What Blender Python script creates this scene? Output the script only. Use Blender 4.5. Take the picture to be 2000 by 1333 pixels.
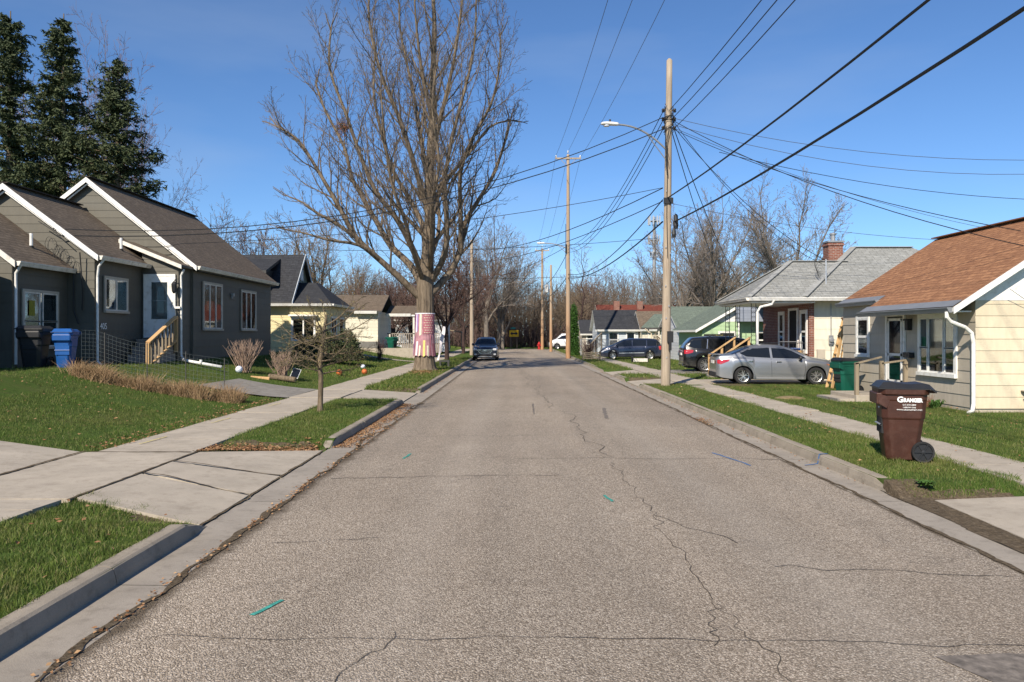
import bpy, math, random
import numpy as np
from mathutils import Vector, Matrix, noise as mnoise
R=math.radians
for o in list(bpy.data.objects): bpy.data.objects.remove(o)
S=bpy.context.scene; COL=S.collection
# ---------------------------------------------------------------- camera, sky, sun
F=1550.0; CH=1.9                     # focal length in photo pixels, eye height
cam=bpy.data.objects.new('camera',bpy.data.cameras.new('camera')); COL.objects.link(cam)
cam.data.sensor_width=36; cam.data.lens=F/2000*36
cam.location=(0,0,CH); cam.rotation_euler=(R(90),0,0)
cam.data.shift_x=-4/2000; cam.data.shift_y=-13.5/2000
cam.data.clip_start=.05; cam.data.clip_end=3000
S.camera=cam
SUN_TH=24; SUN_EL=37
w=bpy.data.worlds.new('World'); S.world=w; w.use_nodes=True
nt=w.node_tree; bg=nt.nodes['Background']; sky=nt.nodes.new('ShaderNodeTexSky')
sky.sky_type='NISHITA'; sky.sun_disc=False; sky.sun_elevation=R(SUN_EL); sky.sun_rotation=R(180+SUN_TH)
sky.air_density=.85; sky.dust_density=.15; sky.ozone_density=3.0; sky.altitude=200
tint=nt.nodes.new('ShaderNodeMix'); tint.data_type='RGBA'; tint.blend_type='MULTIPLY'; tint.inputs[0].default_value=1; tint.inputs[7].default_value=(.78,1.02,1.26,1)
nt.links.new(sky.outputs[0],tint.inputs[6]); 
tcw=nt.nodes.new('ShaderNodeTexCoord'); mpw=nt.nodes.new('ShaderNodeMapping'); mpw.inputs['Scale'].default_value=(1.2,1.2,5); mpw.inputs['Rotation'].default_value=(.1,.35,.4)
nzw=nt.nodes.new('ShaderNodeTexNoise'); nzw.inputs['Scale'].default_value=1.6; nzw.inputs['Detail'].default_value=5; nzw.inputs['Roughness'].default_value=.5
rmw=nt.nodes.new('ShaderNodeValToRGB'); rmw.color_ramp.elements[0].position=.5; rmw.color_ramp.elements[1].position=.85; rmw.color_ramp.elements[1].color=(.24,.24,.24,1)
cl=nt.nodes.new('ShaderNodeMix'); cl.data_type='RGBA'; cl.inputs[7].default_value=(5.2,6.0,7.0,1)      # thin high cirrus
nt.links.new(tcw.outputs['Generated'],mpw.inputs[0]); nt.links.new(mpw.outputs[0],nzw.inputs['Vector']); nt.links.new(nzw.outputs[0],rmw.inputs[0]); nt.links.new(rmw.outputs[0],cl.inputs[0]); nt.links.new(tint.outputs[2],cl.inputs[6])
nt.links.new(cl.outputs[2],bg.inputs[0]); bg.inputs[1].default_value=.082
sl=bpy.data.lights.new('sun','SUN'); sun=bpy.data.objects.new('sun',sl); COL.objects.link(sun)
sl.energy=5.0; sl.angle=R(.53); sl.color=(1,.90,.76)
th=R(SUN_TH); sd=Vector((math.sin(th)*math.cos(R(SUN_EL)),math.cos(th)*math.cos(R(SUN_EL)),-math.sin(R(SUN_EL))))
sun.rotation_euler=sd.to_track_quat('-Z','Y').to_euler(); sun.location=(-30,-40,50)
S.view_settings.view_transform='Standard'; S.view_settings.look='None'
S.view_settings.exposure=0.45; S.view_settings.gamma=1.0
rng=random.Random(7)
def at(px,py,d): return Vector(((px-1004)/F*d, d, CH-(py-653)/F*d))
# ---------------------------------------------------------------- mesh helpers
class MB:
    def __init__(s,M=None): s.v=[]; s.f=[]; s.m=[]; s.uv={}; s.M=M; s.mi=0
    def add(s,vs,fs,uvs=None):
        b=len(s.v)
        if s.M is not None: vs=[s.M@Vector(p) for p in vs]
        s.v.extend([tuple(p) for p in vs])
        for i,f in enumerate(fs):
            if uvs: s.uv[len(s.f)]=uvs[i]
            s.f.append([b+j for j in f]); s.m.append(s.mi)
        return s
    def quad(s,*p,uv=None): return s.add(p,[list(range(len(p)))],[uv] if uv else None)
    def box(s,x0,x1,y0,y1,z0,z1):
        v=[(x,y,z) for z in (z0,z1) for y in (y0,y1) for x in (x0,x1)]
        return s.add(v,[[0,2,3,1],[4,5,7,6],[0,1,5,4],[2,6,7,3],[0,4,6,2],[1,3,7,5]])
    def bar(s,a,b,w,h=None,up=(0,0,1)):
        h=h or w; a=Vector(a); b=Vector(b); d=(b-a).normalized(); u=Vector(up)
        if abs(d.dot(u))>.98: u=Vector((0,1,0))
        r=d.cross(u).normalized()*w/2; t=r.cross(d).normalized()*h/2
        v=[a-r-t,a+r-t,a+r+t,a-r+t,b-r-t,b+r-t,b+r+t,b-r+t]
        return s.add(v,[[0,3,2,1],[4,5,6,7],[0,1,5,4],[1,2,6,5],[2,3,7,6],[3,0,4,7]])
    def tube(s,pts,rad,n=6,cap=False):
        pts=[Vector(p) for p in pts]; k=len(pts)
        if not hasattr(rad,'__len__'): rad=[rad]*k
        v=[]; u=None
        for i,p in enumerate(pts):
            d=(pts[min(i+1,k-1)]-pts[max(i-1,0)])
            if d.length<1e-9: d=Vector((0,0,1))
            d.normalize()
            if u is None: u=d.orthogonal().normalized()
            else:
                u=u-d*u.dot(d)
                u=u.normalized() if u.length>1e-6 else d.orthogonal().normalized()
            q=d.cross(u); r=rad[i]
            for j in range(n):
                a=2*math.pi*j/n; v.append(p+(u*math.cos(a)+q*math.sin(a))*r)
        f=[[i*n+j,i*n+(j+1)%n,(i+1)*n+(j+1)%n,(i+1)*n+j] for i in range(k-1) for j in range(n)]
        if cap: f+= [list(range(n))[::-1],[(k-1)*n+j for j in range(n)]]
        return s.add(v,f)
    def lathe(s,prof,n=24,c=(0,0,0),axis='z',close=False):
        v=[];k=len(prof)
        for r,h in prof:
            for j in range(n):
                a=2*math.pi*j/n; x,y=r*math.cos(a),r*math.sin(a)
                p={'z':(x,y,h),'y':(x,h,y),'x':(h,x,y)}[axis]
                v.append((p[0]+c[0],p[1]+c[1],p[2]+c[2]))
        f=[[i*n+j,i*n+(j+1)%n,(i+1)*n+(j+1)%n,(i+1)*n+j] for i in range(k-1) for j in range(n)]
        return s.add(v,f)
    def prism(s,poly,z0,z1):
        n=len(poly); v=[(x,y,z0) for x,y in poly]+[(x,y,z1) for x,y in poly]
        return s.add(v,[list(range(n))[::-1],list(range(n,2*n))]+[[i,(i+1)%n,n+(i+1)%n,n+i] for i in range(n)])
    def build(s,name,mat,parent=None,smooth=False,label=None,kind=None,bevel=0):
        me=bpy.data.meshes.new(name); org=ORG.get(parent.name,Vector()) if parent else Vector()
        A=np.array(s.v,dtype=np.float64).reshape(-1,3)-np.array(org)
        lens=np.array([len(f) for f in s.f],dtype=np.int32)
        flat=np.fromiter((i for f in s.f for i in f),dtype=np.int32)
        me.vertices.add(len(A)); me.vertices.foreach_set('co',A.astype(np.float32).ravel())
        me.loops.add(len(flat)); me.loops.foreach_set('vertex_index',flat)
        me.polygons.add(len(lens)); me.polygons.foreach_set('loop_start',np.concatenate([[0],np.cumsum(lens)[:-1]]).astype(np.int32))
        me.polygons.foreach_set('material_index',np.array(s.m,dtype=np.int32))
        me.polygons.foreach_set('use_smooth',np.full(len(lens),smooth))
        for m in (mat if isinstance(mat,(list,tuple)) else [mat]): me.materials.append(m)
        me.update(calc_edges=True)
        if s.uv:
            u=me.uv_layers.new(name='uv').data
            for fi,uv in s.uv.items():
                st=me.polygons[fi].loop_start
                for k,c in enumerate(uv): u[st+k].uv=c
        me.validate()
        o=bpy.data.objects.new(name,me); COL.objects.link(o)
        if parent: o.parent=parent; ORG[o.name]=org
        if label: o['label']=label
        if kind: o['kind']=kind
        if bevel:
            b=o.modifiers.new('bevel','BEVEL'); b.width=bevel; b.segments=2; b.limit_method='ANGLE'
        return o
ORG={}
def thing(name,label,cat,loc=(0,0,0),rz=0,group=None,world=False):
    o=bpy.data.objects.new(name,None); COL.objects.link(o); o.location=loc; o.rotation_euler=(0,0,rz)
    o.empty_display_size=.2; o['label']=label; o['category']=cat
    if group: o['group']=group
    if world: ORG[o.name]=Vector(loc)       # parts are given in world coordinates
    return o
def tag(o,label,cat,group=None,kind=None):
    o['label']=label
    if cat: o['category']=cat
    if group: o['group']=group
    if kind: o['kind']=kind
    return o
def dup(o,parent=None,loc=None,rz=None,label=None,group=None,scale=None):
    kids=[c for c in o.children]
    c=o.copy(); COL.objects.link(c)
    if parent: c.parent=parent
    for k in kids: dup(k,c)
    if loc is not None: c.location=loc
    if rz is not None: c.rotation_euler=(0,0,rz)
    if scale is not None: c.scale=scale
    if label: c['label']=label
    if group: c['group']=group
    return c
def text(s,size,mat,parent,M,name='lettering',align='CENTER',depth=.002,sx=1,bold=0):
    cu=bpy.data.curves.new('txt','FONT'); cu.body=s; cu.size=size; cu.align_x=align; cu.align_y='CENTER'
    cu.extrude=depth; cu.offset=bold; cu.resolution_u=3
    t=bpy.data.objects.new('t',cu); COL.objects.link(t); bpy.context.view_layer.update()
    me=bpy.data.meshes.new_from_object(t); bpy.data.objects.remove(t)
    me.transform(Matrix.Diagonal((sx,1,1,1))); me.transform(M)
    me.materials.clear(); me.materials.append(mat); me.name=name
    o=bpy.data.objects.new(name,me); COL.objects.link(o); o.parent=parent
    if parent: ORG[o.name]=ORG.get(parent.name,Vector())
    return o
def wallM(x,y,z,face,rel=None):
    """local (u right, v up, n outward) -> world, for a wall seen from outside"""
    u,n={'-Y':((1,0,0),(0,-1,0)),'+X':((0,1,0),(1,0,0)),'-X':((0,-1,0),(-1,0,0)),'+Y':((-1,0,0),(0,1,0))}[face]
    m=Matrix.Identity(4)
    for i in range(3): m[i][0]=u[i]; m[i][1]=(0,0,1)[i]; m[i][2]=n[i]
    m[0][3],m[1][3],m[2][3]=x,y,z
    if rel is not None: m=Matrix.Translation(-Vector(rel))@m
    return m
# ---------------------------------------------------------------- materials
class NT:
    def __init__(s,name):
        s.mat=bpy.data.materials.new(name); s.mat.use_nodes=True; s.t=s.mat.node_tree
        s.b=s.t.nodes['Principled BSDF']; s.out=s.t.nodes['Material Output']
        tc=s.t.nodes.new('ShaderNodeTexCoord'); s.co=tc.outputs['Object']; s.uvo=tc.outputs['UV']
    def n(s,typ,ins=None,**kw):
        x=s.t.nodes.new('ShaderNode'+typ)
        for k,v in kw.items(): setattr(x,k,v)
        for k,v in (ins or {}).items():
            if hasattr(v,'is_output') or isinstance(v,bpy.types.NodeSocket): s.t.links.new(v,x.inputs[k])
            else: x.inputs[k].default_value=v
        return x
    def map(s,co,scale=(1,1,1),loc=(0,0,0),rot=(0,0,0)):
        return s.n('Mapping',{'Vector':co,'Scale':scale,'Location':loc,'Rotation':rot}).outputs[0]
    def noise(s,scale,detail=4,co=None,rough=.55,dist=0):
        return s.n('TexNoise',{'Vector':co or s.co,'Scale':scale,'Detail':detail,'Roughness':rough,'Distortion':dist}).outputs[0]
    def ramp(s,fac,stops,interp='LINEAR'):
        x=s.t.nodes.new('ShaderNodeValToRGB'); s.t.links.new(fac,x.inputs[0]); x.color_ramp.interpolation=interp
        e=x.color_ramp.elements
        while len(e)<len(stops): e.new(.5)
        for i,(p,c) in enumerate(stops):
            e[i].position=p; e[i].color=(c,c,c,1) if not hasattr(c,'__len__') else (*c,1)
        return x.outputs[0]
    def mix(s,fac,a,b,mode='MIX'):
        x=s.t.nodes.new('ShaderNodeMix'); x.data_type='RGBA'; x.blend_type=mode
        for sock,v in ((x.inputs[0],fac),(x.inputs[6],a),(x.inputs[7],b)):
            if isinstance(v,bpy.types.NodeSocket): s.t.links.new(v,sock)
            elif hasattr(v,'__len__'): sock.default_value=(*v,1)
            else: sock.default_value=v
        return x.outputs[2]
    def math(s,op,a,b=0,c=0):
        x=s.t.nodes.new('ShaderNodeMath'); x.operation=op
        for i,v in enumerate((a,b,c)):
            if isinstance(v,bpy.types.NodeSocket): s.t.links.new(v,x.inputs[i])
            else: x.inputs[i].default_value=v
        return x.outputs[0]
    def sep(s,co=None): return s.n('SeparateXYZ',{'Vector':co or s.co}).outputs
    def fin(s,col=None,rough=.8,bump=None,bs=.3,bd=.02,metal=0,spec=.5,coat=0):
        if col is not None:
            if isinstance(col,bpy.types.NodeSocket): s.t.links.new(col,s.b.inputs['Base Color'])
            else: s.b.inputs['Base Color'].default_value=(*col,1)
        if isinstance(rough,bpy.types.NodeSocket): s.t.links.new(rough,s.b.inputs['Roughness'])
        else: s.b.inputs['Roughness'].default_value=rough
        s.b.inputs['Metallic'].default_value=metal; s.b.inputs['Specular IOR Level'].default_value=spec
        s.b.inputs['Coat Weight'].default_value=coat; s.b.inputs['Coat Roughness'].default_value=.04
        if bump is not None:
            b=s.n('Bump',{'Height':bump,'Strength':bs,'Distance':bd}); s.t.links.new(b.outputs[0],s.b.inputs['Normal'])
        return s.mat
def cs(c,k): return tuple(min(1,x*k) for x in c)
def plain(name,c,rough=.6,var=.15,scale=3,fine=40,bs=.1,metal=0,spec=.4,coat=0,grime=None,bd=.01):
    m=NT(name); a=m.noise(scale,5); b=m.noise(fine,3)
    col=m.mix(m.ramp(a,[(.3,0),(.7,1)]),cs(c,1-var),cs(c,1+var*.6))
    col=m.mix(m.ramp(b,[(.35,.0),(.65,1)]),m.mix(1,col,cs((1,1,1),1-var*.5),'MULTIPLY'),col)
    if grime:
        col=m.mix(m.ramp(m.noise(scale*2.3,6),[(.5,0),(.72,.6)]),col,grime)
    return m.fin(col,rough,b,bs,bd,metal,spec,coat)
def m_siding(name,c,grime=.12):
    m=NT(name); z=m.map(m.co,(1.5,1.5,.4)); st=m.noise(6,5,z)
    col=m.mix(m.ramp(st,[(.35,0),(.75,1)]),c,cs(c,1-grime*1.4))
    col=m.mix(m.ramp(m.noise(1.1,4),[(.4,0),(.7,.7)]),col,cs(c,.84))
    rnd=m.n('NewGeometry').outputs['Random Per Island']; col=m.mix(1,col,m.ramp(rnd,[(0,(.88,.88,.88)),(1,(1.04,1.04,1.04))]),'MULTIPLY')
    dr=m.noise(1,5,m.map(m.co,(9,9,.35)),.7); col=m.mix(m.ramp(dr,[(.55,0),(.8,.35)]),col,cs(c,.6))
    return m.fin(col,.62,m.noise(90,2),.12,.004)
def m_shingle(name,c,c2,dark,streak=.25):
    m=NT(name)
    br=m.n('TexBrick',{'Vector':m.uvo,'Color1':(*c,1),'Color2':(*c2,1),'Mortar':(*dark,1),'Scale':1,'Mortar Size':.012,'Mortar Smooth':.4,'Brick Width':.31,'Row Height':.14,'Bias':0},offset=.37,offset_frequency=3)
    col=m.mix(m.ramp(m.noise(1.0,5,m.uvo),[(.35,0),(.7,streak)]),br.outputs[0],dark)
    col=m.mix(m.ramp(m.noise(140,2,m.uvo),[(.3,.0),(.8,.5)]),col,cs(c,1.25))
    gg=m.n('TexNoise',{'Vector':m.map(m.uvo,(5,14,1)),'Scale':1,'Detail':3}).outputs[0]
    col=m.mix(m.ramp(gg,[(.42,0),(.6,.45)]),col,cs(dark,1.2))
    frac=m.math('FRACT',m.math('DIVIDE',m.sep(m.uvo)[1],.14))
    h=m.math('ADD',m.math('MULTIPLY',frac,-1),m.math('MULTIPLY',br.outputs[1],-.5))
    return m.fin(col,.92,h,.7,.012,spec=.2)
def m_brick(name,c1=(.17,.055,.034),c2=(.25,.085,.052)):
    m=NT(name); co=m.sep(); v=m.n('CombineXYZ',{'X':m.math('ADD',co[0],co[1]),'Y':co[2]}).outputs[0]
    br=m.n('TexBrick',{'Vector':v,'Color1':(*c1,1),'Color2':(*c2,1),'Mortar':(.35,.31,.27,1),'Scale':1,'Mortar Size':.007,'Brick Width':.2,'Row Height':.07})
    col=m.mix(m.ramp(m.noise(3,4),[(.4,0),(.75,.5)]),br.outputs[0],cs(c1,.7))
    return m.fin(col,.85,m.math('MULTIPLY',br.outputs[1],-1),.6,.008)
def m_wood(name,c,c2,scale=1,knots=True):
    m=NT(name); z=m.map(m.co,(14*scale,14*scale,.5*scale)); g=m.noise(2,6,z)
    col=m.mix(m.ramp(g,[(.3,0),(.7,1)]),c2,c); col=m.mix(m.ramp(m.noise(.6,3),[(.35,0),(.7,.6)]),col,cs(c2,.9))
    cr=m.noise(6,3,m.map(m.co,(9*scale,9*scale,.22*scale)),.7)
    col=m.mix(m.ramp(cr,[(.62,0),(.7,.7)]),col,cs(c2,.35))
    return m.fin(col,.85,g,.5,.01,spec=.2)
def m_glass(name,tint=(.02,.025,.03),tr=.55):
    m=NT(name); t=m.t
    gl=m.n('BsdfGlossy',{'Color':(.9,.95,1,1),'Roughness':.03}); tp=m.n('BsdfTransparent',{'Color':(.55,.6,.62,1)})
    lw=m.n('LayerWeight',{'Blend':.35}).outputs[0]
    mx=m.n('MixShader',{0:m.math('ADD',m.math('MULTIPLY',lw,.7),.10),1:tp.outputs[0],2:gl.outputs[0]})
    t.links.new(mx.outputs[0],m.out.inputs[0]); return m.mat
def m_leafy(name,stops,scale=1.5):
    m=NT(name); g=m.n('NewGeometry').outputs
    r=g['Random Per Island']
    col=m.ramp(m.math('ADD',m.math('MULTIPLY',r,.6),m.math('MULTIPLY',m.noise(scale,3),.4)),stops)
    m.fin(col,.7,spec=.25)
    m.b.inputs['Subsurface Weight'].default_value=0
    return m.mat
def m_bark(name,c,c2,sc=1):
    m=NT(name); z=m.map(m.co,(9*sc,9*sc,1.4*sc)); g=m.noise(2.2,6,z,.65)
    col=m.mix(m.ramp(g,[(.36,0),(.62,1)]),c2,c); col=m.mix(m.ramp(m.noise(.9,4),[(.4,0),(.7,.5)]),col,cs(c,.75))
    return m.fin(col,.95,g,1,.06*sc,spec=.15)
MT={}
def mk(k,f,*a,**b): MT[k]=f(k,*a,**b); return MT[k]
mk('white_paint',plain,(.78,.77,.73),.5,.06,grime=(.55,.52,.45)); mk('white_trim',plain,(.80,.79,.75),.45,.08,grime=(.5,.46,.38))
mk('old_white_trim',plain,(.72,.68,.6),.6,.12,grime=(.3,.26,.2)); mk('tan_trim',plain,(.42,.38,.31),.6,.1)
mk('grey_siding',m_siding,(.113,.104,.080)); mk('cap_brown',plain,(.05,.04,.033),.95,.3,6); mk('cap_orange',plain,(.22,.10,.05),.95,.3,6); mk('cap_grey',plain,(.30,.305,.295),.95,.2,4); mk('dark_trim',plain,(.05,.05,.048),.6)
mk('brown_shingle',m_shingle,(.20,.155,.112),(.13,.10,.073),(.055,.044,.034))
mk('slate_shingle',m_shingle,(.052,.055,.062),(.032,.034,.04),(.018,.018,.02))
mk('orange_shingle',m_shingle,(.37,.19,.098),(.23,.11,.058),(.12,.055,.03),.15)
mk('grey_shingle',m_shingle,(.33,.335,.32),(.24,.245,.235),(.11,.11,.10),.35)
mk('green_shingle',m_shingle,(.19,.23,.185),(.13,.16,.13),(.06,.075,.06),.3)
mk('red_shingle',m_shingle,(.20,.06,.04),(.14,.04,.03),(.06,.02,.015))
mk('tan_siding',m_siding,(.50,.44,.35)); mk('cream_siding',m_siding,(.70,.60,.43)); mk('ivory_siding',m_siding,(.74,.69,.55))
mk('white_siding',m_siding,(.72,.73,.74)); mk('pale_siding',m_siding,(.56,.61,.65)); mk('green_siding',m_siding,(.42,.58,.34)); mk('yellow_siding',m_siding,(.74,.64,.36)); mk('blue_siding',m_siding,(.24,.27,.33))
mk('olive_siding',m_siding,(.20,.21,.15))
mk('brick',m_brick); mk('interior',plain,(.018,.018,.02),.9,.3); mk('curtain',plain,(.42,.40,.36),.9,.35,6); mk('blind',plain,(.6,.55,.42),.8,.1)
mk('glass',m_glass); mk('foundation',plain,(.20,.19,.175),.9,.3,2,grime=(.08,.07,.06))
mk('iron',plain,(.02,.02,.022),.5,.2); mk('metal_grey',plain,(.35,.36,.37),.45,.12,metal=.5); mk('gutter_grey',plain,(.24,.25,.26),.5,.12,metal=.2)
mk('galv',plain,(.55,.56,.57),.4,.1,metal=.7); mk('rust',plain,(.22,.1,.05),.9,.4)
mk('pole_wood',m_wood,(.50,.42,.32),(.27,.21,.155)); mk('pole_orange',m_wood,(.44,.32,.21),(.30,.2,.13)); mk('new_wood',m_wood,(.66,.44,.22),(.45,.28,.13)); mk('old_wood',m_wood,(.34,.28,.2),(.2,.16,.11)); mk('deck_wood',m_wood,(.38,.33,.28),(.22,.19,.16))
mk('cable',plain,(.012,.012,.013),.6,.1); mk('wire_pale',plain,(.10,.10,.11),.5,.1,metal=.3)
mk('rubber',plain,(.022,.022,.023),.8,.3); mk('black_plastic',plain,(.02,.021,.024),.45,.2)
mk('brown_plastic',plain,(.058,.021,.013),.5,.22,4,bs=.15,grime=(.085,.042,.03)); mk('green_plastic',plain,(.004,.085,.055),.45,.15); mk('blue_plastic',plain,(.012,.085,.30),.4,.12)
mk('ink_white',plain,(.85,.85,.83),.6,.04); mk('galv_post',plain,(.3,.33,.32),.5,.1,metal=.4)
# ---------------------------------------------------------------- ground, road, pavements
XL,XR=-2.59,4.05            # asphalt edges
def sstep(a,b,x):
    t=max(0,min(1,(x-a)/(b-a))); return t*t*(3-2*t)
DRV=[('L',7.8,13.0,-12,-3.02),('L',21.9,25.4,-12.5,-3.02),('R',-4,9.05,4.42,30),('R',28.6,31.6,4.42,13),('R',35.8,39.2,4.42,14)]
def gz(x,y,raw=False):
    if x<-6.2:
        d=-6.2-x; t=min(d,4.8); rise=.87*(t/4.8)**1.5
        A=1-.15*sstep(26,42,y)
        z=.13+rise*A
    else: z=.13
    if x>4.5: z=.13-.06*sstep(40,60,y)
    if abs(x)>7: z+=.05*mnoise.noise(Vector((x*.15,y*.15,0)))*min(1,(abs(x)-7)/4)
    return z
def ground_z(x,y):
    if -3.04<x<4.46 and y<97: return -.1
    if 95.9<y<104.1: return -.1
    z=gz(x,y)
    for s,y0,y1,x0,x1 in DRV:
        k=min(1,max(0,min(y-y0,y1-y)/.45+1))*(1 if x0<=x<=x1 else 0)
        if k>0:
            if s=='L': t=.135-.125*sstep(-4.7,-3.1,x) if x>-4.7 else gz(x,y)+.0
            else: t=(.02+.11*sstep(4.6,6.6 if y0<9 else 5.9,x))
            z=z*(1-k)+(t-.04)*k
    return z
xs=sorted(set([-900,-400,-200,-100,-60,-40,-30,-25,-20,-17]+[round(-16+.5*i,2) for i in range(20)]+[-6.4,-6.2,-6,-5.5,-5,-4.8,-4.5,-4,-3.5,-3.9,-3.6,-3.3,-3.17,-3.04,-3.03,-2.5,0,2.5,4,4.45,4.47,4.58,4.8,5,5.25,5.5,6,6.5,7,7.5,8,9,10,11,12,13,13.05,14,14.05,16,18,20,25,30,40,60,100,200,400,900]))
ys=sorted(set([-60,-30,-15]+[round(-5+.75*i,2) for i in range(60)]+[42,44,46,48,50,55,60,65,70,75,80,85,90,95.8,95.95,104.05,104.2,110,120,150,200,300,500,900,1500]
  +[v for s,a,b,c,d in DRV for v in (a-.45,a-.3,a-.15,a,b,b+.15,b+.3,b+.45)]))
m=MB(); 
for y in ys:
    for x in xs: m.v.append((x,y,ground_z(x,y)))
nx=len(xs)
m.f=[[j*nx+i,j*nx+i+1,(j+1)*nx+i+1,(j+1)*nx+i] for j in range(len(ys)-1) for i in range(nx-1)]; m.m=[0]*len(m.f)
def m_lawn():
    n=NT('lawn_soil'); a=n.noise(.55,5); b=n.noise(9,5,rough=.7); c=n.noise(70,3,rough=.7)
    col=n.mix(n.ramp(b,[(.3,0),(.7,1)]),(.040,.070,.014),(.075,.13,.022))
    col=n.mix(n.ramp(c,[(.4,0),(.7,.7)]),col,(.11,.15,.04))
    col=n.mix(n.ramp(a,[(.52,0),(.72,.65)]),col,(.13,.12,.045))
    col=n.mix(n.ramp(n.noise(2.2,6,rough=.75),[(.6,0),(.72,.6)]),col,(.14,.095,.055))
    return n.fin(col,.95,c,.8,.04,spec=.1)
MT['lawn']=m_lawn(); m.build('ground',MT['lawn'],kind='structure')
# asphalt with exposed aggregate, dirt at its edges
def m_asphalt():
    n=NT('worn_asphalt'); s=n.sep()
    vo=n.n('TexVoronoi',{'Vector':n.co,'Scale':92,'Randomness':1}).outputs; r=n.sep(vo['Color'])[0]
    col=n.ramp(r,[(0,(.19,.152,.112)),(.3,(.345,.285,.218)),(.6,(.48,.405,.32)),(.85,(.62,.53,.43)),(1,(.80,.71,.59))])
    f=n.ramp(vo['Distance'],[(.25,0),(.75,1)])
    col=n.mix(n.math('MULTIPLY',f,.62),col,(.15,.125,.098))
    v2=n.n('TexVoronoi',{'Vector':n.co,'Scale':40,'Randomness':1}).outputs
    col=n.mix(n.ramp(v2['Distance'],[(.1,.5),(.32,0)]),col,n.mix(n.sep(v2['Color'])[0],(.16,.14,.12),(.62,.58,.5)))
    big=n.noise(.35,5); col=n.mix(1,col,n.ramp(big,[(.3,(.86,.85,.84)),(.7,(1.0,1.0,1.0))]),'MULTIPLY')
    wl=n.noise(1,3,n.map(n.co,(1.1,.05,1))); col=n.mix(1,col,n.ramp(wl,[(.35,(.86,.86,.86)),(.65,(1.04,1.03,1.02))]),'MULTIPLY')
    mid=n.noise(2.6,6,rough=.7); col=n.mix(n.ramp(mid,[(.55,0),(.8,.45)]),col,(.15,.125,.1))
    st=n.noise(1.1,6,n.map(n.co,(1,.45,1)),.75); col=n.mix(n.ramp(st,[(.63,0),(.70,.3)]),col,(.12,.1,.085))
    tr=n.noise(.5,3); lt=n.ramp(n.math('ABSOLUTE',n.math('SUBTRACT',n.math('ABSOLUTE',n.math('SUBTRACT',s[0],.75)),1.55)),[(.0,.12),(.5,0)]); col=n.mix(lt,col,(.5,.46,.4))
    wc=n.n('VectorMath',{0:n.co,1:n.n('TexNoise',{'Vector':n.co,'Scale':1.7,'Detail':5}).outputs[1]},operation='ADD').outputs[0]
    vc=n.t.nodes.new('ShaderNodeTexVoronoi'); vc.feature='DISTANCE_TO_EDGE'; vc.inputs['Scale'].default_value=.85; n.t.links.new(wc,vc.inputs['Vector'])
    hair=n.ramp(vc.outputs['Distance'],[(.0,1),(.006,0)]); msk=n.ramp(n.noise(.45,3),[(.47,0),(.6,1)])
    col=n.mix(n.math('MULTIPLY',n.math('MULTIPLY',hair,msk),.6),col,(.10,.085,.068))
    wt=n.noise(.22,4,n.map(n.co,(1,.35,1))); col=n.mix(1,col,n.ramp(wt,[(.3,(.84,.83,.82)),(.5,(1,1,1)),(.72,(1.12,1.11,1.09))]),'MULTIPLY')
    # lip dirt
    e=n.math('MINIMUM',n.math('SUBTRACT',s[0],XL),n.math('MULTIPLY',n.math('SUBTRACT',XR,s[0]),2.6))
    e=n.math('ADD',e,n.math('MULTIPLY',n.math('SUBTRACT',n.noise(1.6,6,rough=.7),.5),-.42))
    col=n.mix(n.ramp(e,[(.04,.9),(.16,.0)]),col,n.mix(n.noise(30,4),(.05,.036,.022),(.13,.10,.065)))
    h=n.math('SUBTRACT',n.math('MULTIPLY',f,-1),0)
    return n.fin(col,.9,h,.85,.006,spec=.25)
MT['asphalt']=m_asphalt()
m=MB(); yy=[-8]+[i*1.0 for i in range(-4,98)]
xx=[XL,-1.5,0,.73,1.5,3,XR]; b=len(m.v)
for y in yy:
    for x in xx: m.v.append((x,y,.0+.03*math.sin((x-XL)/(XR-XL)*math.pi)))
m.f=[[j*7+i,j*7+i+1,(j+1)*7+i+1,(j+1)*7+i] for j in range(len(yy)-1) for i in range(6)]; m.m=[0]*len(m.f)
m.quad((-80,97,0),(90,97,0),(90,103,0),(-80,103,0))
ROADZ=lambda x:.03*math.sin((x-XL)/(XR-XL)*math.pi)
m.build('road',MT['asphalt'],kind='structure')
def m_conc(name,c=(.43,.375,.30),stain=(.22,.19,.15),k=.5,wear=True):
    n=NT(name); col=n.mix(n.ramp(n.noise(1.3,6,rough=.65),[(.35,0),(.7,1)]),cs(c,.82),cs(c,1.08))
    col=n.mix(n.ramp(n.noise(5,6,rough=.75),[(.5,0),(.75,k)]),col,stain)
    col=n.mix(n.ramp(n.noise(160,3,rough=.8),[(.35,.35),(.6,0)]),col,cs(c,.5))
    col=n.mix(n.ramp(n.noise(210,2),[(.6,0),(.75,.5)]),col,cs(c,1.5))
    return n.fin(col,.88,n.noise(120,4),.5,.006,spec=.25)
MT['concrete']=m_conc('concrete',(.44,.385,.31),(.2,.165,.125),.65); MT['kerb']=m_conc('kerb_concrete',(.33,.285,.225),(.12,.1,.075),.8); MT['gutter']=m_conc('gutter_concrete',(.34,.30,.25),(.14,.12,.095),.75)
MT['gravel']=m_conc('gravel',(.27,.25,.22),(.10,.085,.065),.9)
def m_dirt():
    n=NT('dirt'); c=n.noise(25,6,rough=.8); return n.fin(n.ramp(c,[(.3,(.05,.036,.022)),(.5,(.115,.088,.058)),(.7,(.22,.175,.12))]),.95,c,1,.02,spec=.1)
MT['dirt']=m_dirt(); MT['crack']=plain('crack_dark',(.075,.062,.05),.95,.3)
def wob(y,s=0,a=.02,f=1.3): return a*mnoise.noise(Vector((s*7.3,y*f,s)))
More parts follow.
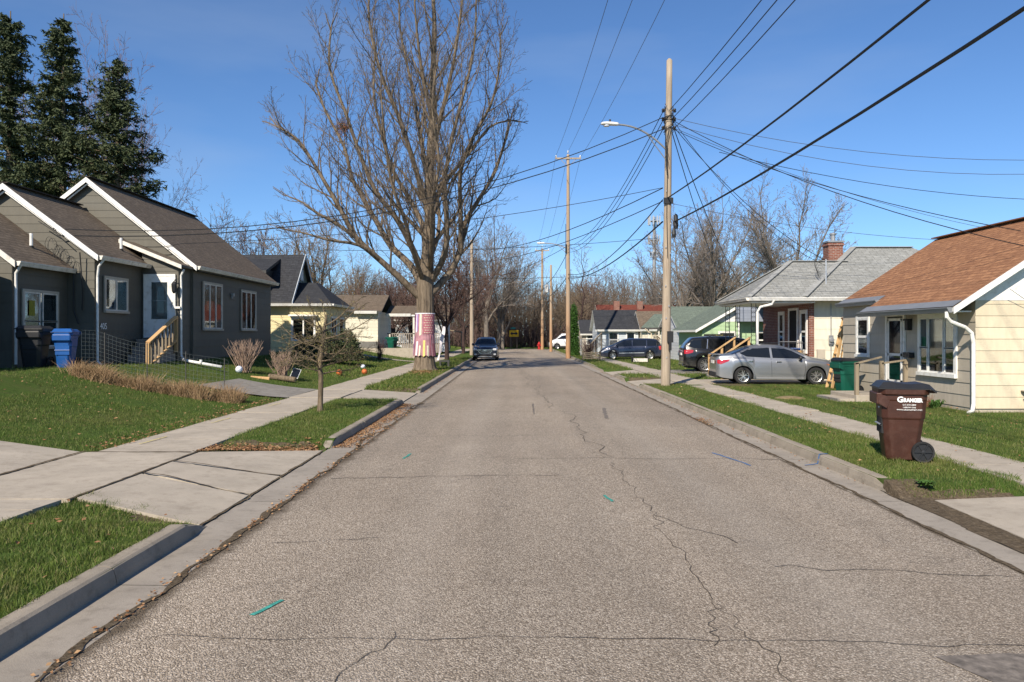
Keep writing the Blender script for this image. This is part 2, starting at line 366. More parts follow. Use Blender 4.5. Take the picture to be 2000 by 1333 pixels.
# gutters (slightly dished pans, joints every 3 m)
m=MB()
for sgn,a,b in ((1,XL,-3.06),(-1,XR,4.44)):
    y=-6.0
    while y<96.5:
        y1=y+3.0; w_=.009
        n=4
        for k in range(n):
            ya=y+(y1-w_-y)*k/n; yb=y+(y1-w_-y)*(k+1)/n
            m.quad((a,ya,.0),(b,ya,.006),(b,yb,.006),(a,yb,.0)) if sgn<0 else m.quad((b,ya,.006),(a,ya,.0),(a,yb,.0),(b,yb,.006))
        m.quad((min(a,b),y1-w_,-.012),(max(a,b),y1-w_,-.012),(max(a,b),y1,-.012),(min(a,b),y1,-.012))
        y=y1
m.build('gutter',MT['gutter'],kind='structure')
# kerbs : rounded profile, ends taper down at driveway cuts
def kerb(m,x,back,y0,y1,taper0=.6,taper1=.6,seg=3.0,h=.15):
    s=1 if back>x else -1; wd=abs(back-x)
    prof=[(.0,0.0),(.012,.45),(.03,.86),(.055,.97),(.09,1.0),(wd,1.0),(wd,-.6)]
    y=y0; brk=[]
    while y<y1-.01:
        e=min(y+seg,y1); brk.append((y,e)); y=e
    for a,b in brk:
        k=max(3,int((b-a)/.25)); rows=[]
        dz=rng.uniform(-.006,.006); dx=rng.uniform(-.006,.006)
        for i in range(k+1):
            yy_=a+.006+(b-a-.012)*i/k
            t=1
            if taper0: t=min(t,.04+.96*sstep(y0,y0+taper0,yy_))
            if taper1: t=min(t,.04+.96*(1-sstep(y1-taper1,y1,yy_)))
            rows.append([(x+dx+s*(px+ (0.012*(1-t)))+s*wob(yy_,3+px,.006,3),yy_,(h+dz)*t*pz+(.004*mnoise.noise(Vector((px*9,yy_*4,pz))) if pz>.3 else 0)) for px,pz in prof])
        v=[p for r_ in rows for p in r_]; n=len(prof)
        f=[[i*n+j,i*n+j+1,(i+1)*n+j+1,(i+1)*n+j] for i in range(k) for j in range(n-1)]
        if s>0: f=[q[::-1] for q in f]
        f+=[list(range(n)),[k*n+j for j in range(n)][::-1]]
        m.add(v,f)
m=MB()
kerb(m,-3.0,-3.17,-6,7.85,0,.5); kerb(m,-3.0,-3.17,13.1,21.9,.4,.4); kerb(m,-3.0,-3.17,25.4,96)
kerb(m,4.43,4.60,9.3,28.5,.45,.5,h=.14); kerb(m,4.43,4.60,31.7,35.9,h=.14); kerb(m,4.43,4.60,39.2,95,h=.13)
m.build('kerb',MT['kerb'],kind='structure',smooth=False)
# sidewalks : separate slabs, slightly out of level
def slabs(m,x0,x1,y0,y1,L,gap=.016,tilt=.008,zz=gz,skip=()):
    y=y0
    while y<y1-.3:
        e=min(y+L,y1); a=rng.uniform(-tilt,tilt); b_=rng.uniform(-tilt,tilt); c=rng.uniform(-.004,.008)
        g=gap*rng.uniform(.6,1.4)
        P=[(x0,y+g/2),(x1,y+g/2),(x1,e-g/2),(x0,e-g/2)]
        Z=[zz(px,py)+.014+c+dz for (px,py),dz in zip(P,(a,b_,a*.4,b_*.5))]
        t=[(p[0],p[1],z) for p,z in zip(P,Z)]; u=[(p[0],p[1],z-.09) for p,z in zip(P,Z)]
        m.add(t+u,[[0,1,2,3],[0,4,5,1],[1,5,6,2],[2,6,7,3],[3,7,4,0]])
        y=e
m=MB()
slabs(m,-6.22,-4.80,-4.1,8.42,1.5); slabs(m,-6.22,-4.8,11.75,21.9,1.5); slabs(m,-6.22,-4.8,21.95,25.3,1.6); slabs(m,-6.2,-4.8,25.35,95,1.5)
slabs(m,6.0,6.98,9.15,28.5,1.5,tilt=.016); slabs(m,5.95,7.05,28.6,95,1.5,tilt=.01)
m.build('sidewalk',MT['concrete'],kind='structure')
# driveway slabs
m=MB()
def slabq(P,zs,gap=.012):
    c=[sum(p[i] for p in P)/4 for i in (0,1)]
    Q=[]
    for p in P:
        dx,dy=c[0]-p[0],c[1]-p[1]; l=math.hypot(dx,dy); Q.append((p[0]+dx/l*gap,p[1]+dy/l*gap))
    t=[(q[0],q[1],z) for q,z in zip(Q,zs)]; u=[(q[0],q[1],z-.1) for q,z in zip(Q,zs)]
    m.add(t+u,[[0,1,2,3],[0,4,5,1],[1,5,6,2],[2,6,7,3],[3,7,4,0]])
A=.012; Bz=.135
# left near apron (between sidewalk line and gutter): three slabs with slanting joints
slabq([(-4.72,11.0),(-3.10,10.6),(-3.10,12.9),(-4.72,11.9)],[Bz,A,A,Bz])
slabq([(-4.72,10.1),(-3.10,9.35),(-3.10,10.55),(-4.72,10.95)],[Bz,A,A,Bz+.008])
slabq([(-4.72,8.55),(-3.10,7.85),(-3.10,9.3),(-4.72,10.05)],[Bz+.004,A,A,Bz])
slabq([(-6.35,8.4),(-4.76,8.5),(-4.76,11.85),(-6.35,11.75)],[.15,Bz+.006,Bz+.01,.155])
def zl(x): return .01+gz(x,10)
for x0,x1 in ((-8.5,-6.4),(-10.8,-8.55),(-13,-10.85)): slabq([(x0,8.2),(x1,8.25),(x1,11.8),(x0,11.85)],[zl(x0),zl(x1),zl(x1),zl(x0)])
# left middle apron
slabq([(-4.76,22.1),(-3.1,21.8),(-3.1,25.5),(-4.76,25.2)],[Bz,A,A,Bz])
# right near driveway
for y0,y1 in ((-4,-.5),(-.5,2.6),(2.6,5.8),(5.8,9.0)):
    slabq([(4.64,y0),(6.9,y0),(6.9,y1),(4.64+(.12 if y1>8 else 0),y1)],[.018,.10,.11,.02]); slabq([(6.95,y0),(10,y0),(10,y1),(6.95,y1)],[.11,.13,.13,.115])
# right aprons
for y0,y1,x1 in ((28.55,31.6,5.9),(35.8,39.15,5.9)):
    slabq([(4.5,y0-.2),(x1,y0+.1),(x1,y1-.1),(4.5,y1+.2)],[A,Bz,Bz,A])
for y0,y1 in ((27.7,31.2),): slabq([(7.1,y0+.6),(12,y0+.3),(12,y1),(7.1,y1)],[.12,.13,.13,.12])
m.build('driveway',MT['concrete'],kind='structure')
m=MB(); n=5
for i in range(n):
    x0=-6.28-i*.5; x1=x0-.5
    for j in range(3):
        y0=22.0+j*1.12;y1=y0+1.12
        m.quad((x1,y0,gz(x1,y0)+.01),(x0,y0,gz(x0,y0)+.01),(x0,y1,gz(x0,y1)+.01),(x1,y1,gz(x1,y1)+.01))
slabs(m,7.1,13.5,36,39,1.0,gap=0,tilt=.002)
m.build('gravel_driveway',MT['gravel'],kind='structure')
# dark soil and moss lines along joints, and dirt wedge by the right driveway
m=MB()
def streak(pts,w0,w1=None,z=.004,n=3,zf=None,rag=.5):
    """ragged thin strip on a surface following pts"""
    w1=w1 or w0; P=[]
    for i in range(len(pts)-1):
        a=Vector((*pts[i],0)); b=Vector((*pts[i+1],0)); k=max(2,int((b-a).length/.06))
        for j in range(k): P.append(a.lerp(b,j/k))
    P.append(Vector((*pts[-1],0))); N=len(P); L=[];Rr=[]
    for i,p in enumerate(P):
        d=(P[min(i+1,N-1)]-P[max(i-1,0)]).normalized(); q=Vector((-d.y,d.x,0))
        ww=(w0+(w1-w0)*i/N)/2; p=p+q*(.02 if w0<.1 else .0)*mnoise.noise(Vector((i*.35,3.1,w0*90)))
        a=ww*max(.08,1+rag*(2.2*mnoise.noise(Vector((i*.21,w0*50,pts[0][0])))+.25*rng.gauss(0,1))); b=ww*max(.08,1+rag*(2.2*mnoise.noise(Vector((i*.19,9+w0*50,pts[0][1])))+.25*rng.gauss(0,1)))
        l=p+q*a; r=p-q*b
        zl_=zf or (lambda x,y:ROADZ(x))
        L.append((l.x,l.y,zl_(l.x,l.y)+z)); Rr.append((r.x,r.y,zl_(r.x,r.y)+z))
    m.add(L+Rr,[[i,N+i,N+i+1,i+1] for i in range(N-1)])
def wander(a,b,amp,k=14,seed=0):
    r=random.Random(seed); out=[]; o=0
    for i in range(k+1):
        t=i/k; o=o*.6+r.gauss(0,amp); dx,dy=b[0]-a[0],b[1]-a[1]; l=math.hypot(dx,dy)
        out.append((a[0]+dx*t-dy/l*o*(1 if 0<i<k else 0),a[1]+dy*t+dx/l*o*(1 if 0<i<k else 0)))
    return out
streak(wander((-2.3,4.95),(4.0,4.75),.02,50,1),.006)
streak(wander((-.75,5.0),(-.95,4.2),.03,12,2),.006); streak(wander((-2.4,10.4),(.6,10.5),.03,14,3),.014); streak(wander((0,11.9),(4.0,12),.04,18,4),.012)
streak(wander((1.45,11.6),(1.40,5.6),.028,60,5),.0055,.007); streak(wander((1.40,5.6),(1.6,3.5),.03,24,6),.006); streak(wander((1.45,8.2),(2.0,7.1),.04,10,7),.009)
streak(wander((-2.4,19),(4,19.3),.05,20,8),.012); streak(wander((1.2,19),(1.5,12),.07,30,9),.012); streak(wander((-2.5,29),(4,28.6),.05,20,10),.016); streak(wander((.4,41),(.9,20),.1,60,11),.014)
streak(wander((-2.2,7.2),(-1.2,7.3),.03,8,12),.008); streak(wander((2.1,6.4),(3.9,6.2),.04,14,13),.009); streak(wander((1.4,5.5),(1.2,4.75),.03,14,14),.006)
streak(wander((-2.4,14.6),(1.2,14.7),.04,16,15),.009)
m.build('road_cracks',MT['crack'],kind='structure')
m=MB()
zc=lambda x,y:.135-(.125*sstep(-4.7,-3.1,x) if x>-4.7 else 0)
kg=lambda x,y:.008
streak(wander((-3.08,6.5),(-3.08,13.2),.008,26,20),.035,z=.012,zf=kg); streak([(-4.74,8.4),(-4.74,12)],.035,z=.014,zf=zc); streak([(-6.37,8.2),(-6.37,11.8)],.05,z=.02,zf=lambda x,y:.145)
streak(wander((-4.72,10.98),(-3.1,10.58),.006,8,21),.04,z=.014,zf=zc); streak(wander((-4.72,10.08),(-3.1,9.32),.006,8,22),.03,z=.014,zf=zc)
streak([(-6.3,11.78),(-4.8,11.78)],.05,z=.015,zf=lambda x,y:.14)
streak(wander((XL-.02,3.0),(XL-.03,13.5),.02,60,23),.055,.04,z=.006,zf=lambda x,y:.002,rag=.8); streak(wander((XL-.02,13),(XL-.03,22),.03,40,24),.07,.06,z=.006,zf=lambda x,y:.002,rag=.8)
streak(wander((XR+.02,4),(XR+.02,40),.012,120,25),.045,z=.006,zf=lambda x,y:.002,rag=.6)
def soil(x0,x1,y0,y1,seed=0,n=26,z=.012):
    V={};
    for i in range(n+1):
        for j in range(n+1):
            x=x0+(x1-x0)*i/n; y=y0+(y1-y0)*j/n; V[i,j]=(x,y,max(ground_z(x,y),-.004)+z+.012*mnoise.noise(Vector((x*12,y*12,seed))))
    fs=[];vs=[];ix={}
    for i in range(n):
        for j in range(n):
            u=(i+.5)/n*2-1; v=(j+.5)/n*2-1
            if max(abs(u),abs(v))+.45*mnoise.noise(Vector((u*2.5+seed,v*2.5,seed)))<.95:
                f=[]
                for k in ((i,j),(i+1,j),(i+1,j+1),(i,j+1)):
                    if k not in ix: ix[k]=len(vs); vs.append(V[k])
                    f.append(ix[k])
                fs.append(f)
    m.add(vs,fs)
soil(4.38,4.80,2.5,9.6,1,60,.018); soil(4.40,4.85,8.6,9.6,11,30,.018); soil(4.6,5.7,8.95,9.3,2); soil(-4.9,-3.2,11.9,13.3,3); soil(-3.9,-3.12,7.5,8.4,4); soil(-4.9,-3.1,21.5,22.1,5); soil(-4.9,-3.1,25.2,25.9,6); soil(4.6,6.1,27.9,28.6,7); soil(4.6,6,31.6,32.2,8); soil(7.0,8.3,27.0,28.2,9)
m.build('joint_soil',MT['dirt'],kind='structure')
# sealed patch, tyre scuffs, marking paint
m=MB(); m.M=None
pp=[(2.45,4.62),(2.9,4.68),(3.9,4.6),(3.95,4.2),(2.6,4.25)]
m.add([(x,y,ROADZ(x)+.004) for x,y in pp],[[4,3,2,1,0]])
for a,b,wd in (((.47,18.5),(.50,21.3),.035),((2.05,17.6),(2.28,20.2),.08)): streak([a,b],wd,zf=lambda x,y:ROADZ(x),rag=.35)
m.build('asphalt_patch',plain('bitumen',(.20,.172,.145),.9,.5,14,30),kind='structure')
MT['teal']=plain('teal_marking',(.06,.34,.28),.9,.5,30); MT['bluemark']=plain('blue_marking',(.06,.16,.36),.8,.2,20); MT['yelmark']=plain('yellow_marking',(.62,.52,.14),.8,.3,20)
def mark(name,label,pts,wd,mt,zf=None,z=.006):
    global m
    m=MB(); streak(pts,wd,zf=zf,z=z,rag=.15); tag(m.build(name,MT[mt]),label,'paint mark')
mark('survey_mark','teal paint dash on the asphalt near the bottom left of the road',[(-1.64,5.62),(-1.76,5.32)],.038,'teal')
mark('survey_mark','small teal paint dash in the middle of the road beside the long crack',[(1.05,9.2),(1.09,8.85)],.035,'teal')
mark('survey_mark','tiny faint teal paint dash left of centre on the asphalt',[(-1.62,12.5),(-1.68,12.0)],.035,'teal')
mark('survey_mark','blue paint stroke on the asphalt near the right kerb',[(3.15,12.6),(3.35,11.7),(3.4,11.4)],.035,'bluemark')
mark('survey_mark','blue paint line across the gutter and kerb on the right',[(4.2,11.45),(4.44,11.6)],.03,'bluemark',zf=lambda x,y:.004)
m=MB()
m.quad((4.424,11.55,.0),(4.424,11.59,.0),(4.462,11.62,.146),(4.462,11.58,.146)); m.quad((4.462,11.58,.147),(4.462,11.62,.147),(4.60,11.65,.15),(4.60,11.61,.15)); tag(m.build('survey_mark',MT['bluemark']),'blue paint line running up the face and top of the right kerb','paint mark')
for i,(y,l) in enumerate(((12.6,'nearest yellow paint dash along the left edge of the sidewalk'),(15.6,'middle yellow paint dash on the left sidewalk'),(19.2,'farthest yellow paint dash on the left sidewalk near the dry grass'))):
    mark('survey_mark',l,[(-5.95,y),(-5.9,y+.9)],.025,'yelmark',zf=gz,z=.03)
# ---------------------------------------------------------------- grass, leaves
NR=np.random.default_rng(5)
def grass_mask(x,y):
    nz=np.array([mnoise.noise(Vector((a*2.1,b*2.1,3.3))) for a,b in zip(x,y)])
    e=.05*nz
    ok=np.ones(len(x),bool)
    left=x<0
    # left strip and lawns
    strip=(x>-4.83-e)&(x<-3.15)
    nearisl=strip&(y<8.05+(-3.2-x)*.55+e); 
    s2=strip&(y>11.98+ (x+4.8)*.5+e*2)&(y<21.9); s3=strip&(y>25.4)
    lawn=(x<-6.2+e)&(y>11.85+e*2); lawn&=~((y>21.95)&(y<25.4)&(x>-8.2+nz*.5)); nl=(x<-6.3)&(y<8.1)
    okL=nearisl|s2|s3|lawn|nl
    rs=(x>4.58)&(x<6.06+e*3)&((y>9.02+e*.5)&(y<28.5)|((y>31.8)&(y<35.7))|(y>39.3))
    ry=(x>6.86+e*3)&((y>9.1)&(y<27.9)|((y>31.4)&(y<35.9))|(y>39.1))
    gaps=(x>5.9)&(x<7.1)&(np.abs((y*1.0)%1.5-.15)<.10)&(y>9)&(nz>.05)
    okR=rs|ry|gaps
    ok=np.where(left,okL,okR)
    # bare patches
    bare=np.array([mnoise.noise(Vector((a*.9,b*.9,9.1))) for a,b in zip(x,y)])
    dens=np.where(bare>.42,.25,1.0)
    return ok&(NR.random(len(x))<dens), nz
def blades(name,rects,h,wd,hv=.4):
    X=[];Y=[]
    for x0,x1,y0,y1,n in rects:
        k=int(abs((x1-x0)*(y1-y0))*n); X.append(NR.uniform(x0,x1,k)); Y.append(NR.uniform(y0,y1,k))
    x=np.concatenate(X); y=np.concatenate(Y); ok,nz=grass_mask(x,y); x=x[ok];y=y[ok];nz=nz[ok]
    z=np.array([ground_z(a,b) for a,b in zip(x,y)])-.004; n=len(x)
    tuft=np.array([mnoise.noise(Vector((a*5,b*5,1.7))) for a,b in zip(x,y)])
    hh=h*(1+hv*NR.normal(size=n)).clip(.3,2)*(1+.7*tuft)*(1+.35*nz); ang=NR.uniform(0,2*np.pi,n); lean=NR.uniform(.1,.9,n)*hh
    la=NR.uniform(0,2*np.pi,n); w2=wd/2*NR.uniform(.7,1.3,n)
    cx,sx=np.cos(ang)*w2,np.sin(ang)*w2; lx,ly=np.cos(la)*lean,np.sin(la)*lean
    V=np.zeros((n,5,3),np.float32)
    V[:,0]=np.stack([x-cx,y-sx,z],1); V[:,1]=np.stack([x+cx,y+sx,z],1)
    V[:,2]=np.stack([x+cx*.8+lx*.35,y+sx*.8+ly*.35,z+hh*.6],1); V[:,3]=np.stack([x-cx*.8+lx*.35,y-sx*.8+ly*.35,z+hh*.6],1)
    V[:,4]=np.stack([x+lx,y+ly,z+hh*.95],1)
    me=bpy.data.meshes.new(name); me.vertices.add(n*5); me.vertices.foreach_set('co',V.ravel())
    base=(np.arange(n)*5)[:,None]; lo=np.concatenate([base+np.array([[0,1,2,3]]),base+np.array([[3,2,4]])],1).astype(np.int32)
    me.loops.add(n*7); me.loops.foreach_set('vertex_index',lo.ravel())
    me.polygons.add(n*2); st=np.stack([np.arange(n)*7,np.arange(n)*7+4],1).astype(np.int32); me.polygons.foreach_set('loop_start',st.ravel())
    me.materials.append(MT['blade']); me.update(calc_edges=True)
    o=bpy.data.objects.new(name,me); COL.objects.link(o); return o
def m_blade():
    n=NT('grass_blade'); r=n.n('NewGeometry').outputs['Random Per Island']
    a=n.noise(.7,5); col=n.ramp(r,[(0,(.05,.095,.014)),(.35,(.095,.165,.024)),(.68,(.15,.225,.038)),(.82,(.21,.235,.065)),(1,(.40,.32,.17))])
    col=n.mix(n.ramp(a,[(.42,0),(.68,.6)]),col,(.22,.20,.065))
    col=n.mix(n.ramp(n.noise(1.8,5,rough=.7),[(.58,0),(.7,.7)]),col,(.26,.2,.10))
    col=n.mix(n.ramp(n.noise(2.5,3),[(.35,.5),(.65,0)]),col,(.055,.10,.018))
    n.fin(col,.6,spec=.25)
    tr=n.n('BsdfTranslucent',{'Color':col}); mx=n.n('MixShader',{0:.3,1:n.b.outputs[0],2:tr.outputs[0]}); n.t.links.new(mx.outputs[0],n.out.inputs[0])
    return n.mat
MT['blade']=m_blade()
rects=[(-4.95,-3.14,3.4,9.2,5200),(-4.9,-3.14,11.5,22,2300),(-9.8,-6.1,11.6,17,1700),(-12.5,-6.1,17,31,800),
 (4.58,6.15,9.1,14,3600),(4.58,6.15,14,28.5,1100),(6.85,12.5,9.1,14,1900),(6.85,12.5,14,27.9,950)]
tag(blades('grass',rects,.042,.0052),'short green lawn grass with a few yellowed blades on both sides of the road',None,kind='stuff')
rects=[(-4.9,-3.14,24.6,32,900),(-4.9,-3.14,32,60,260),(-14,-6.1,31,45,260),(-14,-6.1,45,75,70),(4.58,6.1,31,90,150),(6.9,16,31,70,110),(-20,-12,16,30,60)]
tag(blades('distant_grass',rects,.07,.018),'grass of the farther lawns along the street',None,kind='stuff')
# fallen leaves
def litter(name,label,pts,mt,size=.03):
    m=MB()
    for x,y,z in pts:
        s=size*rng.uniform(.5,1.4); a=rng.uniform(0,6.28); c,d=math.cos(a)*s,math.sin(a)*s; t=[rng.uniform(-.6,.6)*s for _ in range(4)]
        m.add([(x-c,y-d,z+t[0]*.6+.012),(x+d*.6,y-c*.6,z+.010),(x+c,y+d,z+t[2]*.6+.014),(x-d*.6,y+c*.6,z+abs(t[3])+.014)],[[0,1,2],[0,2,3]])
    tag(m.build(name,mt),label,None,kind='stuff')
MT['dryleaf']=m_leafy('dry_leaf',[(0,(.10,.045,.02)),(.4,(.22,.11,.05)),(.7,(.34,.2,.1)),(1,(.5,.36,.2))])
pts=[]
for _ in range(9000):
    y=rng.uniform(13.2,21.5); x=-3.03+abs(rng.gauss(0,.22))*(1 if y<20 else .7)
    if rng.random()<(.5+.5*mnoise.noise(Vector((x*3,y*1.6,0)))): pts.append((x,y,.005))
for _ in range(900):
    y=rng.uniform(3,13); x=XL-.02+rng.gauss(0,.04)
    if rng.random()<.5+.9*mnoise.noise(Vector((y*1.3,1,0))): pts.append((x,y,.003))
for _ in range(900): y=rng.uniform(25,55); pts.append((-2.97+abs(rng.gauss(0,.12)),y,.005))
for _ in range(350): y=rng.uniform(10,40); pts.append((4.40-abs(rng.gauss(0,.08)),y,.008))
for _ in range(260): x,y=4.15+rng.gauss(0,.09),17.3+rng.gauss(0,.4); pts.append((x,y,.004))
litter('leaf_litter','brown fallen leaves gathered in the gutters',pts,MT['dryleaf'],.016)
pts=[]
for _ in range(1500):
    x=rng.uniform(-4.85,-3.2); y=11.98+(x+4.8)*.5+abs(rng.gauss(0,.3)); pts.append((x,y,ground_z(x,y)+.03))
for _ in range(1400):
    a=rng.uniform(0,6.28); r=abs(rng.gauss(0,1.1)); x,y=-4.2+.45*r*math.cos(a),36.6+1.6*r*math.sin(a)
    if -4.8<x<-3.2: pts.append((x,y,gz(x,y)+.05))
for _ in range(300):
    x=rng.uniform(-11,-6.3); y=rng.uniform(11.9,20); pts.append((x,y,gz(x,y)+.04))
for _ in range(35): x=rng.uniform(-4.7,-3.2); y=rng.uniform(4,8.3); pts.append((x,y,gz(x,y)+.045))
for _ in range(500): x=rng.uniform(4.7,11); y=rng.uniform(9.3,28); pts.append((x,y,gz(x,y)+.035))
for _ in range(500): x=rng.uniform(-6.6,-6.15); y=rng.uniform(12,21); pts.append((x,y,gz(x,y)+.02))
litter('lawn_leaves','scattered dry leaves lying in the grass',pts,MT['dryleaf'],.024)
pts=[]
for _ in range(2500):
    y=rng.uniform(31,39) if rng.random()<.4 else rng.uniform(27.6,28.5); x=rng.uniform(4.7,7)
    if not(31.7<y<36) or rng.random()<.15: pts.append((x,y,.14))
MT['weed']=m_leafy('weed_leaf',[(0,(.025,.06,.012)),(.5,(.05,.11,.02)),(1,(.09,.16,.035))])
def weed(x,y,n,r,h,label,name='weed_clump',mt='weed'):
    m=MB(); z=gz(x,y) if x<12 else .13
    for _ in range(n):
        a=rng.uniform(0,6.28); q=rng.uniform(.3,1)*r; hh=h*rng.uniform(.4,1); p=Vector((x+rng.gauss(0,r*.25),y+rng.gauss(0,r*.25),z)); d=Vector((math.cos(a),math.sin(a),0)); s=Vector((-d.y,d.x,0))*.018*rng.uniform(.6,1.5)
        m.add([p-s*.4,p+s*.4,p+d*q*.6+Vector((0,0,hh))+s,p+d*q+Vector((0,0,hh*.75)),p+d*q*.6+Vector((0,0,hh))-s],[[0,1,2,4],[4,2,3]])
    tag(m.build(name,MT[mt]),label,'weeds')
weed(4.82,9.3,70,.12,.06,'leafy green weed clump at the broken kerb end beside the right driveway')
weed(11.75,17.1,160,.35,.3,'bushy green plants at the foot of the cream gable wall')
weed(10.1,19.0,60,.2,.22,'tuft of long grass where the white downspout meets the lawn')
MT['reddry']=plain('dry_red_stem',(.2,.08,.04),.9,.3)
for x,y,r,h,lab in ((10.05,19.95,.3,.4,'taller dry reddish weed against the tan siding under the front window'),(10.1,19.3,.2,.32,'smaller dry reddish weed nearer the white downspout')):
    m=MB()
    for _ in range(26):
        a=rng.uniform(0,6.28); p=(x+rng.gauss(0,r*.3),y+rng.gauss(0,r*.4),.12); q=(p[0]+math.cos(a)*r*.4,p[1]+math.sin(a)*r*.4,.13+h*rng.uniform(.5,1)); m.tube([p,q],[.006,.003],3)
    tag(m.build('dry_weed',MT['reddry']),lab,'weeds')
# ---------------------------------------------------------------- house building helpers
def siding(m,x0,x1,z0,z1,course=.24,clip=None,lap=.012):
    """lapped boards in local wall coords (u,v,n); clip(v)->(u0,u1) for gables"""
    z=z0
    while z<z1-1e-4:
        e=min(z+course,z1); a0,a1=(x0,x1); b0,b1=(x0,x1)
        if clip: a0,a1=clip(z); b0,b1=clip(e)
        if a1-a0>.02:
            if b1-b0<0: b0=b1=(b0+b1)/2
            m.add([(a0,z,lap),(a1,z,lap),(b1,e,.001),(b0,e,.001)],[[0,1,2,3]])
            m.add([(a0,z,0),(a1,z,0),(a1,z,lap),(a0,z,lap)],[[0,1,2,3]])
        z=e
def box_walls(par,x0,x1,y0,y1,z0,z1,mat,faces='-Y+X',course=.24,name='wall',core=True):
    """solid core plus lapped boards on the named faces (world coordinates)"""
    m=MB(); e=.015
    m.box(x0+e,x1-e,y0+e,y1-e,z0,z1)
    for f in (faces[i:i+2] for i in range(0,len(faces),2)):
        if f=='-Y': m.M=wallM(x0,y0+e,0,f); wd=x1-x0
        if f=='+X': m.M=wallM(x1-e,y0,0,f); wd=y1-y0
        if f=='-X': m.M=wallM(x0+e,y1,0,f); wd=y1-y0
        if f=='+Y': m.M=wallM(x1,y1-e,0,f); wd=x1-x0
        siding(m,0,wd,z0,z1,course); m.M=None
    return m.build(name,mat,par)
def roof_quad(m,a,b,c,d,th=.12):
    """eave a->b, ridge c (above b), d (above a); uv in metres, thickness downwards"""
    a,b,c,d=map(Vector,(a,b,c,d)); u=(b-a).normalized(); n=u.cross(d-a).normalized(); v=n.cross(u)
    if n.z<0: n=-n; 
    uv=[((p-a).dot(u)+a.y*.37,(p-a).dot(v)) for p in (a,b,c,d)]
    m.mi=0
    f=[0,1,2,3]
    if (b-a).cross(c-a).z<0: f=f[::-1]; uv=uv[::-1]
    m.add([a,b,c,d],[f],[uv])
    m.mi=1; k=Vector((0,0,-th)); P=[a,b,c,d]; Q=[p+k for p in P]
    m.add(P+Q,[[4,5,6,7] if f[0]==3 else [7,6,5,4],[0,1,5,4],[1,2,6,5],[2,3,7,6],[3,0,4,7]]); m.mi=0
def gable_roof_y(par,xl,xr,zr_e,xm,zm,y0,y1,mt,trim,zl_e=None,name='roof',th=.10):
    """ridge parallel to Y"""
    m=MB(); zl_e=zr_e if zl_e is None else zl_e
    roof_quad(m,(xr,y0,zr_e),(xr,y1,zr_e),(xm,y1,zm),(xm,y0,zm),th)
    roof_quad(m,(xl,y1,zl_e),(xl,y0,zl_e),(xm,y0,zm),(xm,y1,zm),th)
    return m.build(name,[mt,trim],par)
def window(par,x,y,z,face,w,h,frame='white_trim',panes=((0,1,0,1),),fw=.06,curt=None,name='window',sill=True,outer=None):
    """x,y,z = lower left corner as seen from outside; panes in 0..1 fractions"""
    M=wallM(x,y,z,face); m=MB(M)
    of=outer or .07
    m.box(-of,w+of,h,h+of,0,.04); m.box(-of,w+of,-of,0,0,.045 if not sill else .08); m.box(-of,0,0,h,0,.04); m.box(w,w+of,0,h,0,.04)
    o=m.build('window' if name is None else name,MT[frame],par)
    s=MB(M)
    for a,b,c,d in panes:
        X0,X1,Z0,Z1=a*w,b*w,c*h,d*h; q=fw*.6
        s.box(X0,X1,Z0,Z0+q,.005,.034); s.box(X0,X1,Z1-q,Z1,.005,.034); s.box(X0,X0+q,Z0+q,Z1-q,.005,.034); s.box(X1-q,X1,Z0+q,Z1-q,.005,.034)
    so=s.build('sash',MT['white_trim' if frame!='tan_trim' else 'old_white_trim'],o)
    g=MB(M); g.box(.01,w-.01,.01,h-.01,.016,.020); g.build('pane',MT['glass'],o)
    k=MB(M); k.box(0.005,w-.005,.005,h-.005,-.002,.004); k.build('room_behind',MT['interior'],o)
    if curt:
        c=MB(M)
        for a,b,z0,z1 in curt:
            n=max(4,int((b-a)*w/.03)); vs=[]
            for i in range(n+1):
                t=a+(b-a)*i/n; vs+= [(t*w,z0*h,.007+.005*(i%2)),(t*w,z1*h,.007+.005*(i%2))]
            c.add(vs,[[2*i,2*i+2,2*i+3,2*i+1] for i in range(n)])
        c.build('curtain',MT['curtain'],o)
    return o
def pipe(par,pts,mt,r=.035,name='downspout',rect=True):
    m=MB()
    P=[Vector(p) for p in pts]
    m.tube(P,r,8,True); return m.build(name,MT[mt],par,smooth=False)
def gutter_bar(par,a,b,mt,name='gutter',w=.12,h=.12,out=(1,0,0)):
    m=MB(); a=Vector(a);b=Vector(b); o=Vector(out)
    prof=[(0,0),(.0,-h),(w*.6,-h),(w*.85,-h*.45),(w,-h*.2),(w,0),(w-.012,0),(w-.015,-h*.25),(w*.55,-h+.01),(.012,-h+.01),(.012,0)]
    n=len(prof); v=[p+o*x+Vector((0,0,z)) for p in (a,b) for x,z in prof]
    m.add(v,[[i,(i+1)%n,n+(i+1)%n,n+i] for i in range(n)]+[[0,1,2,3,4,5],[n+j for j in (5,4,3,2,1,0)]])
    return m.build(name,MT[mt],par)
def rake(par,pts,mt,w=.16,th=.03,name='rake_board',out=(0,-1,0)):
    """boards along the sloping gable edges; pts in world, top line"""
    m=MB(); o=Vector(out)*th
    for a,b in zip(pts,pts[1:]):
        a=Vector(a);b=Vector(b);k=Vector((0,0,-w)); P=[a,b,b+k,a+k]; Q=[p+o for p in P]
        m.add(P+Q,[[3,2,1,0],[4,5,6,7],[0,1,5,4],[1,2,6,5],[2,3,7,6],[3,0,4,7]])
    return m.build(name,MT[mt],par)
# ---------------------------------------------------------------- grey stepped house, left
H=thing('grey_house','long dark grey clapboard house with three stepped brown roofs and white-edged gables, number 405','house',(-14,28,.9),world=True)
SL=.786
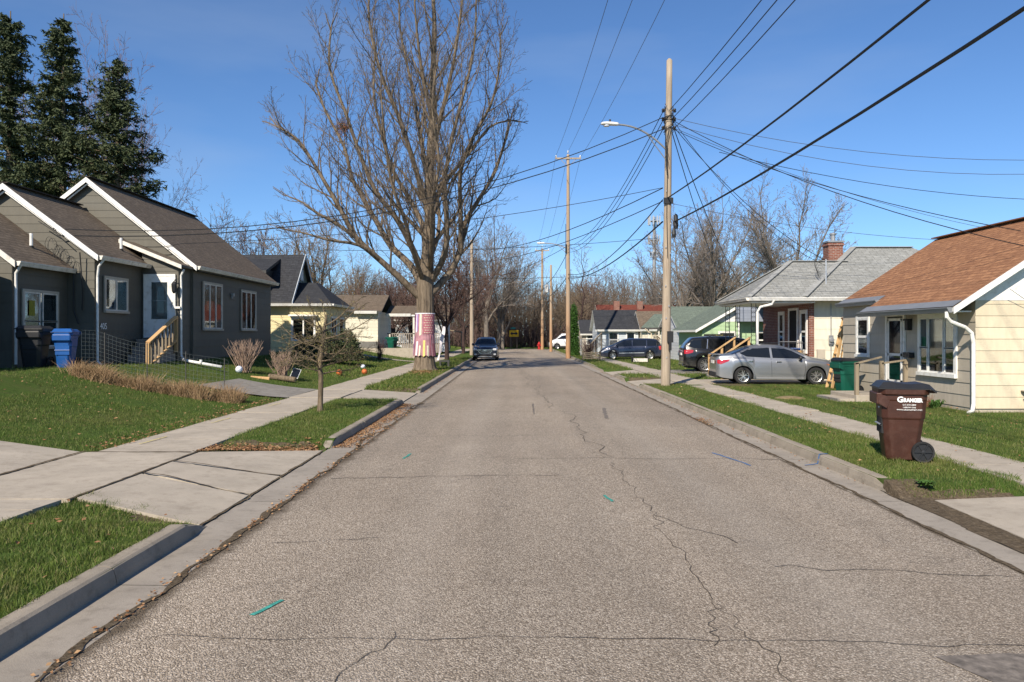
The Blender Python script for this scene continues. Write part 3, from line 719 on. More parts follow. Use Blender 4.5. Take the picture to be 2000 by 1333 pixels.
# section far (3): x -18.4..-11.0, y 27.5..36.5
ex,ez=-11.0,4.33; rx=-14.7; rz=ez+SL*(ex-rx)
W3=MB(); y0,y1=27.5,36.3; e=.015
W3.box(-18.1,-11.12-e,y0+e,y1,.55,4.33)
W3.M=wallM(-18.1,y0+e,0,'-Y'); wid=18.1-11.12
siding(W3,0,wid,1.35,4.15,.255)
xc=rx+18.1
siding(W3,0,wid,4.15,rz-.1,.255,clip=lambda v:(xc-(rz-.02-v)/SL,min(wid,xc+(rz-.02-v)/SL)))
W3.M=wallM(-11.12-e,y0,0,'+X'); siding(W3,0,y1-y0,1.45,4.2,.255); W3.M=None
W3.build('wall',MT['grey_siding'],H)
f=MB(); f.box(-18.0,-11.2,27.56,36.2,.2,1.44); f.M=wallM(-11.2,27.6,0,'+X'); f.build('foundation',MT['foundation'],H)
gable_roof_y(H,-18.5,-10.9,4.25,rx,rz+.06,27.28,36.6,MT['brown_shingle'],MT['dark_trim'],zl_e=rz+.06-SL*3.8)
rake(H,[(-18.5,27.27,rz+.06-SL*3.8+.0),(rx,27.27,rz+.055),(-10.9,27.27,4.245)],'white_trim',.17)
rake(H,[(-18.0,27.35,rz-.17-SL*3.3),(rx,27.35,rz-.13),(-11.1,27.35,4.20)],'white_trim',.06,.02)
m=MB(); m.bar((rx,27.26,rz+.08),(rx,36.6,rz+.08),.28,.03); m.build('ridge_cap',MT['cap_brown'],H)
gutter_bar(H,(-10.9,27.3,4.24),(-10.9,36.5,4.24),'old_white_trim')
# soffit strip beneath gutter
m=MB(); m.box(-11.1,-10.9,27.5,36.3,4.08,4.12); m.build('soffit',MT['dark_trim'],H)
# windows section 3, facing the street
def zy(px,py,X): d=X*F/(px-1004); return d,CH-(py-653)/F*d
window(H,-11.105,28.35,2.10,'+X',1.75,1.62,'tan_trim',panes=((0,.33,0,1),(.33,.66,0,1),(.66,1,0,1)),curt=((.36,.62,0,1),))
window(H,-11.105,32.3,2.10,'+X',1.75,1.55,'tan_trim',panes=((0,.33,0,1),(.33,.66,0,1),(.66,1,0,1)),curt=((.34,.64,.0,.75),))
m=MB(); m.box(-11.12,-11.05,31.15,31.22,3.3,3.45); m.box(-11.08,-11.0,31.12,31.25,3.38,3.5); m.build('wall_lamp',MT['metal_grey'],H)
m=MB(); m.box(-11.2,-11.15,35.0,35.7,.95,1.35); m.build('basement_window',MT['interior'],H)
# section middle (2): eave x -12.3, y 23.5..27.5
ex2,ez2,rx2=-12.3,4.30,-15.0; rz2=ez2+.735*2.7; S2=.735
W=MB(); W.box(-17.6,-12.42-e,23.5+e,27.5,.5,4.3)
W.M=wallM(-17.6,23.5+e,0,'-Y'); wid=17.6-12.42; xc=rx2+17.6
siding(W,0,wid,.7,4.15,.255); siding(W,0,wid,4.15,rz2-.08,.255,clip=lambda v:(max(0,xc-(rz2-v)/S2),min(wid,xc+(rz2-v)/S2)))
W.M=wallM(-12.42-e,23.5,0,'+X'); siding(W,0,3.0,.7,4.2,.255); W.M=None
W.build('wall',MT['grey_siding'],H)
gable_roof_y(H,-17.8,-12.2,4.22,rx2,rz2+.05,23.3,27.48,MT['brown_shingle'],MT['dark_trim'],zl_e=rz2+.05-S2*2.8)
rake(H,[(-17.8,23.29,rz2+.045-S2*2.8),(rx2,23.29,rz2+.045),(-12.2,23.29,4.215)],'white_trim',.17)
rake(H,[(-17.4,23.37,rz2-.18-S2*2.4),(rx2,23.37,rz2-.15),(-12.35,23.37,4.17)],'white_trim',.06,.02)
m=MB(); m.bar((rx2,23.28,rz2+.07),(rx2,27.4,rz2+.07),.28,.03); m.build('ridge_cap',MT['cap_brown'],H)
gutter_bar(H,(-12.2,23.32,4.21),(-12.2,26.7,4.21),'old_white_trim')
window(H,-12.405,24.05,2.62,'+X',1.35,.98,'tan_trim',panes=((0,.5,0,1),(.5,1,0,1)),curt=((.0,.2,0,1),))
text('405',.27,MT['ink_white'],H,wallM(-12.40,23.98,2.13,'+X',(-14,28,.9)),'house_number',sx=1.0)
# entry vestibule: door wall at y 26.5
W=MB(); W.box(-12.5,-11.2-e,26.5+e,27.5,1.2,4.2); W.M=wallM(-12.42,26.5+e,0,'-Y'); siding(W,0,1.22,1.2,4.14,.255); siding(W,-.0,1.22,4.14,4.7,.255,clip=lambda v:(0,max(0,1.22-(v-4.14)/.42)))
W.M=wallM(-11.2-e,26.5,0,'+X'); siding(W,0,1.0,1.2,4.1,.255); W.M=None; W.box(-12.5,-11.25,26.6,27.5,.4,1.2); W.build('wall',MT['grey_siding'],H)
m=MB(); roof_quad(m,(-11.02,26.32,4.2),(-11.02,27.48,4.2),(-13.1,27.48,5.06),(-13.1,26.32,5.06),.08); m.build('entry_roof',[MT['brown_shingle'],MT['dark_trim']],H)
rake(H,[(-13.1,26.31,5.05),(-11.02,26.31,4.195)],'old_white_trim',.13)
m=MB(wallM(-12.28,26.5,1.78,'-Y')); m.box(0,.92,0,2.05,.0,.05); D=m.build('storm_door',MT['white_trim'],H)
m=MB(wallM(-12.28,26.5,1.78,'-Y')); m.box(.2,.72,.62,1.85,.05,.058); m.build('pane',MT['glass'],D)
m=MB(wallM(-12.28,26.5,1.78,'-Y')); m.box(.19,.73,1.22,1.245,.05,.066); m.box(.86,.89,1.0,1.2,.05,.09); m.build('handle',MT['metal_grey'],D)
m=MB(wallM(-12.28,26.5,1.78,'-Y')); m.box(-.07,0,0,2.12,0,.06); m.box(.92,.99,0,2.12,0,.06); m.box(0,.92,2.05,2.12,0,.06); m.build('door_frame',MT['white_trim'],H)
m=MB(); m.tube([(-11.27,26.48,3.6),(-11.27,26.38,3.72),(-11.27,26.3,3.62)],.012,5); m.lathe([(.03,3.25),(.07,3.32),(.09,3.55),(.05,3.62),(.01,3.66)],8,(-11.27,26.3,0)); m.build('porch_lantern',MT['iron'],H)
m=MB(wallM(-11.42,26.5,2.75,'-Y')); m.box(0,.3,0,.07,.03,.09); m.build('letter_holder',MT['white_trim'],H)
m=MB(); 
for k in range(4): m.box(-12.3,-11.3,25.3+.28*k-.3,26.5,.75+.25*k,.99+.25*k)
m.build('door_steps',MT['deck_wood'],H)
# section near (1): eave x -13.1, y 20.9..23.5
ex1,ez1=-13.1,3.9; rx1=-16.0; rz1=3.9+.74*2.9
W=MB(); W.box(-18.2,-13.22-e,20.9+e,23.5,.4,3.9); W.M=wallM(-18.2,20.9+e,0,'-Y'); wid=18.2-13.22; xc=rx1+18.2
siding(W,0,wid,.7,3.8,.255); siding(W,0,wid,3.8,rz1-.1,.255,clip=lambda v:(max(0,xc-(rz1-v)/.74),min(wid,xc+(rz1-v)/.74)))
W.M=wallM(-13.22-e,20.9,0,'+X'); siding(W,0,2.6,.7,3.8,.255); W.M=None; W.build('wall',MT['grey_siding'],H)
gable_roof_y(H,-18.9,-13.0,3.82,rx1,rz1+.05,20.7,23.48,MT['brown_shingle'],MT['dark_trim'],zl_e=rz1+.05-.74*2.9)
rake(H,[(-18.9,20.69,rz1+.045-.74*2.9),(rx1,20.69,rz1+.045),(-13.0,20.69,3.815)],'old_white_trim',.17)
gutter_bar(H,(-13.0,20.72,3.81),(-13.0,23.4,3.81),'old_white_trim')
window(H,-13.205,21.35,1.55,'+X',1.55,1.5,'tan_trim',panes=((0,.46,0,.48),(0,.46,.46,1),(.54,1,0,.48),(.54,1,.46,1)),curt=((0,.3,0,1),(.58,.95,.48,.9)))
m=MB(wallM(-13.205,21.55,2.4,'+X')); m.box(0,.26,0,.42,.036,.04); m.build('yellow_poster',plain('yellow_poster',(.30,.28,.02),.7,.5,18),H)
# vents on the roofs, cable mast loops, downspouts, meters
for x,y,z in ((-13.75,22.6,4.35),(-12.75,25.75,4.6)):
    m=MB(); m.tube([(x,y,z),(x,y,z+.42)],.045,10,True); m.build('vent_pipe',MT['white_paint'],H)
    m=MB(); m.box(x+.42,x+.54,y-.03,y+.1,z-.05,z+.25) if False else m.lathe([(.075,z-.0),(.06,z+.06),(.05,z+.07)],10,(x,y,0)); m.build('vent_collar',MT['rubber'],H)
pipe(H,[(-12.12,23.45,4.1),(-12.3,23.5,3.9),(-12.36,23.55,3.6),(-12.36,23.55,1.1),(-12.2,23.5,.95)],'white_trim')
pipe(H,[(-12.95,20.85,3.72),(-13.12,20.9,3.5),(-13.15,20.95,3.2),(-13.15,20.95,1.1)],'white_trim')
pipe(H,[(-11.0,26.45,4.05),(-11.12,26.5,3.85),(-11.12,26.52,3.5),(-11.12,26.52,1.2),(-11.0,26.4,1.05)],'white_trim')
m=MB(); m.tube([(-13.0,23.42,3.9),(-13.0,23.42,2.6),(-12.85,23.42,2.2)],.02,6); m.tube([(-12.75,23.3,4.3),(-12.72,23.4,3.2),(-12.75,23.43,2.6)],.018,5); m.build('conduit',MT['iron'],H)
m=MB(wallM(-12.95,23.5,1.9,'-Y')); m.lathe([(.0,.16),(.10,.15),(.12,.02)],14,(0,0,0)); m.build('electric_meter',MT['metal_grey'],H)
m=MB(wallM(-13.25,23.5,1.35,'-Y')); m.box(-.12,.12,-.2,.2,0,.12); m.build('utility_box',MT['metal_grey'],H)
m=MB()
for i in range(9):
    c=Vector((-13.55+.1*i/2+rng.uniform(-.1,.1),23.15,4.75-.06*i)); r=rng.uniform(.12,.28)
    m.tube([c+Vector((math.cos(a)*r*.6,rng.uniform(-.02,.02),math.sin(a)*r-.2)) for a in [k*.45+i for k in range(13)]],.006,4)
m.tube([(-13.9,23.2,5.2),(-13.5,23.2,4.95),(-13.1,23.2,4.6)],.015,5); m.build('cable_loops',MT['cable'],H)
# unseen house section added left of the frame to shade the bins
W=MB(); W.box(-19,-13.62,13.5,20.3,.3,3.7); W.M=wallM(-19,13.5,0,'-Y'); siding(W,0,5.38,.4,3.65,.255); W.M=wallM(-13.62,13.5,0,'+X'); siding(W,0,6.8,.4,3.65,.255); W.M=None; W.build('wall',MT['grey_siding'],H)
gable_roof_y(H,-19.4,-13.45,3.7,-16.4,4.7,13.3,20.45,MT['brown_shingle'],MT['dark_trim'])
# white drain extension lying on the lawn
m=MB(); m.tube([(-11.05,26.35,1.08),(-10.8,26.2,1.02),(-9.6,26.05,.82)],.05,10,True); m.tube([(-10.3,26.1,.9),(-10.3,26.1,1.06)],.045,8,True)
tag(m.build('drain_pipe',MT['white_trim'],smooth=True),'white drain pipe lying on the grass from the grey house corner','drain pipe')
# wooden stair rail
T=thing('stair_railing','short weathered wooden stair railing with balusters below the white storm door','railing',(-11.4,25.2,.9),world=True)
a=Vector((-11.30,24.5,1.64)); b=Vector((-11.22,26.35,2.48))
m=MB(); m.bar(a,b,.14,.05); m.build('handrail',MT['new_wood'],T)
m=MB(); m.bar(a-Vector((0,0,.78)),b-Vector((0,0,.78)),.09,.05); m.build('bottom_rail',MT['new_wood'],T)
for t,zb in ((0,.85),(1,1.3)):
    p=a.lerp(b,t); m=MB(); m.bar((p.x,p.y,zb),(p.x,p.y,p.z-.02),.1); m.build('post',MT['new_wood'],T)
for k in range(1,8):
    p=a.lerp(b,k/8); m=MB(); m.bar((p.x,p.y,p.z-.8),(p.x,p.y,p.z-.02),.05,.05); m.build('baluster',MT['old_wood'],T)
# ---------------------------------------------------------------- yellow house behind it
Y=thing('yellow_house','yellow house with dark slate roof, street gable, shed dormer and hipped front room','house',(-14,44.5,.7),world=True)
box_walls(Y,-20,-11.9,42.3,46.9,.4,3.6,MT['yellow_siding'],'-Y+X',.2)
box_walls(Y,-11.9,-9.95,42.1,46.9,.4,3.45,MT['yellow_siding'],'-Y+X',.2,name='front_room')
m=MB(); 
roof_quad(m,(-21,41.8,3.6),(-11.7,41.8,3.6),(-11.7,44.5,6.35),(-21,44.5,6.35)); roof_quad(m,(-11.7,47.2,3.6),(-21,47.2,3.6),(-21,44.5,6.35),(-11.7,44.5,6.35)); m.build('roof',[MT['slate_shingle'],MT['dark_trim']],Y)
W=MB(wallM(-11.93,42.1,0,'+X')); siding(W,0,4.8,3.6,6.2,.2,clip=lambda v:(2.4-(6.25-v)*.95,2.4+(6.25-v)*.95)); W.build('gable_wall',MT['olive_siding'],Y)
rake(Y,[(-11.7,41.8,3.62),(-11.7,44.5,6.38),(-11.7,47.2,3.62)],'pale_siding',.22,.03,out=(1,0,0))
m=MB(wallM(-11.92,44.3,4.9,'+X')); m.box(0,.5,0,.6,0,.03); m.build('gable_vent',MT['white_trim'],Y)
m=MB(); ax,bx,cy,dy=-12.0,-9.6,41.8,47.2; zt=4.75
roof_quad(m,(ax,cy,3.48),(bx,cy,3.48),(-11.0,44.0,zt),(ax,44.0,zt)); roof_quad(m,(bx,cy,3.48),(bx,dy,3.48),(-11.0,45,zt),(-11.0,44.0,zt)); roof_quad(m,(bx,dy,3.48),(ax,dy,3.48),(ax,45,zt),(-11,45,zt)); m.build('front_roof',[MT['slate_shingle'],MT['dark_trim']],Y)
gutter_bar(Y,(-14.0,41.8,3.5),(-9.6,41.8,3.5),'white_trim',out=(0,-1,0)); gutter_bar(Y,(-9.6,41.8,3.5),(-9.6,47.2,3.5),'white_trim')
window(Y,-11.75,42.11,1.6,'-Y',1.15,1.15,'white_trim',panes=((0,.5,0,1),(.5,1,0,1))); 
m=MB(wallM(-11.9,42.1,2.85,'-Y')); m.box(0,1.5,0,.08,0,.3); m.build('window_awning',MT['white_trim'],Y)
window(Y,-9.96,43.2,1.5,'+X',1.2,1.3,'white_trim',panes=((0,.5,0,1),(.5,1,0,1))); window(Y,-9.96,45.2,1.5,'+X',1.0,1.3,'white_trim')
m=MB(); m.box(-15.4,-13.2,41.9,44,4.2,5.35); m.build('dormer_wall',MT['dark_trim'],Y)
m=MB(); roof_quad(m,(-15.7,41.6,5.25),(-13.0,41.6,5.25),(-13.0,44.2,6.1),(-15.7,44.2,6.1),.16); m.build('dormer_roof',[MT['slate_shingle'],MT['dark_trim']],Y)
# ---------------------------------------------------------------- cream house with porch farther up the left side
Z=thing('cream_house','cream walled house with low brown roof and a dark side porch behind the big tree','house',(-11.5,60,.9),world=True)
box_walls(Z,-17,-9.95,58,64,.4,3.55,MT['ivory_siding'],'-Y+X',.25)
m=MB(); m.box(-17.02,-9.93,57.97,58.3,.4,1.35) ; m.build('foundation',MT['foundation'],Z)
m=MB(); roof_quad(m,(-17.5,57.6,3.6),(-9.6,57.6,3.6),(-9.6,61,4.9),(-17.5,61,4.9)); roof_quad(m,(-9.6,64.4,3.6),(-17.5,64.4,3.6),(-17.5,61,4.9),(-9.6,61,4.9)); m.build('roof',[MT['brown_shingle'],MT['dark_trim']],Z)
gutter_bar(Z,(-11.6,57.6,3.58),(-9.95,57.6,3.58),'white_trim',out=(0,-1,0),h=.2)
m=MB(); roof_quad(m,(-9.6,59.2,3.35),(-7.4,59.2,3.35),(-7.4,61.6,4.1),(-9.6,61.6,4.1)); m.build('porch_roof',[MT['brown_shingle'],MT['white_trim']],Z)
gutter_bar(Z,(-9.5,59.2,3.42),(-7.7,59.2,3.42),'white_trim',out=(0,-1,0),h=.2)
for x in (-9.3,-7.5):
    m=MB(); m.box(x-.07,x+.07,59.3,59.44,.6,3.3); m.build('porch_post',MT['old_white_trim'],Z)
m=MB(); m.box(-9.5,-4.6-1.0,59.3,59.36,1.9,1.97); m.build('porch_rail',MT['deck_wood'],Z)
for k in range(26):
    m=MB(); x=-9.4+k*.15; m.box(x,x+.06,59.3,59.34,1.2,1.9); m.build('baluster',MT['deck_wood'],Z)
m=MB()
for k in range(20): x=-8.4+k*.15; m.box(x,x+.13,59.26,59.3,.5,1.18)
m.build('deck_skirt',MT['deck_wood'],Z)
m=MB(); m.box(-9.6,-5.4,59.4,62,1.1,1.2); m.build('deck_floor',MT['deck_wood'],Z)
Z2=thing('white_bungalow','low white bungalow glimpsed behind the wrapped tree trunk','house',(-8,74,.6),world=True)
box_walls(Z2,-13,-6.3,72,78,.3,3.2,MT['white_siding'],'-Y+X',.25)
m=MB(); roof_quad(m,(-13.4,71.6,3.2),(-5.9,71.6,3.2),(-5.9,75,4.7),(-13.4,75,4.7)); roof_quad(m,(-5.9,78.4,3.2),(-13.4,78.4,3.2),(-13.4,75,4.7),(-5.9,75,4.7)); m.build('roof',[MT['brown_shingle'],MT['white_trim']],Z2)
for x in (-11.5,-9.6,-7.9): window(Z2,x,72.0,1.6,'-Y',.8,1.2,'white_trim')
for nm,x0,x1,y0,lab in (('retaining_kerb',-16,-5.2,55.6,'pale low concrete edge in front of the cream house'),('garden_path',-14,-6.2,50.2,'thin pale concrete path crossing the far left lawn')):
    m=MB(); 
    if nm=='garden_path':
        for k in range(8): x=-6.25-k; m.quad((x-1,50,gz(x-1,50)+.02),(x,50,gz(x,50)+.02),(x,51.3,gz(x,51.3)+.02),(x-1,51.3,gz(x-1,51.3)+.02))
        m.build('garden_path',MT['concrete'],kind='structure')
    else:
        m.box(x0,-6.6,y0,y0+.3,.2,.92); tag(m.build(nm,MT['concrete']),lab,'kerb')
# ---------------------------------------------------------------- tan house, right
H=thing('tan_house','tan lap sided house with orange brown shingle roof and bright cream gable end','house',(13.4,21.5,.13),world=True)
e=.015
x0,x1,y0,y1=10.4,16.4,17.9,25.1; rs=.66; xe=9.75; ze=2.5; xr=13.4; zr=ze+rs*(xr-xe)
def rzf(x): return ze+rs*(x-xe)
W=MB(); W.box(x0+e,x1,y0+e,y1,.0,2.86); W.M=wallM(x0+e,y1,0,'-X'); siding(W,0,y1-y0,.22,2.8,.28,lap=.016); W.M=None; W.build('wall',MT['tan_siding'],H)
W=MB(wallM(x0,y0+e-.02,0,'-Y')); siding(W,0,x1-x0,.22,2.72,.262,lap=.014); W.build('gable_wall',MT['cream_siding'],H)
W=MB(wallM(x0,y0+e-.02,0,'-Y')); 
P=[(-.65,2.42),(0,2.42),(0,2.72),(6,2.72),(3.0,2.72+(zr-.06-2.72)),( -.65,2.48)]
W.add([(-.62,2.38,.015),(-.0,2.66,.015),(6.0,2.66,.015),(3.0,zr-.10,.015),(-.62,2.5,.015)],[[0,1,3,4],[1,2,3]]); W.build('gable_panel',MT['white_trim'],H)
m=MB(); m.box(9.8,10.38,18.0,22.3,2.40,2.43); m.build('soffit',MT['white_trim'],H)
m=MB(); m.box(x0+.03,x1,y0+.03,y1,-.1,.22); m.build('foundation',MT['cream_siding'],H)
m=MB(); roof_quad(m,(xe,17.62,ze),(xe,22.35,ze),(xr,22.35,zr),(xr,17.62,zr),.1)
roof_quad(m,(10.3,22.35,rzf(10.3)),(10.3,25.2,rzf(10.3)),(xr,25.2,zr),(xr,22.35,zr),.1)
roof_quad(m,(17.05,25.2,ze),(17.05,17.62,ze),(xr,17.62,zr),(xr,25.2,zr),.1); m.build('roof',[MT['orange_shingle'],MT['white_trim']],H)
m=MB(); m.bar((xr,17.6,zr+.03),(xr,25.22,zr+.03),.3,.03); m.build('ridge_cap',MT['cap_orange'],H)
m=MB(); 
m.quad((xe-.02,17.6,ze+.02),(xe-.02,22.37,ze+.02),(xe+.2,22.37,ze+.22*.66+.02),(xe+.2,17.6,ze+.22*.66+.02)); m.quad((10.28,22.38,rzf(10.28)+.012),(10.28,25.22,rzf(10.28)+.012),(10.48,25.22,rzf(10.48)+.012),(10.48,22.38,rzf(10.48)+.012)); m.build('roof_flashing',MT['gutter_grey'],H)
rake(H,[(xe,17.61,ze-.0),(xr,17.61,zr-.0),(17.05,17.61,ze)],'white_trim',.15)
gutter_bar(H,(xe,17.65,ze),(xe,22.35,ze),'gutter_grey',out=(-1,0,0)); gutter_bar(H,(10.3,22.37,rzf(10.3)),(10.3,25.2,rzf(10.3)),'gutter_grey',out=(-1,0,0))
pipe(H,[(9.68,17.75,2.4),(9.68,17.75,2.28),(9.78,17.78,2.18),(10.15,17.85,2.05),(10.3,17.86,1.92),(10.34,17.86,1.7),(10.34,17.86,.32),(10.28,17.8,.17),(10.15,17.72,.14)],'white_trim',.045)
window(H,x0+.001,20.3,.95,'-X',1.6,1.36,'white_trim',panes=((0,.24,0,.46),(0,.24,.44,1),(.26,.70,0,1),(.72,1,0,.46),(.72,1,.44,1)),curt=((0,.24,.35,1),(.74,1,.3,1)),outer=.09)
m=MB(wallM(x0,20.3,.95,'-X')); m.box(.72,1.12,.45,.85,.007,.012); m.build('blue_lampshade',plain('blue_shade',(.03,.28,.36),.7,.2,8),H)
window(H,x0+.001,24.0,1.3,'-X',.72,1.05,'white_trim',panes=((0,1,0,.5),(0,1,.5,1)),curt=((0,1,.5,1),),outer=.08)
M=wallM(x0,22.05,.36,'-X'); m=MB(M); m.box(0,.9,0,2.02,0,.03); D=m.build('front_door',MT['dark_trim'],H)
m=MB(M); m.box(-.09,0,0,2.1,0,.05); m.box(.9,.99,0,2.1,0,.05); m.box(0,.9,2.02,2.1,0,.05); m.build('door_frame',MT['white_trim'],D)
m=MB(M); m.box(.05,.12,0,1.95,.03,.05); m.box(.78,.85,0,1.95,.03,.05); m.box(.05,.85,.0,.3,.03,.05); m.box(.05,.85,.95,1.02,.03,.05); m.box(.05,.85,1.9,1.97,.03,.05); m.build('storm_door',MT['white_trim'],D)
m=MB(M); m.box(.12,.78,.3,1.9,.036,.04); m.build('pane',MT['glass'],D)
M=wallM(x0,20.9,0,'-X'); m=MB(M); m.box(-.05,.28,1.28,1.42,0,.14); m.tube([(-.02,1.2,.03),(-.02,1.1,.16),(.25,1.1,.16)],.012,5); m.build('letter_box',MT['black_plastic'],H)
m=MB(M); m.box(.02,.16,2.0,2.25,0,.12); m.lathe([(.02,.02),(.08,.06),(.085,.2),(.03,.27)],8,(.09,2.12,.12),'y') if False else m.box(.0,.18,2.25,2.3,0,.16); m.build('porch_light',MT['iron'],H)
m=MB(); m.tube([(12.75,17.86,3.6),(12.72,17.84,3.0),(12.5,17.86,2.2),(12.45,17.86,1.4),(12.2,17.86,.9),(12.0,17.86,.75)],.014,5); m.tube([(12.9,17.86,3.2),(12.85,17.85,2.2),(12.9,17.86,1.2),(12.6,17.86,.7)],.01,5); m.tube([(11.75,17.86,2.9),(11.7,17.86,2.1),(11.9,17.86,1.1),(11.85,17.86,.5)],.006,4); m.tube([(11.0,17.6,2.9),(11.5,17.7,2.6),(12.4,17.86,2.3)],.006,4); m.build('service_cable',MT['cable'],H)
m=MB(); m.lathe([(.0,0),(.11,0),(.11,.02),(0,.02)],12,(11.5,17.8,.62)) ; m.tube([(11.5,17.78,.1),(11.5,17.78,.62)],.03,8,True); m.tube([(11.4,17.72,.55),(11.44,17.68,.62),(11.5,17.7,.66),(11.56,17.72,.6),(11.52,17.72,.52),(11.42,17.72,.52)],.012,5); m.build('gas_riser',MT['tan_siding'],H)
# stoop + railing
m=MB(); m.box(8.95,10.38,20.75,22.45,.1,.30); m.box(8.5,8.95,20.85,22.3,.1,.2); tag(m.build('stoop',MT['concrete'],bevel=.01),'low concrete stoop slab in front of the tan house door','stoop')
T=thing('stoop_railing','old bare wooden railing around the concrete stoop of the tan house','railing',(9.7,20.95,.3),world=True)
for x,y in ((9.0,20.85),(9.65,20.85),(10.28,20.85)):
    m=MB(); m.bar((x,y,.28),(x,y,1.15 if x<9.5 else 1.2),.09); m.build('post',MT['old_wood'],T)
m=MB(); m.bar((8.95,20.85,1.12),(9.65,20.85,1.3),.09,.04); m.bar((9.65,20.85,1.13),(10.3,20.85,1.22),.09,.04); m.build('top_rail',MT['old_wood'],T)
# wooden step ladder
T=thing('step_ladder','yellow wooden step ladder leaning open beside the tan house corner','ladder',(10.55,26.3,.13),world=True)
for s in (0,1):
    y=26.0+.45*s
    m=MB(); m.bar((10.42,y,.13),(10.92,26.2+.1*s,2.42),.04,.09); m.build('rail',MT['new_wood'],T)
    m=MB(); m.bar((10.78,y+.05,.13),(11.05,26.22+.1*s,2.42),.04,.06); m.build('back_leg',MT['new_wood'],T)
for k in range(7):
    t=(k+.7)/7.6; x=10.42+.5*t; z=.13+2.29*t; m=MB(); m.box(x-.05,x+.09,26.0+.2*t,26.45-.1*t,z-.015,z+.015); m.build('tread',MT['new_wood'],T)
m=MB(); m.box(10.85,11.1,26.15,26.35,2.4,2.45); m.build('top_cap',MT['rust'],T)
# ---------------------------------------------------------------- ivory house with brick porch and grey hip roof
H=thing('porch_house','ivory house with red brick front, grey hipped shingle roof and open front porch','house',(13,33,.13),world=True)
box_walls(H,11.65,19.6,31.1,36.8,.0,3.3,MT['ivory_siding'],'-Y',.42)
m=MB(); m.box(11.55,11.66,31.08,36.8,.1,3.28); m.box(11.55,11.74,31.05,31.12,.1,3.28); m.build('brick_front',MT['brick'],H)
m=MB(); zc_=3.35; sh=.66
roof_quad(m,(11.1,30.45,3.32),(20.2,30.45,3.32),(17.0,33.9,3.32+3.45*.66),(14.5,33.9,3.32+3.45*.66)); roof_quad(m,(20.2,37.35,3.32),(11.1,37.35,3.32),(14.5,33.9,5.597),(17.0,33.9,5.597)); roof_quad(m,(11.1,37.35,3.32),(11.1,30.45,3.32),(14.5,33.9,5.597),(14.5,33.9,5.597)); roof_quad(m,(20.2,30.45,3.32),(20.2,37.35,3.32),(17,33.9,5.597),(17,33.9,5.597))
m.build('roof',[MT['grey_shingle'],MT['white_trim']],H)
m=MB(); rz_=3.32+2.4*.66
roof_quad(m,(9.0,30.43,3.3),(13.6,30.43,3.3),(14.0,32.85,rz_),(11.45,32.85,rz_)); roof_quad(m,(9.0,35.25,3.3),(9.0,30.43,3.3),(11.45,32.85,rz_),(11.45,32.85,rz_)); roof_quad(m,(13.6,35.25,3.3),(9.0,35.25,3.3),(11.45,32.85,rz_),(14.0,32.85,rz_))
m.build('porch_roof',[MT['grey_shingle'],MT['white_trim']],H)
m=MB(); m.bar((9.0,30.43,3.33),(11.45,32.85,rz_+.03),.22,.03); m.bar((9.0,35.25,3.33),(11.45,32.85,rz_+.03),.22,.03); m.bar((11.45,32.85,rz_+.02),(13.8,32.85,rz_+.02),.22,.03); m.bar((11.15,30.45,3.36),(14.5,33.9,5.63),.25,.03); m.bar((14.5,33.9,5.62),(17,33.9,5.62),.25,.03); m.build('hip_cap',MT['cap_grey'],H)
m=MB(); m.box(9.1,11.6,30.55,35.15,3.1,3.16); m.build('porch_ceiling',MT['white_trim'],H)
gutter_bar(H,(9.0,30.43,3.3),(14.2,30.43,3.3),'white_trim',out=(0,-1,0)); gutter_bar(H,(9.0,30.43,3.3),(9.0,35.2,3.3),'old_white_trim',out=(-1,0,0))
pipe(H,[(9.95,30.38,3.2),(9.9,30.45,3.05),(9.5,30.6,2.95),(9.4,30.65,2.75),(9.4,30.65,.9)],'white_trim',.05)
m=MB(); m.box(9.3,11.6,31.0,34.9,.72,.82); m.build('porch_deck',MT['deck_wood'],H)
m=MB(); m.box(9.4,11.6,31.1,34.8,.1,.72); m.build('porch_base',MT['foundation'],H)
for x,y in ((9.38,31.08),(9.38,33.3),(9.38,34.85)):
    m=MB()
    for dx in (-.09,.09): m.tube([(x+dx,y,.82),(x+dx,y,3.1)],.014,5)
    for k in range(12):
        z=.9+k*.18; m.tube([(x-.09,y,z),(x,y,z+.09),(x+.09,y,z)],.008,4); m.tube([(x-.09,y,z+.1),(x,y,z+.02),(x+.09,y,z+.1)],.008,4)
    m.build('iron_porch_post',MT['iron'],H)
m=MB(); 
for z in (.95,1.55): m.bar((9.38,33.3,z),(9.38,34.85,z),.03)
for k in range(10): y=33.35+k*.16; m.tube([(9.38,y,.95),(9.38,y,1.55)],.008,4)
m.build('iron_railing',MT['iron'],H); m=MB()
for z in (.95,1.55): m.bar((9.5,31.08,z),(11.4,31.08,z),.03)
for k in range(12): x=9.5+k*.16; m.tube([(x,31.08,.95),(x,31.08,1.55)],.008,4)
m.build('iron_railing',MT['iron'],H)
for y,w_ in ((31.6,.55),(32.75,.9),(34.2,.5)):
    if w_>.8:
        M=wallM(11.55,y+.45,.82,'-X'); m=MB(M); m.box(0,.9,0,2.05,.0,.03); d=m.build('porch_door',MT['interior'],H); m=MB(M); m.box(-.1,0,0,2.15,0,.06); m.box(.9,1.0,0,2.15,0,.06); m.box(0,.9,2.05,2.15,0,.06); m.build('door_frame',MT['white_trim'],d)
    else: window(H,11.55,y+.3,1.25,'-X',w_,1.5,'white_trim',panes=((0,1,0,.5),(0,1,.5,1)),outer=.12)
M=wallM(12.4,31.1,0,'-Y'); 
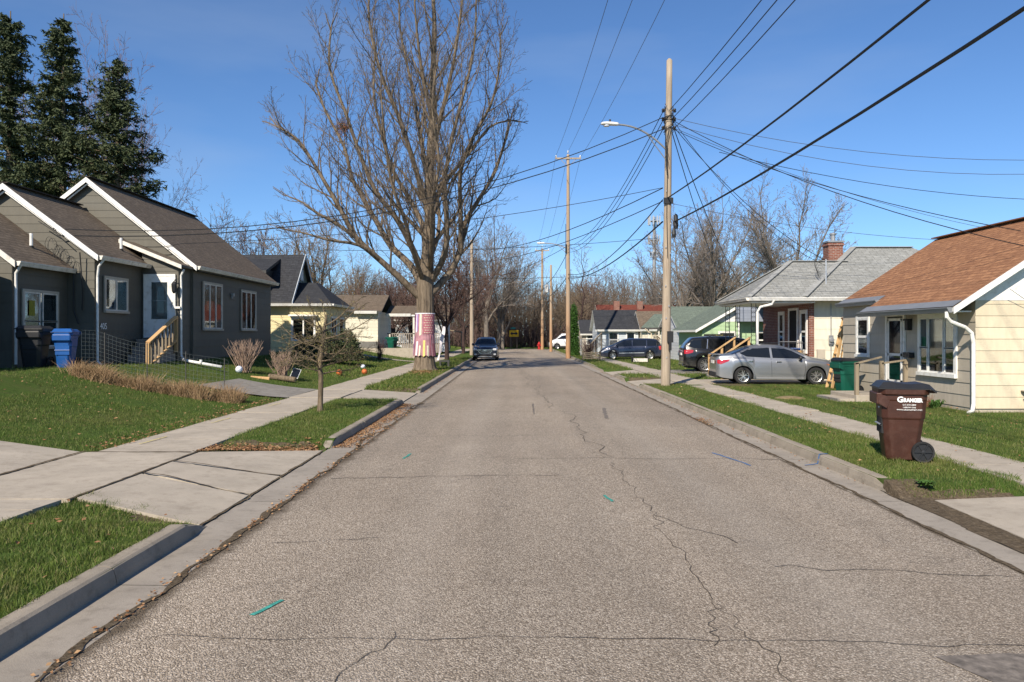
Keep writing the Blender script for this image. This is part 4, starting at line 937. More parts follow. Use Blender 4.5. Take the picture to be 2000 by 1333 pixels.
m=MB(M); m.box(-.08,.08,1.5,1.85,.01,.1); m.lathe([(0,.17),(.09,.16),(.1,.1)],12,(0,1.67,0)); m.tube([(0,1.85,.05),(0,3.1,.05)],.02,6); m.tube([(0,1.5,.05),(0,.3,.05)],.02,6); m.build('electric_meter',MT['metal_grey'],H)
m=MB(M); m.box(-.55,-.25,.95,1.3,.01,.1); m.box(.15,.3,.95,1.15,.01,.06); m.build('utility_box',MT['tan_siding'],H)
C=MB(); C.box(13.2,13.8,33.3,33.9,4.2,5.75); C.box(13.16,13.84,33.26,33.94,5.62,5.72); c=C.build('chimney',MT['brick'],H)
m=MB(); m.box(13.14,13.86,33.24,33.96,5.75,5.82); m.lathe([(.1,5.82),(.1,6.1)],12,(13.5,33.6,0)); m.lathe([(.14,6.1),(.14,6.16),(.02,6.2)],12,(13.5,33.6,0)); m.build('flue_pipe',MT['metal_grey'],c)
m=MB(); m.tube([(12.3,31.3,3.6),(12.3,31.3,4.85)],.03,6); m.lathe([(.12,3.62),(.05,3.75)],8,(12.3,31.3,0)); m.build('service_mast',MT['galv'],H)
m=MB()
for i in range(6):
    r=.2+.05*i; m.tube([(12.1-r*.6*math.sin(a),31.3,4.3-r*math.cos(a)+.1*i) for a in [k*.5 for k in range(8)]],.006,4)
m.build('cable_loops',MT['cable'],c.parent)
# new timber stair rails
T=thing('porch_stairs','new yellow pine stair rails leading up to the brick porch behind the silver sedan','stairs',(8.7,32.3,.13),world=True)
for y in (31.25,33.3):
    a=Vector((8.15,y,1.0)); b=Vector((9.3,y,1.78)); m=MB(); m.bar(a,b,.12,.05); m.build('handrail',MT['new_wood'],T)
    m=MB(); m.bar(a-Vector((0,0,.42)),b-Vector((0,0,.42)),.05,.08); m.build('mid_rail',MT['new_wood'],T)
    for t in (.04,.5,.96): p=a.lerp(b,t); m=MB(); m.bar((p.x,y+.04,.13+.6*max(0,t-.3)),(p.x,y+.04,p.z),.09); m.build('post',MT['new_wood'],T)
for k in range(3): m=MB(); m.box(8.4+.3*k,8.75+.3*k,31.3,33.3,.26+.17*k,.31+.17*k); m.build('tread',MT['old_wood'],T)
# wooden bench with blue cushion on the porch
T=thing('porch_bench','wooden bench with a blue cushion and metal rail on the brick porch','bench',(10.9,31.6,.82),world=True)
m=MB(); m.box(10.5,11.4,31.35,31.8,1.2,1.25); m.build('seat',MT['new_wood'],T)
for x in (10.55,11.3): m=MB(); m.box(x,x+.07,31.37,31.78,.82,1.2); m.build('leg',MT['new_wood'],T)
m=MB(); m.box(10.55,11.35,31.38,31.75,1.25,1.35); m.build('cushion',plain('blue_cushion',(.1,.16,.36),.9,.2),T,bevel=.03)
m=MB(); m.tube([(10.5,31.4,1.2),(10.5,31.4,1.6),(11.4,31.4,1.6),(11.4,31.4,1.2)],.015,6); m.build('rail',MT['galv'],T)
# ---------------------------------------------------------------- green house
def simple_gable_front(name,label,x0,x1,y0,y1,ze,zr,wall,roofm,trimpanel=None,lower=None,wins=(),zpanel=None,cat='house'):
    """gable end facing the camera, ridge along Y"""
    xm=(x0+x1)/2; H=thing(name,label,cat,(xm,(y0+y1)/2,.1),world=True); sl=(zr-ze)/(xm-x0)
    W=MB(); W.box(x0+e,x1-e,y0+e,y1,0,ze); W.M=wallM(x0,y0+e,0,'-Y'); wd=x1-x0; zp=zpanel or ze
    siding(W,0,wd,.15,min(ze,zp),.2)
    if zp>ze: siding(W,0,wd,ze,zp,.2,clip=lambda v:((v-ze)/sl,wd-(v-ze)/sl))
    W.M=wallM(x0+e,y1,0,'-X'); siding(W,0,y1-y0,.15,ze,.2); W.M=None; W.build('wall',MT[wall],H)
    W=MB(wallM(x0,y0+e,0,'-Y')); siding(W,0,wd,zp,zr-.05,.2,clip=lambda v:((v-ze)/sl,wd-(v-ze)/sl)); W.build('gable_wall',MT[trimpanel or wall],H)
    ov=.45; zo=ze-ov*sl
    m=MB(); roof_quad(m,(x0-ov,y0-.3,zo),(x0-ov,y1+.3,zo),(xm,y1+.3,zr),(xm,y0-.3,zr)); roof_quad(m,(x1+ov,y1+.3,zo),(x1+ov,y0-.3,zo),(xm,y0-.3,zr),(xm,y1+.3,zr)); m.build('roof',[MT[roofm],MT['white_trim']],H)
    rake(H,[(x0-ov,y0-.31,zo),(xm,y0-.31,zr),(x1+ov,y0-.31,zo)],'white_trim',.16)
    for a in wins: window(H,x0+a[0],y0,a[1],'-Y',a[2],a[3],'white_trim',panes=((0,1,0,.5),(0,1,.5,1)))
    return H
G=simple_gable_front('green_house','bright green house with white gable and pale green shingle roof beyond the black vehicle',10.9,17.5,46,52.5,2.4,4.3,'green_siding','green_shingle','white_siding',zpanel=2.62,wins=((1.0,1.1,.9,.9),(3.2,1.1,.8,.9)))
m=MB(); m.box(11.0,12.6,45.9,45.99,.9,1.9); m.build('dark_window',MT['interior'],G)
B=simple_gable_front('blue_house','blue grey sided house with small pointed gable seen behind the grey roof',14.2,18.8,40,45,4.0,5.9,'blue_siding','slate_shingle','blue_siding')
B2=thing('louvred_screen','blue grey louvred screen seen through the porch against the green house','screen',(14,45.4,.1),world=True)
box_walls(B2,12.75,15.6,45.2,45.65,2.62,3.75,MT['blue_siding'],'-Y-X',.16)
for x in (12.8,15.4): m=MB(); m.box(x,x+.1,45.3,45.4,0,2.62); m.build('post',MT['white_trim'],B2)
m=MB(); m.box(12.7,15.7,45.1,45.7,3.75,3.82); m.build('top_board',MT['white_trim'],B2)
def simple_eave_front(name,label,x0,x1,y0,y1,ze,zr,wall,roofm,wins=(),cat='house',under='white_trim'):
    """eave side facing the camera, ridge along X"""
    ym=(y0+y1)/2; H=thing(name,label,cat,((x0+x1)/2,ym,.1),world=True)
    W=MB(); W.box(x0+e,x1-e,y0+e,y1-e,0,ze); W.M=wallM(x0,y0+e,0,'-Y'); siding(W,0,x1-x0,.1,ze,.2)
    sl=(zr-ze)/(ym-y0); wd=y1-y0
    W.M=wallM(x0+e,y1,0,'-X'); siding(W,0,wd,.1,ze,.2); siding(W,0,wd,ze,zr-.05,.2,clip=lambda v:((v-ze)/sl,wd-(v-ze)/sl))
    W.M=wallM(x1-e,y0,0,'+X'); siding(W,0,wd,ze,zr-.05,.2,clip=lambda v:((v-ze)/sl,wd-(v-ze)/sl)); W.M=None; W.build('wall',MT[wall],H)
    zo=ze-.3*sl
    m=MB(); roof_quad(m,(x0-.25,y0-.3,zo),(x1+.25,y0-.3,zo),(x1+.25,ym,zr),(x0-.25,ym,zr)); roof_quad(m,(x1+.25,y1+.3,zo),(x0-.25,y1+.3,zo),(x0-.25,ym,zr),(x1+.25,ym,zr)); m.build('roof',[MT[roofm],MT[under]],H)
    gutter_bar(H,(x0-.25,y0-.3,zo),(x1+.25,y0-.3,zo),'white_trim',out=(0,-1,0),h=.16)
    for a in wins: window(H,x0+a[0],y0,a[1],'-Y',a[2],a[3],'white_trim',panes=((0,1,0,.5),(0,1,.5,1)),curt=((0,1,.5,1),))
    return H
G2=simple_eave_front('white_sided_house','house with broad grey green roof and white side wall behind the black vehicle',11.3,19,54,61,2.35,3.9,'white_siding','green_shingle')
m=MB(); roof_quad(m,(9.7,60.6,2.4),(12.2,60.6,2.4),(12.2,63.4,3.5),(11.2,63.4,3.5)); m.build('carport_roof',[MT['green_shingle'],MT['dark_trim']],G2)
for x in (10.3,11.1): m=MB(); m.box(x-.05,x+.05,60.8,60.9,0,2.3); m.build('post',MT['old_white_trim'],G2)
pipe(G2,[(10.0,60.5,2.3),(10.3,60.6,2.05),(10.5,60.7,1.95),(10.55,60.8,.2)],'cream_siding',.05)
W=simple_eave_front('white_cottage','small white cottage with dark slate roof behind the navy minivan',7.55,11.2,71.5,76.5,2.5,4.15,'pale_siding','slate_shingle',wins=((1.0,.75,.8,1.3),(2.6,.75,.7,1.3)))
W2=simple_eave_front('white_wing','beige gabled wing beside the white cottage',11.35,13.6,70.2,75,2.5,4.0,'ivory_siding','brown_shingle')
simple_eave_front('red_roof_house','house with dull red shingle roof behind the white cottage',11.4,17,78,86,2.6,4.45,'tan_siding','red_shingle')
b=simple_eave_front('long_red_roof_house','far house with long dark red roof and two small chimneys',10.5,20,96,104,3.6,5.6,'tan_siding','red_shingle')
for x in (12.4,15.3): m=MB(); m.box(x,x+.7,98.5,99.2,4.6,6.0); m.build('chimney',MT['brick'],b)
simple_eave_front('tan_cottage','tan cottage with blue grey roof left of the white cottage',7.4,10.6,86,91,2.1,3.5,'tan_siding','slate_shingle',wins=((.5,.8,.7,1.2),))
# far service building hints through the trees
simple_eave_front('brown_roof_house','distant low house with brown roof between trees on the left',-26,-17,78,86,3.6,5.0,'olive_siding','brown_shingle')
# ---------------------------------------------------------------- vehicles
def paint(name,c,metal=.4,rough=.3):
    m=NT(name); n=m.noise(300,2); col=m.mix(m.ramp(n,[(.4,0),(.6,1)]),cs(c,.9),cs(c,1.1))
    dust=m.ramp(m.sep()[2],[(.25,.55),(.6,.06)]); col=m.mix(dust,col,tuple(.6*x+.4*y for x,y in zip(c,(.25,.22,.18))))
    return m.fin(col,m.math('ADD',m.math('MULTIPLY',dust,.35),rough),metal=metal,coat=.8)
mk('car_silver',paint,(.30,.31,.325),.7,.32); mk('car_black',paint,(.008,.009,.011),.2,.25); mk('car_navy',paint,(.010,.018,.045),.35,.25); mk('car_dkblue',paint,(.008,.014,.03),.3,.22); mk('car_white',paint,(.75,.76,.77),.1,.3)
def m_carglass():
    m=NT('car_glass'); return m.fin((.010,.012,.015),.05,spec=.5,coat=0)
MT['carglass']=m_carglass()
def m_lens(name,c,em=0):
    m=NT(name); v=m.n('TexVoronoi',{'Vector':m.co,'Scale':40}).outputs[0]; return m.fin(m.mix(v,c,cs(c,.45)),.12,v,.3,.004,spec=.8,coat=1)
mk('lens_red',m_lens,(.55,.02,.02)); mk('lens_clear',m_lens,(.75,.77,.8)); mk('lens_amber',m_lens,(.7,.2,.03)); mk('chrome',plain,(.75,.76,.78),.15,.05,metal=1); mk('rim_metal',plain,(.62,.62,.6),.3,.1,metal=.8)
class Car:
    def __init__(s,L,Wd,top,sho,bot,wheels,r,crown=.04,tumble=.42,plan=5,endk=.12):
        s.L=L;s.W=Wd/2;s.wh=wheels;s.r=r; s.crown=crown; s.tum=tumble; s.plan=plan; s.endk=endk
        X=np.linspace(-L/2,L/2,600)
        def sm(k,w=9):
            z=np.interp(X,[p[0] for p in k],[p[1] for p in k]); ker=np.hanning(2*w+1); ker/=ker.sum()
            return np.convolve(np.pad(z,w,mode='edge'),ker,'valid')
        s.X=X; s.T=sm(top,14); s.S=sm(sho,18); s.B=sm(bot,6)
    def z(s,a,x): return float(np.interp(x,s.X,a))
    def half(s,x): 
        t=abs(x)/(s.L/2); return s.W*(1-s.endk*t**s.plan-.10*max(0,(t-.93)/.07)**2)
    def arch(s,x):
        zb=s.z(s.B,x)
        for w_ in s.wh:
            ra=s.r+.055
            if abs(x-w_)<ra: zb=max(zb,s.r+math.sqrt(ra*ra-(x-w_)**2))
        return zb
    def sec(s,x):
        w_=s.half(x); zs=s.z(s.S,x); zt=max(s.z(s.T,x),zs+.02); zb=min(s.arch(x),zs-.06); g=zt-zs; tum=s.tum*min(1,g/.25)
        rows=[(w_-.05,zb-.0),(w_-.012,zb+.03*(zs-zb)),(w_-.004,zb+.22*(zs-zb)),(w_,zb+.5*(zs-zb)),(w_-.006,zb+.78*(zs-zb)),(w_-.028,zb+.93*(zs-zb)),(w_-.055,zs)]
        wt=w_-.07-g*tum
        for f in (.3,.6,.84): rows.append((w_-.07+(wt-(w_-.07))*f,zs+g*f))
        cr=s.crown
        rows+=[(wt-.03,zs+g*.955),(wt-.10,zt+cr*.1),(wt*.7,zt+cr*.55),(wt*.35,zt+cr*.88),(0,zt+cr)]
        return rows
    def side(s,x,z):
        r=s.sec(x); return float(np.interp(z,[p[1] for p in r[:11]],[p[0] for p in r[:11]]))
    def body(s):
        n=110; xs=[-s.L/2+s.L*(.5-.5*math.cos(math.pi*i/n))*.35+s.L*(i/n)*.65 for i in range(n+1)]
        for w_ in s.wh:
            for k in range(-12,13): xs.append(w_+(s.r+.0549)*math.sin(k/12*math.pi/2))
        xs=sorted(set(round(x,4) for x in xs)); m=MB(); k=15; v=[]
        for x in xs:
            r=s.sec(x); v+=[(x,y,z) for y,z in r]+[(x,-y,z) for y,z in r[:-1][::-1]]
        c=2*k-1; f=[]
        for i in range(len(xs)-1):
            for j in range(c-1): f.append([i*c+j,(i+1)*c+j,(i+1)*c+j+1,i*c+j+1])
        for i,fl in ((0,1),(len(xs)-1,0)):
            for j in range(k-1):
                q=[i*c+j,i*c+j+1,i*c+c-2-j,i*c+c-1-j]; f.append(q if fl else q[::-1])
        m.add(v,f); return m
    def panel(s,top,bot,side,off=.006,rows=6,n=24):
        """window panel: top / bottom are polylines [(x,z)...] with matching parameter"""
        def samp(P,t):
            d=[0]
            for a,b in zip(P,P[1:]): d.append(d[-1]+math.hypot(b[0]-a[0],b[1]-a[1]))
            t*=d[-1]; return float(np.interp(t,d,[p[0] for p in P])),float(np.interp(t,d,[p[1] for p in P]))
        m=MB(); v=[]
        for i in range(n+1):
            a=samp(top,i/n); b=samp(bot,i/n)
            for j in range(rows+1):
                x=a[0]+(b[0]-a[0])*j/rows; z=a[1]+(b[1]-a[1])*j/rows; v.append((x,side*(s.side(x,z)+off),z))
        f=[[i*(rows+1)+j,i*(rows+1)+j+1,(i+1)*(rows+1)+j+1,(i+1)*(rows+1)+j] for i in range(n) for j in range(rows)]
        if side>0: f=[q[::-1] for q in f]
        return m.add(v,f)
    def deck(s,xa,xb,ka,kb,off=.006,n=10,rows=12):
        """screen panel on the top surface between stations xa..xb; k = fraction of half width used"""
        m=MB(); v=[]
        for i in range(n+1):
            x=xa+(xb-xa)*i/n; r=s.sec(x); k=ka+(kb-ka)*i/n
            ys=[p[0] for p in r[9:]][::-1]; zs=[p[1] for p in r[9:]][::-1]
            for j in range(rows+1):
                y=(-1+2*j/rows)*k*r[9][0]; v.append((x,y,float(np.interp(abs(y),ys,zs))+off))
        f=[[i*(rows+1)+j,(i+1)*(rows+1)+j,(i+1)*(rows+1)+j+1,i*(rows+1)+j+1] for i in range(n) for j in range(rows)]
        if xb<xa: f=[q[::-1] for q in f]
        return m.add(v,f)
def wheel(par,x,y,r,w_,spokes,rimmat,side,twin=False,rr=.68):
    m=MB(); s=side
    m.lathe([(r*rr,-w_/2),(r*.93,-w_/2),(r*.985,-w_*.38),(r,-w_*.2),(r,w_*.2),(r*.985,w_*.38),(r*.93,w_/2),(r*rr,w_/2),(r*rr,-w_/2)],36,(0,0,0),'y')
    T=m.build('wheel',MT['rubber'],par,smooth=False); T.location=(x,y,r)
    m=MB(); o=s*(w_/2-.005)
    m.lathe([(r*rr,o),(r*rr,o-s*.02),(r*(rr-.06),o-s*.03),(r*(rr-.05),-o)],36,(0,0,0),'y')
    m.lathe([(0.0001,o-s*.015),(r*.13,o-s*.012),(r*.16,o-s*.035)],16,(0,0,0),'y')
    for k in range(spokes):
        a=2*math.pi*k/spokes+.3
        for da in ((-.13,.13) if twin else (0,)):
            a0=a+da*.9;a1=a+da*1.6
            m.bar((math.cos(a0)*r*.1,o-s*.03,math.sin(a0)*r*.1),(math.cos(a1)*r*(rr-.03),o-s*.02,math.sin(a1)*r*(rr-.03)),r*(.075 if twin else .12),.02,up=(0,1,0))
    rm=m.build('rim',MT[rimmat],T)
    m=MB(); m.lathe([(.0001,o-s*.07),(r*(rr-.05),o-s*.07)],24,(0,0,0),'y'); m.build('brake_disc',MT['dark_trim'],T)
    return T
def car_base(label,cat,name,C,mt,loc,rz,scale=1,spokes=5,rim='rim_metal',twin=False,tyre_w=.21):
    T=thing(name,label,cat,loc,rz); T.scale=(scale,)*3
    b=C.body().build('body',MT[mt],T,smooth=True)
    es=b.modifiers.new('es','EDGE_SPLIT'); es.split_angle=R(38)
    m=MB(); xa=-C.L/2+.25; m.box(xa,C.L/2-.25,-C.W+.24,C.W-.24,.2,.62); m.box(C.wh[0]+C.r+.05,C.wh[1]-C.r-.05,-C.W+.07,C.W-.07,.2,.3); m.build('underbody',MT['rubber'],T)
    for x in C.wh:
        for s in (-1,1): wheel(T,x,s*(C.W-tyre_w/2-.012),C.r,tyre_w,spokes,rim,s,twin)
    return T
def lamps_end(C,T,x,y0,y1,z0,z1,mt,name,rows=3,off=.008,rear=True):
    """lamp wrapped on the end face"""
    for s in (-1,1):
        m=MB(); v=[]; n=6
        for i in range(n+1):
            y=y0+(y1-y0)*i/n; v+=[(x-(off if rear else -off),s*y,z0+(z1-z0)*.1*i/n),(x-(off if rear else -off),s*y,z1)]
        f=[[2*i,2*i+2,2*i+3,2*i+1] for i in range(n)]; m.add(v,f); m.build(name,MT[mt],T)
def mirror(C,T,x,z,mt):
    for s in (-1,1):
        y=C.side(x,z); m=MB(); m.lathe([(.0001,-.05),(.07,-.045),(.1,0),(.095,.04),(.0001,.05)],12,(x,s*(y+.12),z),'x'); m.bar((x+.02,s*(y-.01),z-.04),(x,s*(y+.08),z-.02),.05,.03); m.build('wing_mirror',MT[mt],T,smooth=True)
def handles(C,T,pts,mt):
    for s in (-1,1):
        for x,z in pts:
            y=C.side(x,z); m=MB(); m.bar((x-.09,s*(y+.025),z),(x+.09,s*(y+.025),z+.006),.03,.03); m.build('door_handle',MT[mt],T)
def seams(C,T,lines):
    m=MB()
    for s in (-1,1):
        for P in lines:
            Q=[]
            for a,b in zip(P,P[1:]):
                for k in range(6): t=k/6; Q.append((a[0]+(b[0]-a[0])*t,a[1]+(b[1]-a[1])*t))
            Q.append(P[-1])
            for a,b in zip(Q,Q[1:]):
                ya=s*(C.side(*a)+.003); yb=s*(C.side(*b)+.003); m.bar((a[0],ya,a[1]),(b[0],yb,b[1]),.009,.004,up=(0,1,0))
    m.build('door_seams',MT['rubber'],T)
# --- silver sedan, nose to the right
C=Car(4.62,1.78,[(-2.31,.98),(-2.2,1.08),(-1.75,1.13),(-1.0,1.42),(-.45,1.49),(.1,1.47),(.6,1.33),(1.2,1.03),(1.9,.92),(2.2,.78),(2.31,.6)],
 [(-2.31,.93),(-2.0,1.01),(-1,1.0),(0,.95),(1.1,.9),(1.8,.82),(2.2,.68),(2.31,.54)],[(-2.31,.34),(-2.1,.24),(-1.8,.2),(1.9,.18),(2.15,.2),(2.31,.27)],(-1.32,1.38),.325,tumble=.40)
T=car_base('silver four door sedan parked nose toward the tan house','car','parked_sedan',C,'car_silver',(9.35,28.65,.125),R(-4),.93,5,'rim_metal',True)
for s in (-1,1):
    C.panel([(-1.42,1.19),(-1.05,1.355),(-.5,1.42),(-.32,1.42)],[(-1.42,1.185),(-1.2,1.06),(-.7,1.03),(-.30,1.01)],s).build('rear_window',MT['carglass'],T)
    C.panel([(-.24,1.42),(.1,1.405),(.5,1.28),(.98,1.03)],[(-.22,1.01),(.1,1.0),(.6,.985),(1.02,.985)],s).build('front_window',MT['carglass'],T)
    C.panel([(-2.27,.93),(-2.1,.95),(-1.82,.94)],[(-2.27,.80),(-2.15,.76),(-1.86,.88)],s,.008).build('taillight',MT['lens_red'],T)
    C.panel([(1.75,.80),(2.0,.73),(2.2,.62)],[(1.78,.77),(2.05,.62),(2.2,.56)],s,.008).build('headlight',MT['lens_amber'],T)
C.deck(-1.05,-1.72,.97,.97).build('rear_screen',MT['carglass'],T); C.deck(1.12,.5,.97,.97).build('windscreen',MT['carglass'],T)
lamps_end(C,T,-2.31,.48,.70,.78,.92,'lens_red','taillight')
m=MB(); m.box(-2.335,-2.32,-.26,.26,.78,.9); m.build('number_plate',MT['white_paint'],T); m=MB(); m.box(-2.37,-2.1,-.6,.6,1.12,1.15); m.build('boot_spoiler',MT['car_silver'],T,bevel=.01)
m=MB(); m.box(-2.345,-2.2,-.7,.7,.27,.45); m.build('rear_bumper_insert',MT['rubber'],T)
mirror(C,T,.78,1.0,'black_plastic'); handles(C,T,((-1.05,.88),(.0,.86)),'chrome')
seams(C,T,[[(-1.25,1.02),(-1.18,.86),(-.95,.62),(-.88,.3)],[(-.28,1.0),(-.26,.28)],[(.95,.97),(.98,.6),(.92,.28)],[(-.9,.28),(.95,.26)]])
m=MB(); 
for s in (-1,1): m.bar((-.85,s*(C.W-.005),.24),(.92,s*(C.W-.005),.23),.05,.07)
m.build('side_skirt',MT['car_silver'],T,bevel=.015)
# --- black full size crossover seen from its rear corner
C2=Car(4.92,1.92,[(-2.46,1.12),(-2.36,1.3),(-2.02,1.66),(-1.2,1.72),(0,1.71),(.55,1.6),(1.15,1.17),(1.9,1.08),(2.3,.95),(2.46,.75)],
 [(-2.46,1.05),(-2.1,1.1),(0,1.08),(1.1,1.04),(1.9,.98),(2.3,.85),(2.46,.7)],[(-2.46,.42),(-2.3,.32),(-1.9,.27),(2,.26),(2.3,.3),(2.46,.38)],(-1.42,1.45),.38,tumble=.28,endk=.09)
T=car_base('black sport utility vehicle with red tail lamps parked beside the new porch stairs','car','parked_suv',C2,'car_black',(10.3,37.6,.12),R(-4),.96,6,'rim_metal',True,.24)
for s in (-1,1):
    C2.panel([(-2.1,1.5),(-1.9,1.6),(-1.35,1.62)],[(-2.2,1.25),(-1.9,1.17),(-1.3,1.15)],s).build('quarter_window',MT['carglass'],T)
    C2.panel([(-1.25,1.62),(-.75,1.63),(-.35,1.63)],[(-1.22,1.15),(-.8,1.15),(-.3,1.14)],s).build('rear_window',MT['carglass'],T)
    C2.panel([(-.27,1.63),(.2,1.61),(.9,1.22)],[(-.22,1.14),(.3,1.13),(.98,1.13)],s).build('front_window',MT['carglass'],T)
    C2.panel([(-2.42,1.08),(-2.25,1.10),(-1.98,1.08)],[(-2.42,.9),(-2.25,.9),(-2.02,.96)],s,.01).build('taillight',MT['lens_red'],T)
    m=MB(); 
    for a,b in (((-1.3,1.66),(.2,1.65)),): m.bar((a[0],s*(C2.side(*a)-.05),1.72+.03),(b[0],s*(C2.side(*b)-.05),1.75),.035)
    m.build('roof_rail',MT['chrome'],T)
    m=MB(); P=[(-1.28,1.60),(-1.34,1.14),(-.3,1.13),(.98,1.12)]
    for a,b in zip(P,P[1:]): m.bar((a[0],s*(C2.side(*a)+.008),a[1]),(b[0],s*(C2.side(*b)+.008),b[1]),.02,.01)
    m.build('chrome_strip',MT['chrome'],T)
C2.deck(-2.06,-2.4,.9,.94).build('rear_screen',MT['carglass'],T); lamps_end(C2,T,-2.46,.55,.84,.92,1.06,'lens_red','taillight')
m=MB(); m.box(-2.485,-2.46,-.24,.24,.82,.94); m.build('number_plate',MT['white_paint'],T); m=MB(); m.box(-2.5,-2.44,-.6,.6,.36,.42); m.box(-2.5,-2.3,.5,.68,.3,.36); m.box(-2.5,-2.3,-.68,-.5,.3,.36); m.build('bumper_trim',MT['chrome'],T)
mirror(C2,T,.72,1.15,'chrome'); handles(C2,T,((-.95,1.0),(.0,1.0)),'chrome'); seams(C2,T,[[(-1.3,1.1),(-1.1,.8),(-.95,.4)],[(-.27,1.1),(-.25,.35)],[(.95,1.08),(.92,.35)]])
# --- navy minivan, nose to the left
C3=Car(5.0,1.95,[(-2.5,1.1),(-2.42,1.3),(-2.15,1.62),(-1.6,1.70),(0,1.71),(.6,1.62),(1.5,1.18),(2.1,.98),(2.4,.82),(2.5,.62)],
 [(-2.5,1.05),(-2.2,1.12),(0,1.06),(1.2,1.0),(2.0,.88),(2.4,.7),(2.5,.55)],[(-2.5,.35),(-2.3,.27),(-1.9,.24),(2,.2),(2.3,.2),(2.5,.28)],(-1.55,1.5),.335,tumble=.3,endk=.12)
T=car_base('dark navy minivan parked facing the street by the white cottage','van','parked_minivan',C3,'car_navy',(8.55,58.3,.06),R(176),.88,7,'rim_metal',False)
for s in (-1,1):
    C3.panel([(-2.25,1.5),(-2.0,1.6),(-1.3,1.61)],[(-2.36,1.18),(-1.9,1.14),(-1.3,1.13)],s).build('quarter_window',MT['carglass'],T)
    C3.panel([(-1.22,1.61),(-.6,1.62),(-.12,1.61)],[(-1.22,1.13),(-.6,1.12),(-.12,1.11)],s).build('rear_window',MT['carglass'],T)
    C3.panel([(-.04,1.61),(.5,1.57),(1.2,1.24)],[(-.04,1.11),(.5,1.08),(1.3,1.07)],s).build('front_window',MT['carglass'],T)
    C3.panel([(-2.46,1.12),(-2.38,1.12),(-2.24,1.08)],[(-2.46,.82),(-2.38,.8),(-2.28,.82)],s,.01).build('taillight',MT['lens_red'],T)
    C3.panel([(1.95,.86),(2.2,.8),(2.44,.66)],[(2.0,.78),(2.25,.66),(2.44,.58)],s,.01).build('headlight',MT['lens_clear'],T)
    m=MB(); m.bar((-1.05,s*(C3.W+.008),.56),(1.0,s*(C3.W+.004),.52),.02,.07); m.build('side_moulding',MT['galv'],T)
C3.deck(1.6,.7,.97,.97).build('windscreen',MT['carglass'],T); C3.deck(-2.1,-2.44,.9,.94).build('rear_screen',MT['carglass'],T)
mirror(C3,T,1.15,1.12,'car_navy'); handles(C3,T,((-1.0,.95),(.12,.93)),'car_navy'); seams(C3,T,[[(-1.26,1.1),(-1.2,.35)],[(-.08,1.08),(-.06,.3)],[(1.15,1.05),(1.05,.6),(1.0,.3)]])
lamps_end(C3,T,2.5,.55,.85,.55,.64,'lens_clear','headlight',rear=False); m=MB(); m.box(2.49,2.52,-.45,.45,.38,.52); m.build('grille',MT['rubber'],T)
# --- dark blue crossover on the road, facing the camera
C4=Car(4.77,1.84,[(-2.38,1.1),(-2.25,1.45),(-1.9,1.6),(-.6,1.67),(.1,1.64),(.55,1.5),(1.15,1.12),(1.9,1.02),(2.25,.92),(2.38,.78)],
 [(-2.38,1.0),(0,1.02),(1.1,1.0),(1.9,.94),(2.25,.84),(2.38,.72)],[(-2.38,.4),(-2,.28),(2.0,.25),(2.25,.27),(2.38,.34)],(-1.4,1.45),.36,tumble=.36,endk=.10)
T=car_base('dark blue crossover parked at the left kerb facing the camera','car','parked_crossover',C4,'car_dkblue',(-2.06,58.6,0),R(-90),1.0,5)
C4.deck(1.2,.5,.96,.93).build('windscreen',MT['carglass'],T)
for s in (-1,1):
    C4.panel([(-.3,1.58),(.1,1.55),(.9,1.16)],[(-.3,1.08),(.2,1.08),(1.0,1.06)],s).build('front_window',MT['carglass'],T)
    m=MB(); x=2.30
    v=[(2.20,s*.84,.90),(2.36,s*.50,.86),(2.38,s*.52,.74),(2.27,s*.80,.74)]; 
    m.box(2.2,2.40,min(s*.56,s*.82),max(s*.56,s*.82),.74,.89); m.build('headlight',MT['lens_clear'],T,bevel=.03)
    m=MB(); m.box(2.3,2.40,min(s*.6,s*.78),max(s*.6,s*.78),.42,.52); m.build('fog_lamp',MT['lens_clear'],T,bevel=.02)
m=MB(); m.add([(2.40,-.52,.80),(2.40,.52,.80),(2.40,.36,.54),(2.40,-.36,.54)],[[0,1,2,3]]); m.build('grille',MT['rubber'],T)
m=MB()
for z,k in ((.80,.54),(.72,.48),(.63,.42),(.54,.37)): m.bar((2.415,-k,z),(2.415,k,z),.012,.022)
m.bar((2.415,-.54,.8),(2.415,-.37,.54),.02); m.bar((2.415,.54,.8),(2.415,.37,.54),.02); m.box(2.41,2.43,-.08,.08,.70,.77); m.build('grille_chrome',MT['chrome'],T)
m=MB(); m.box(2.35,2.41,-.62,.62,.26,.42); m.build('lower_intake',MT['rubber'],T); m=MB(); m.bar((2.42,-.5,.3),(2.42,.5,.3),.02,.03); m.build('skid_trim',MT['galv'],T)
mirror(C4,T,.85,1.15,'car_dkblue')
# --- far white vehicle
C5=Car(5.2,1.95,[(-2.6,1.3),(-2.5,1.9),(-1,2.0),(1.0,1.95),(1.7,1.3),(2.4,1.05),(2.6,.8)],[(-2.6,1.2),(1.5,1.15),(2.3,.95),(2.6,.7)],[(-2.6,.4),(2.6,.35)],(-1.6,1.6),.35,tumble=.2)
T=car_base('white van parked far away near the end of the road','van','white_van',C5,'car_white',(7.0,100.5,0),R(180),1.0,6)
for s in (-1,1): C5.panel([(.0,1.75),(.9,1.72),(1.5,1.35)],[(.0,1.3),(.8,1.28),(1.6,1.25)],s).build('front_window',MT['carglass'],T)
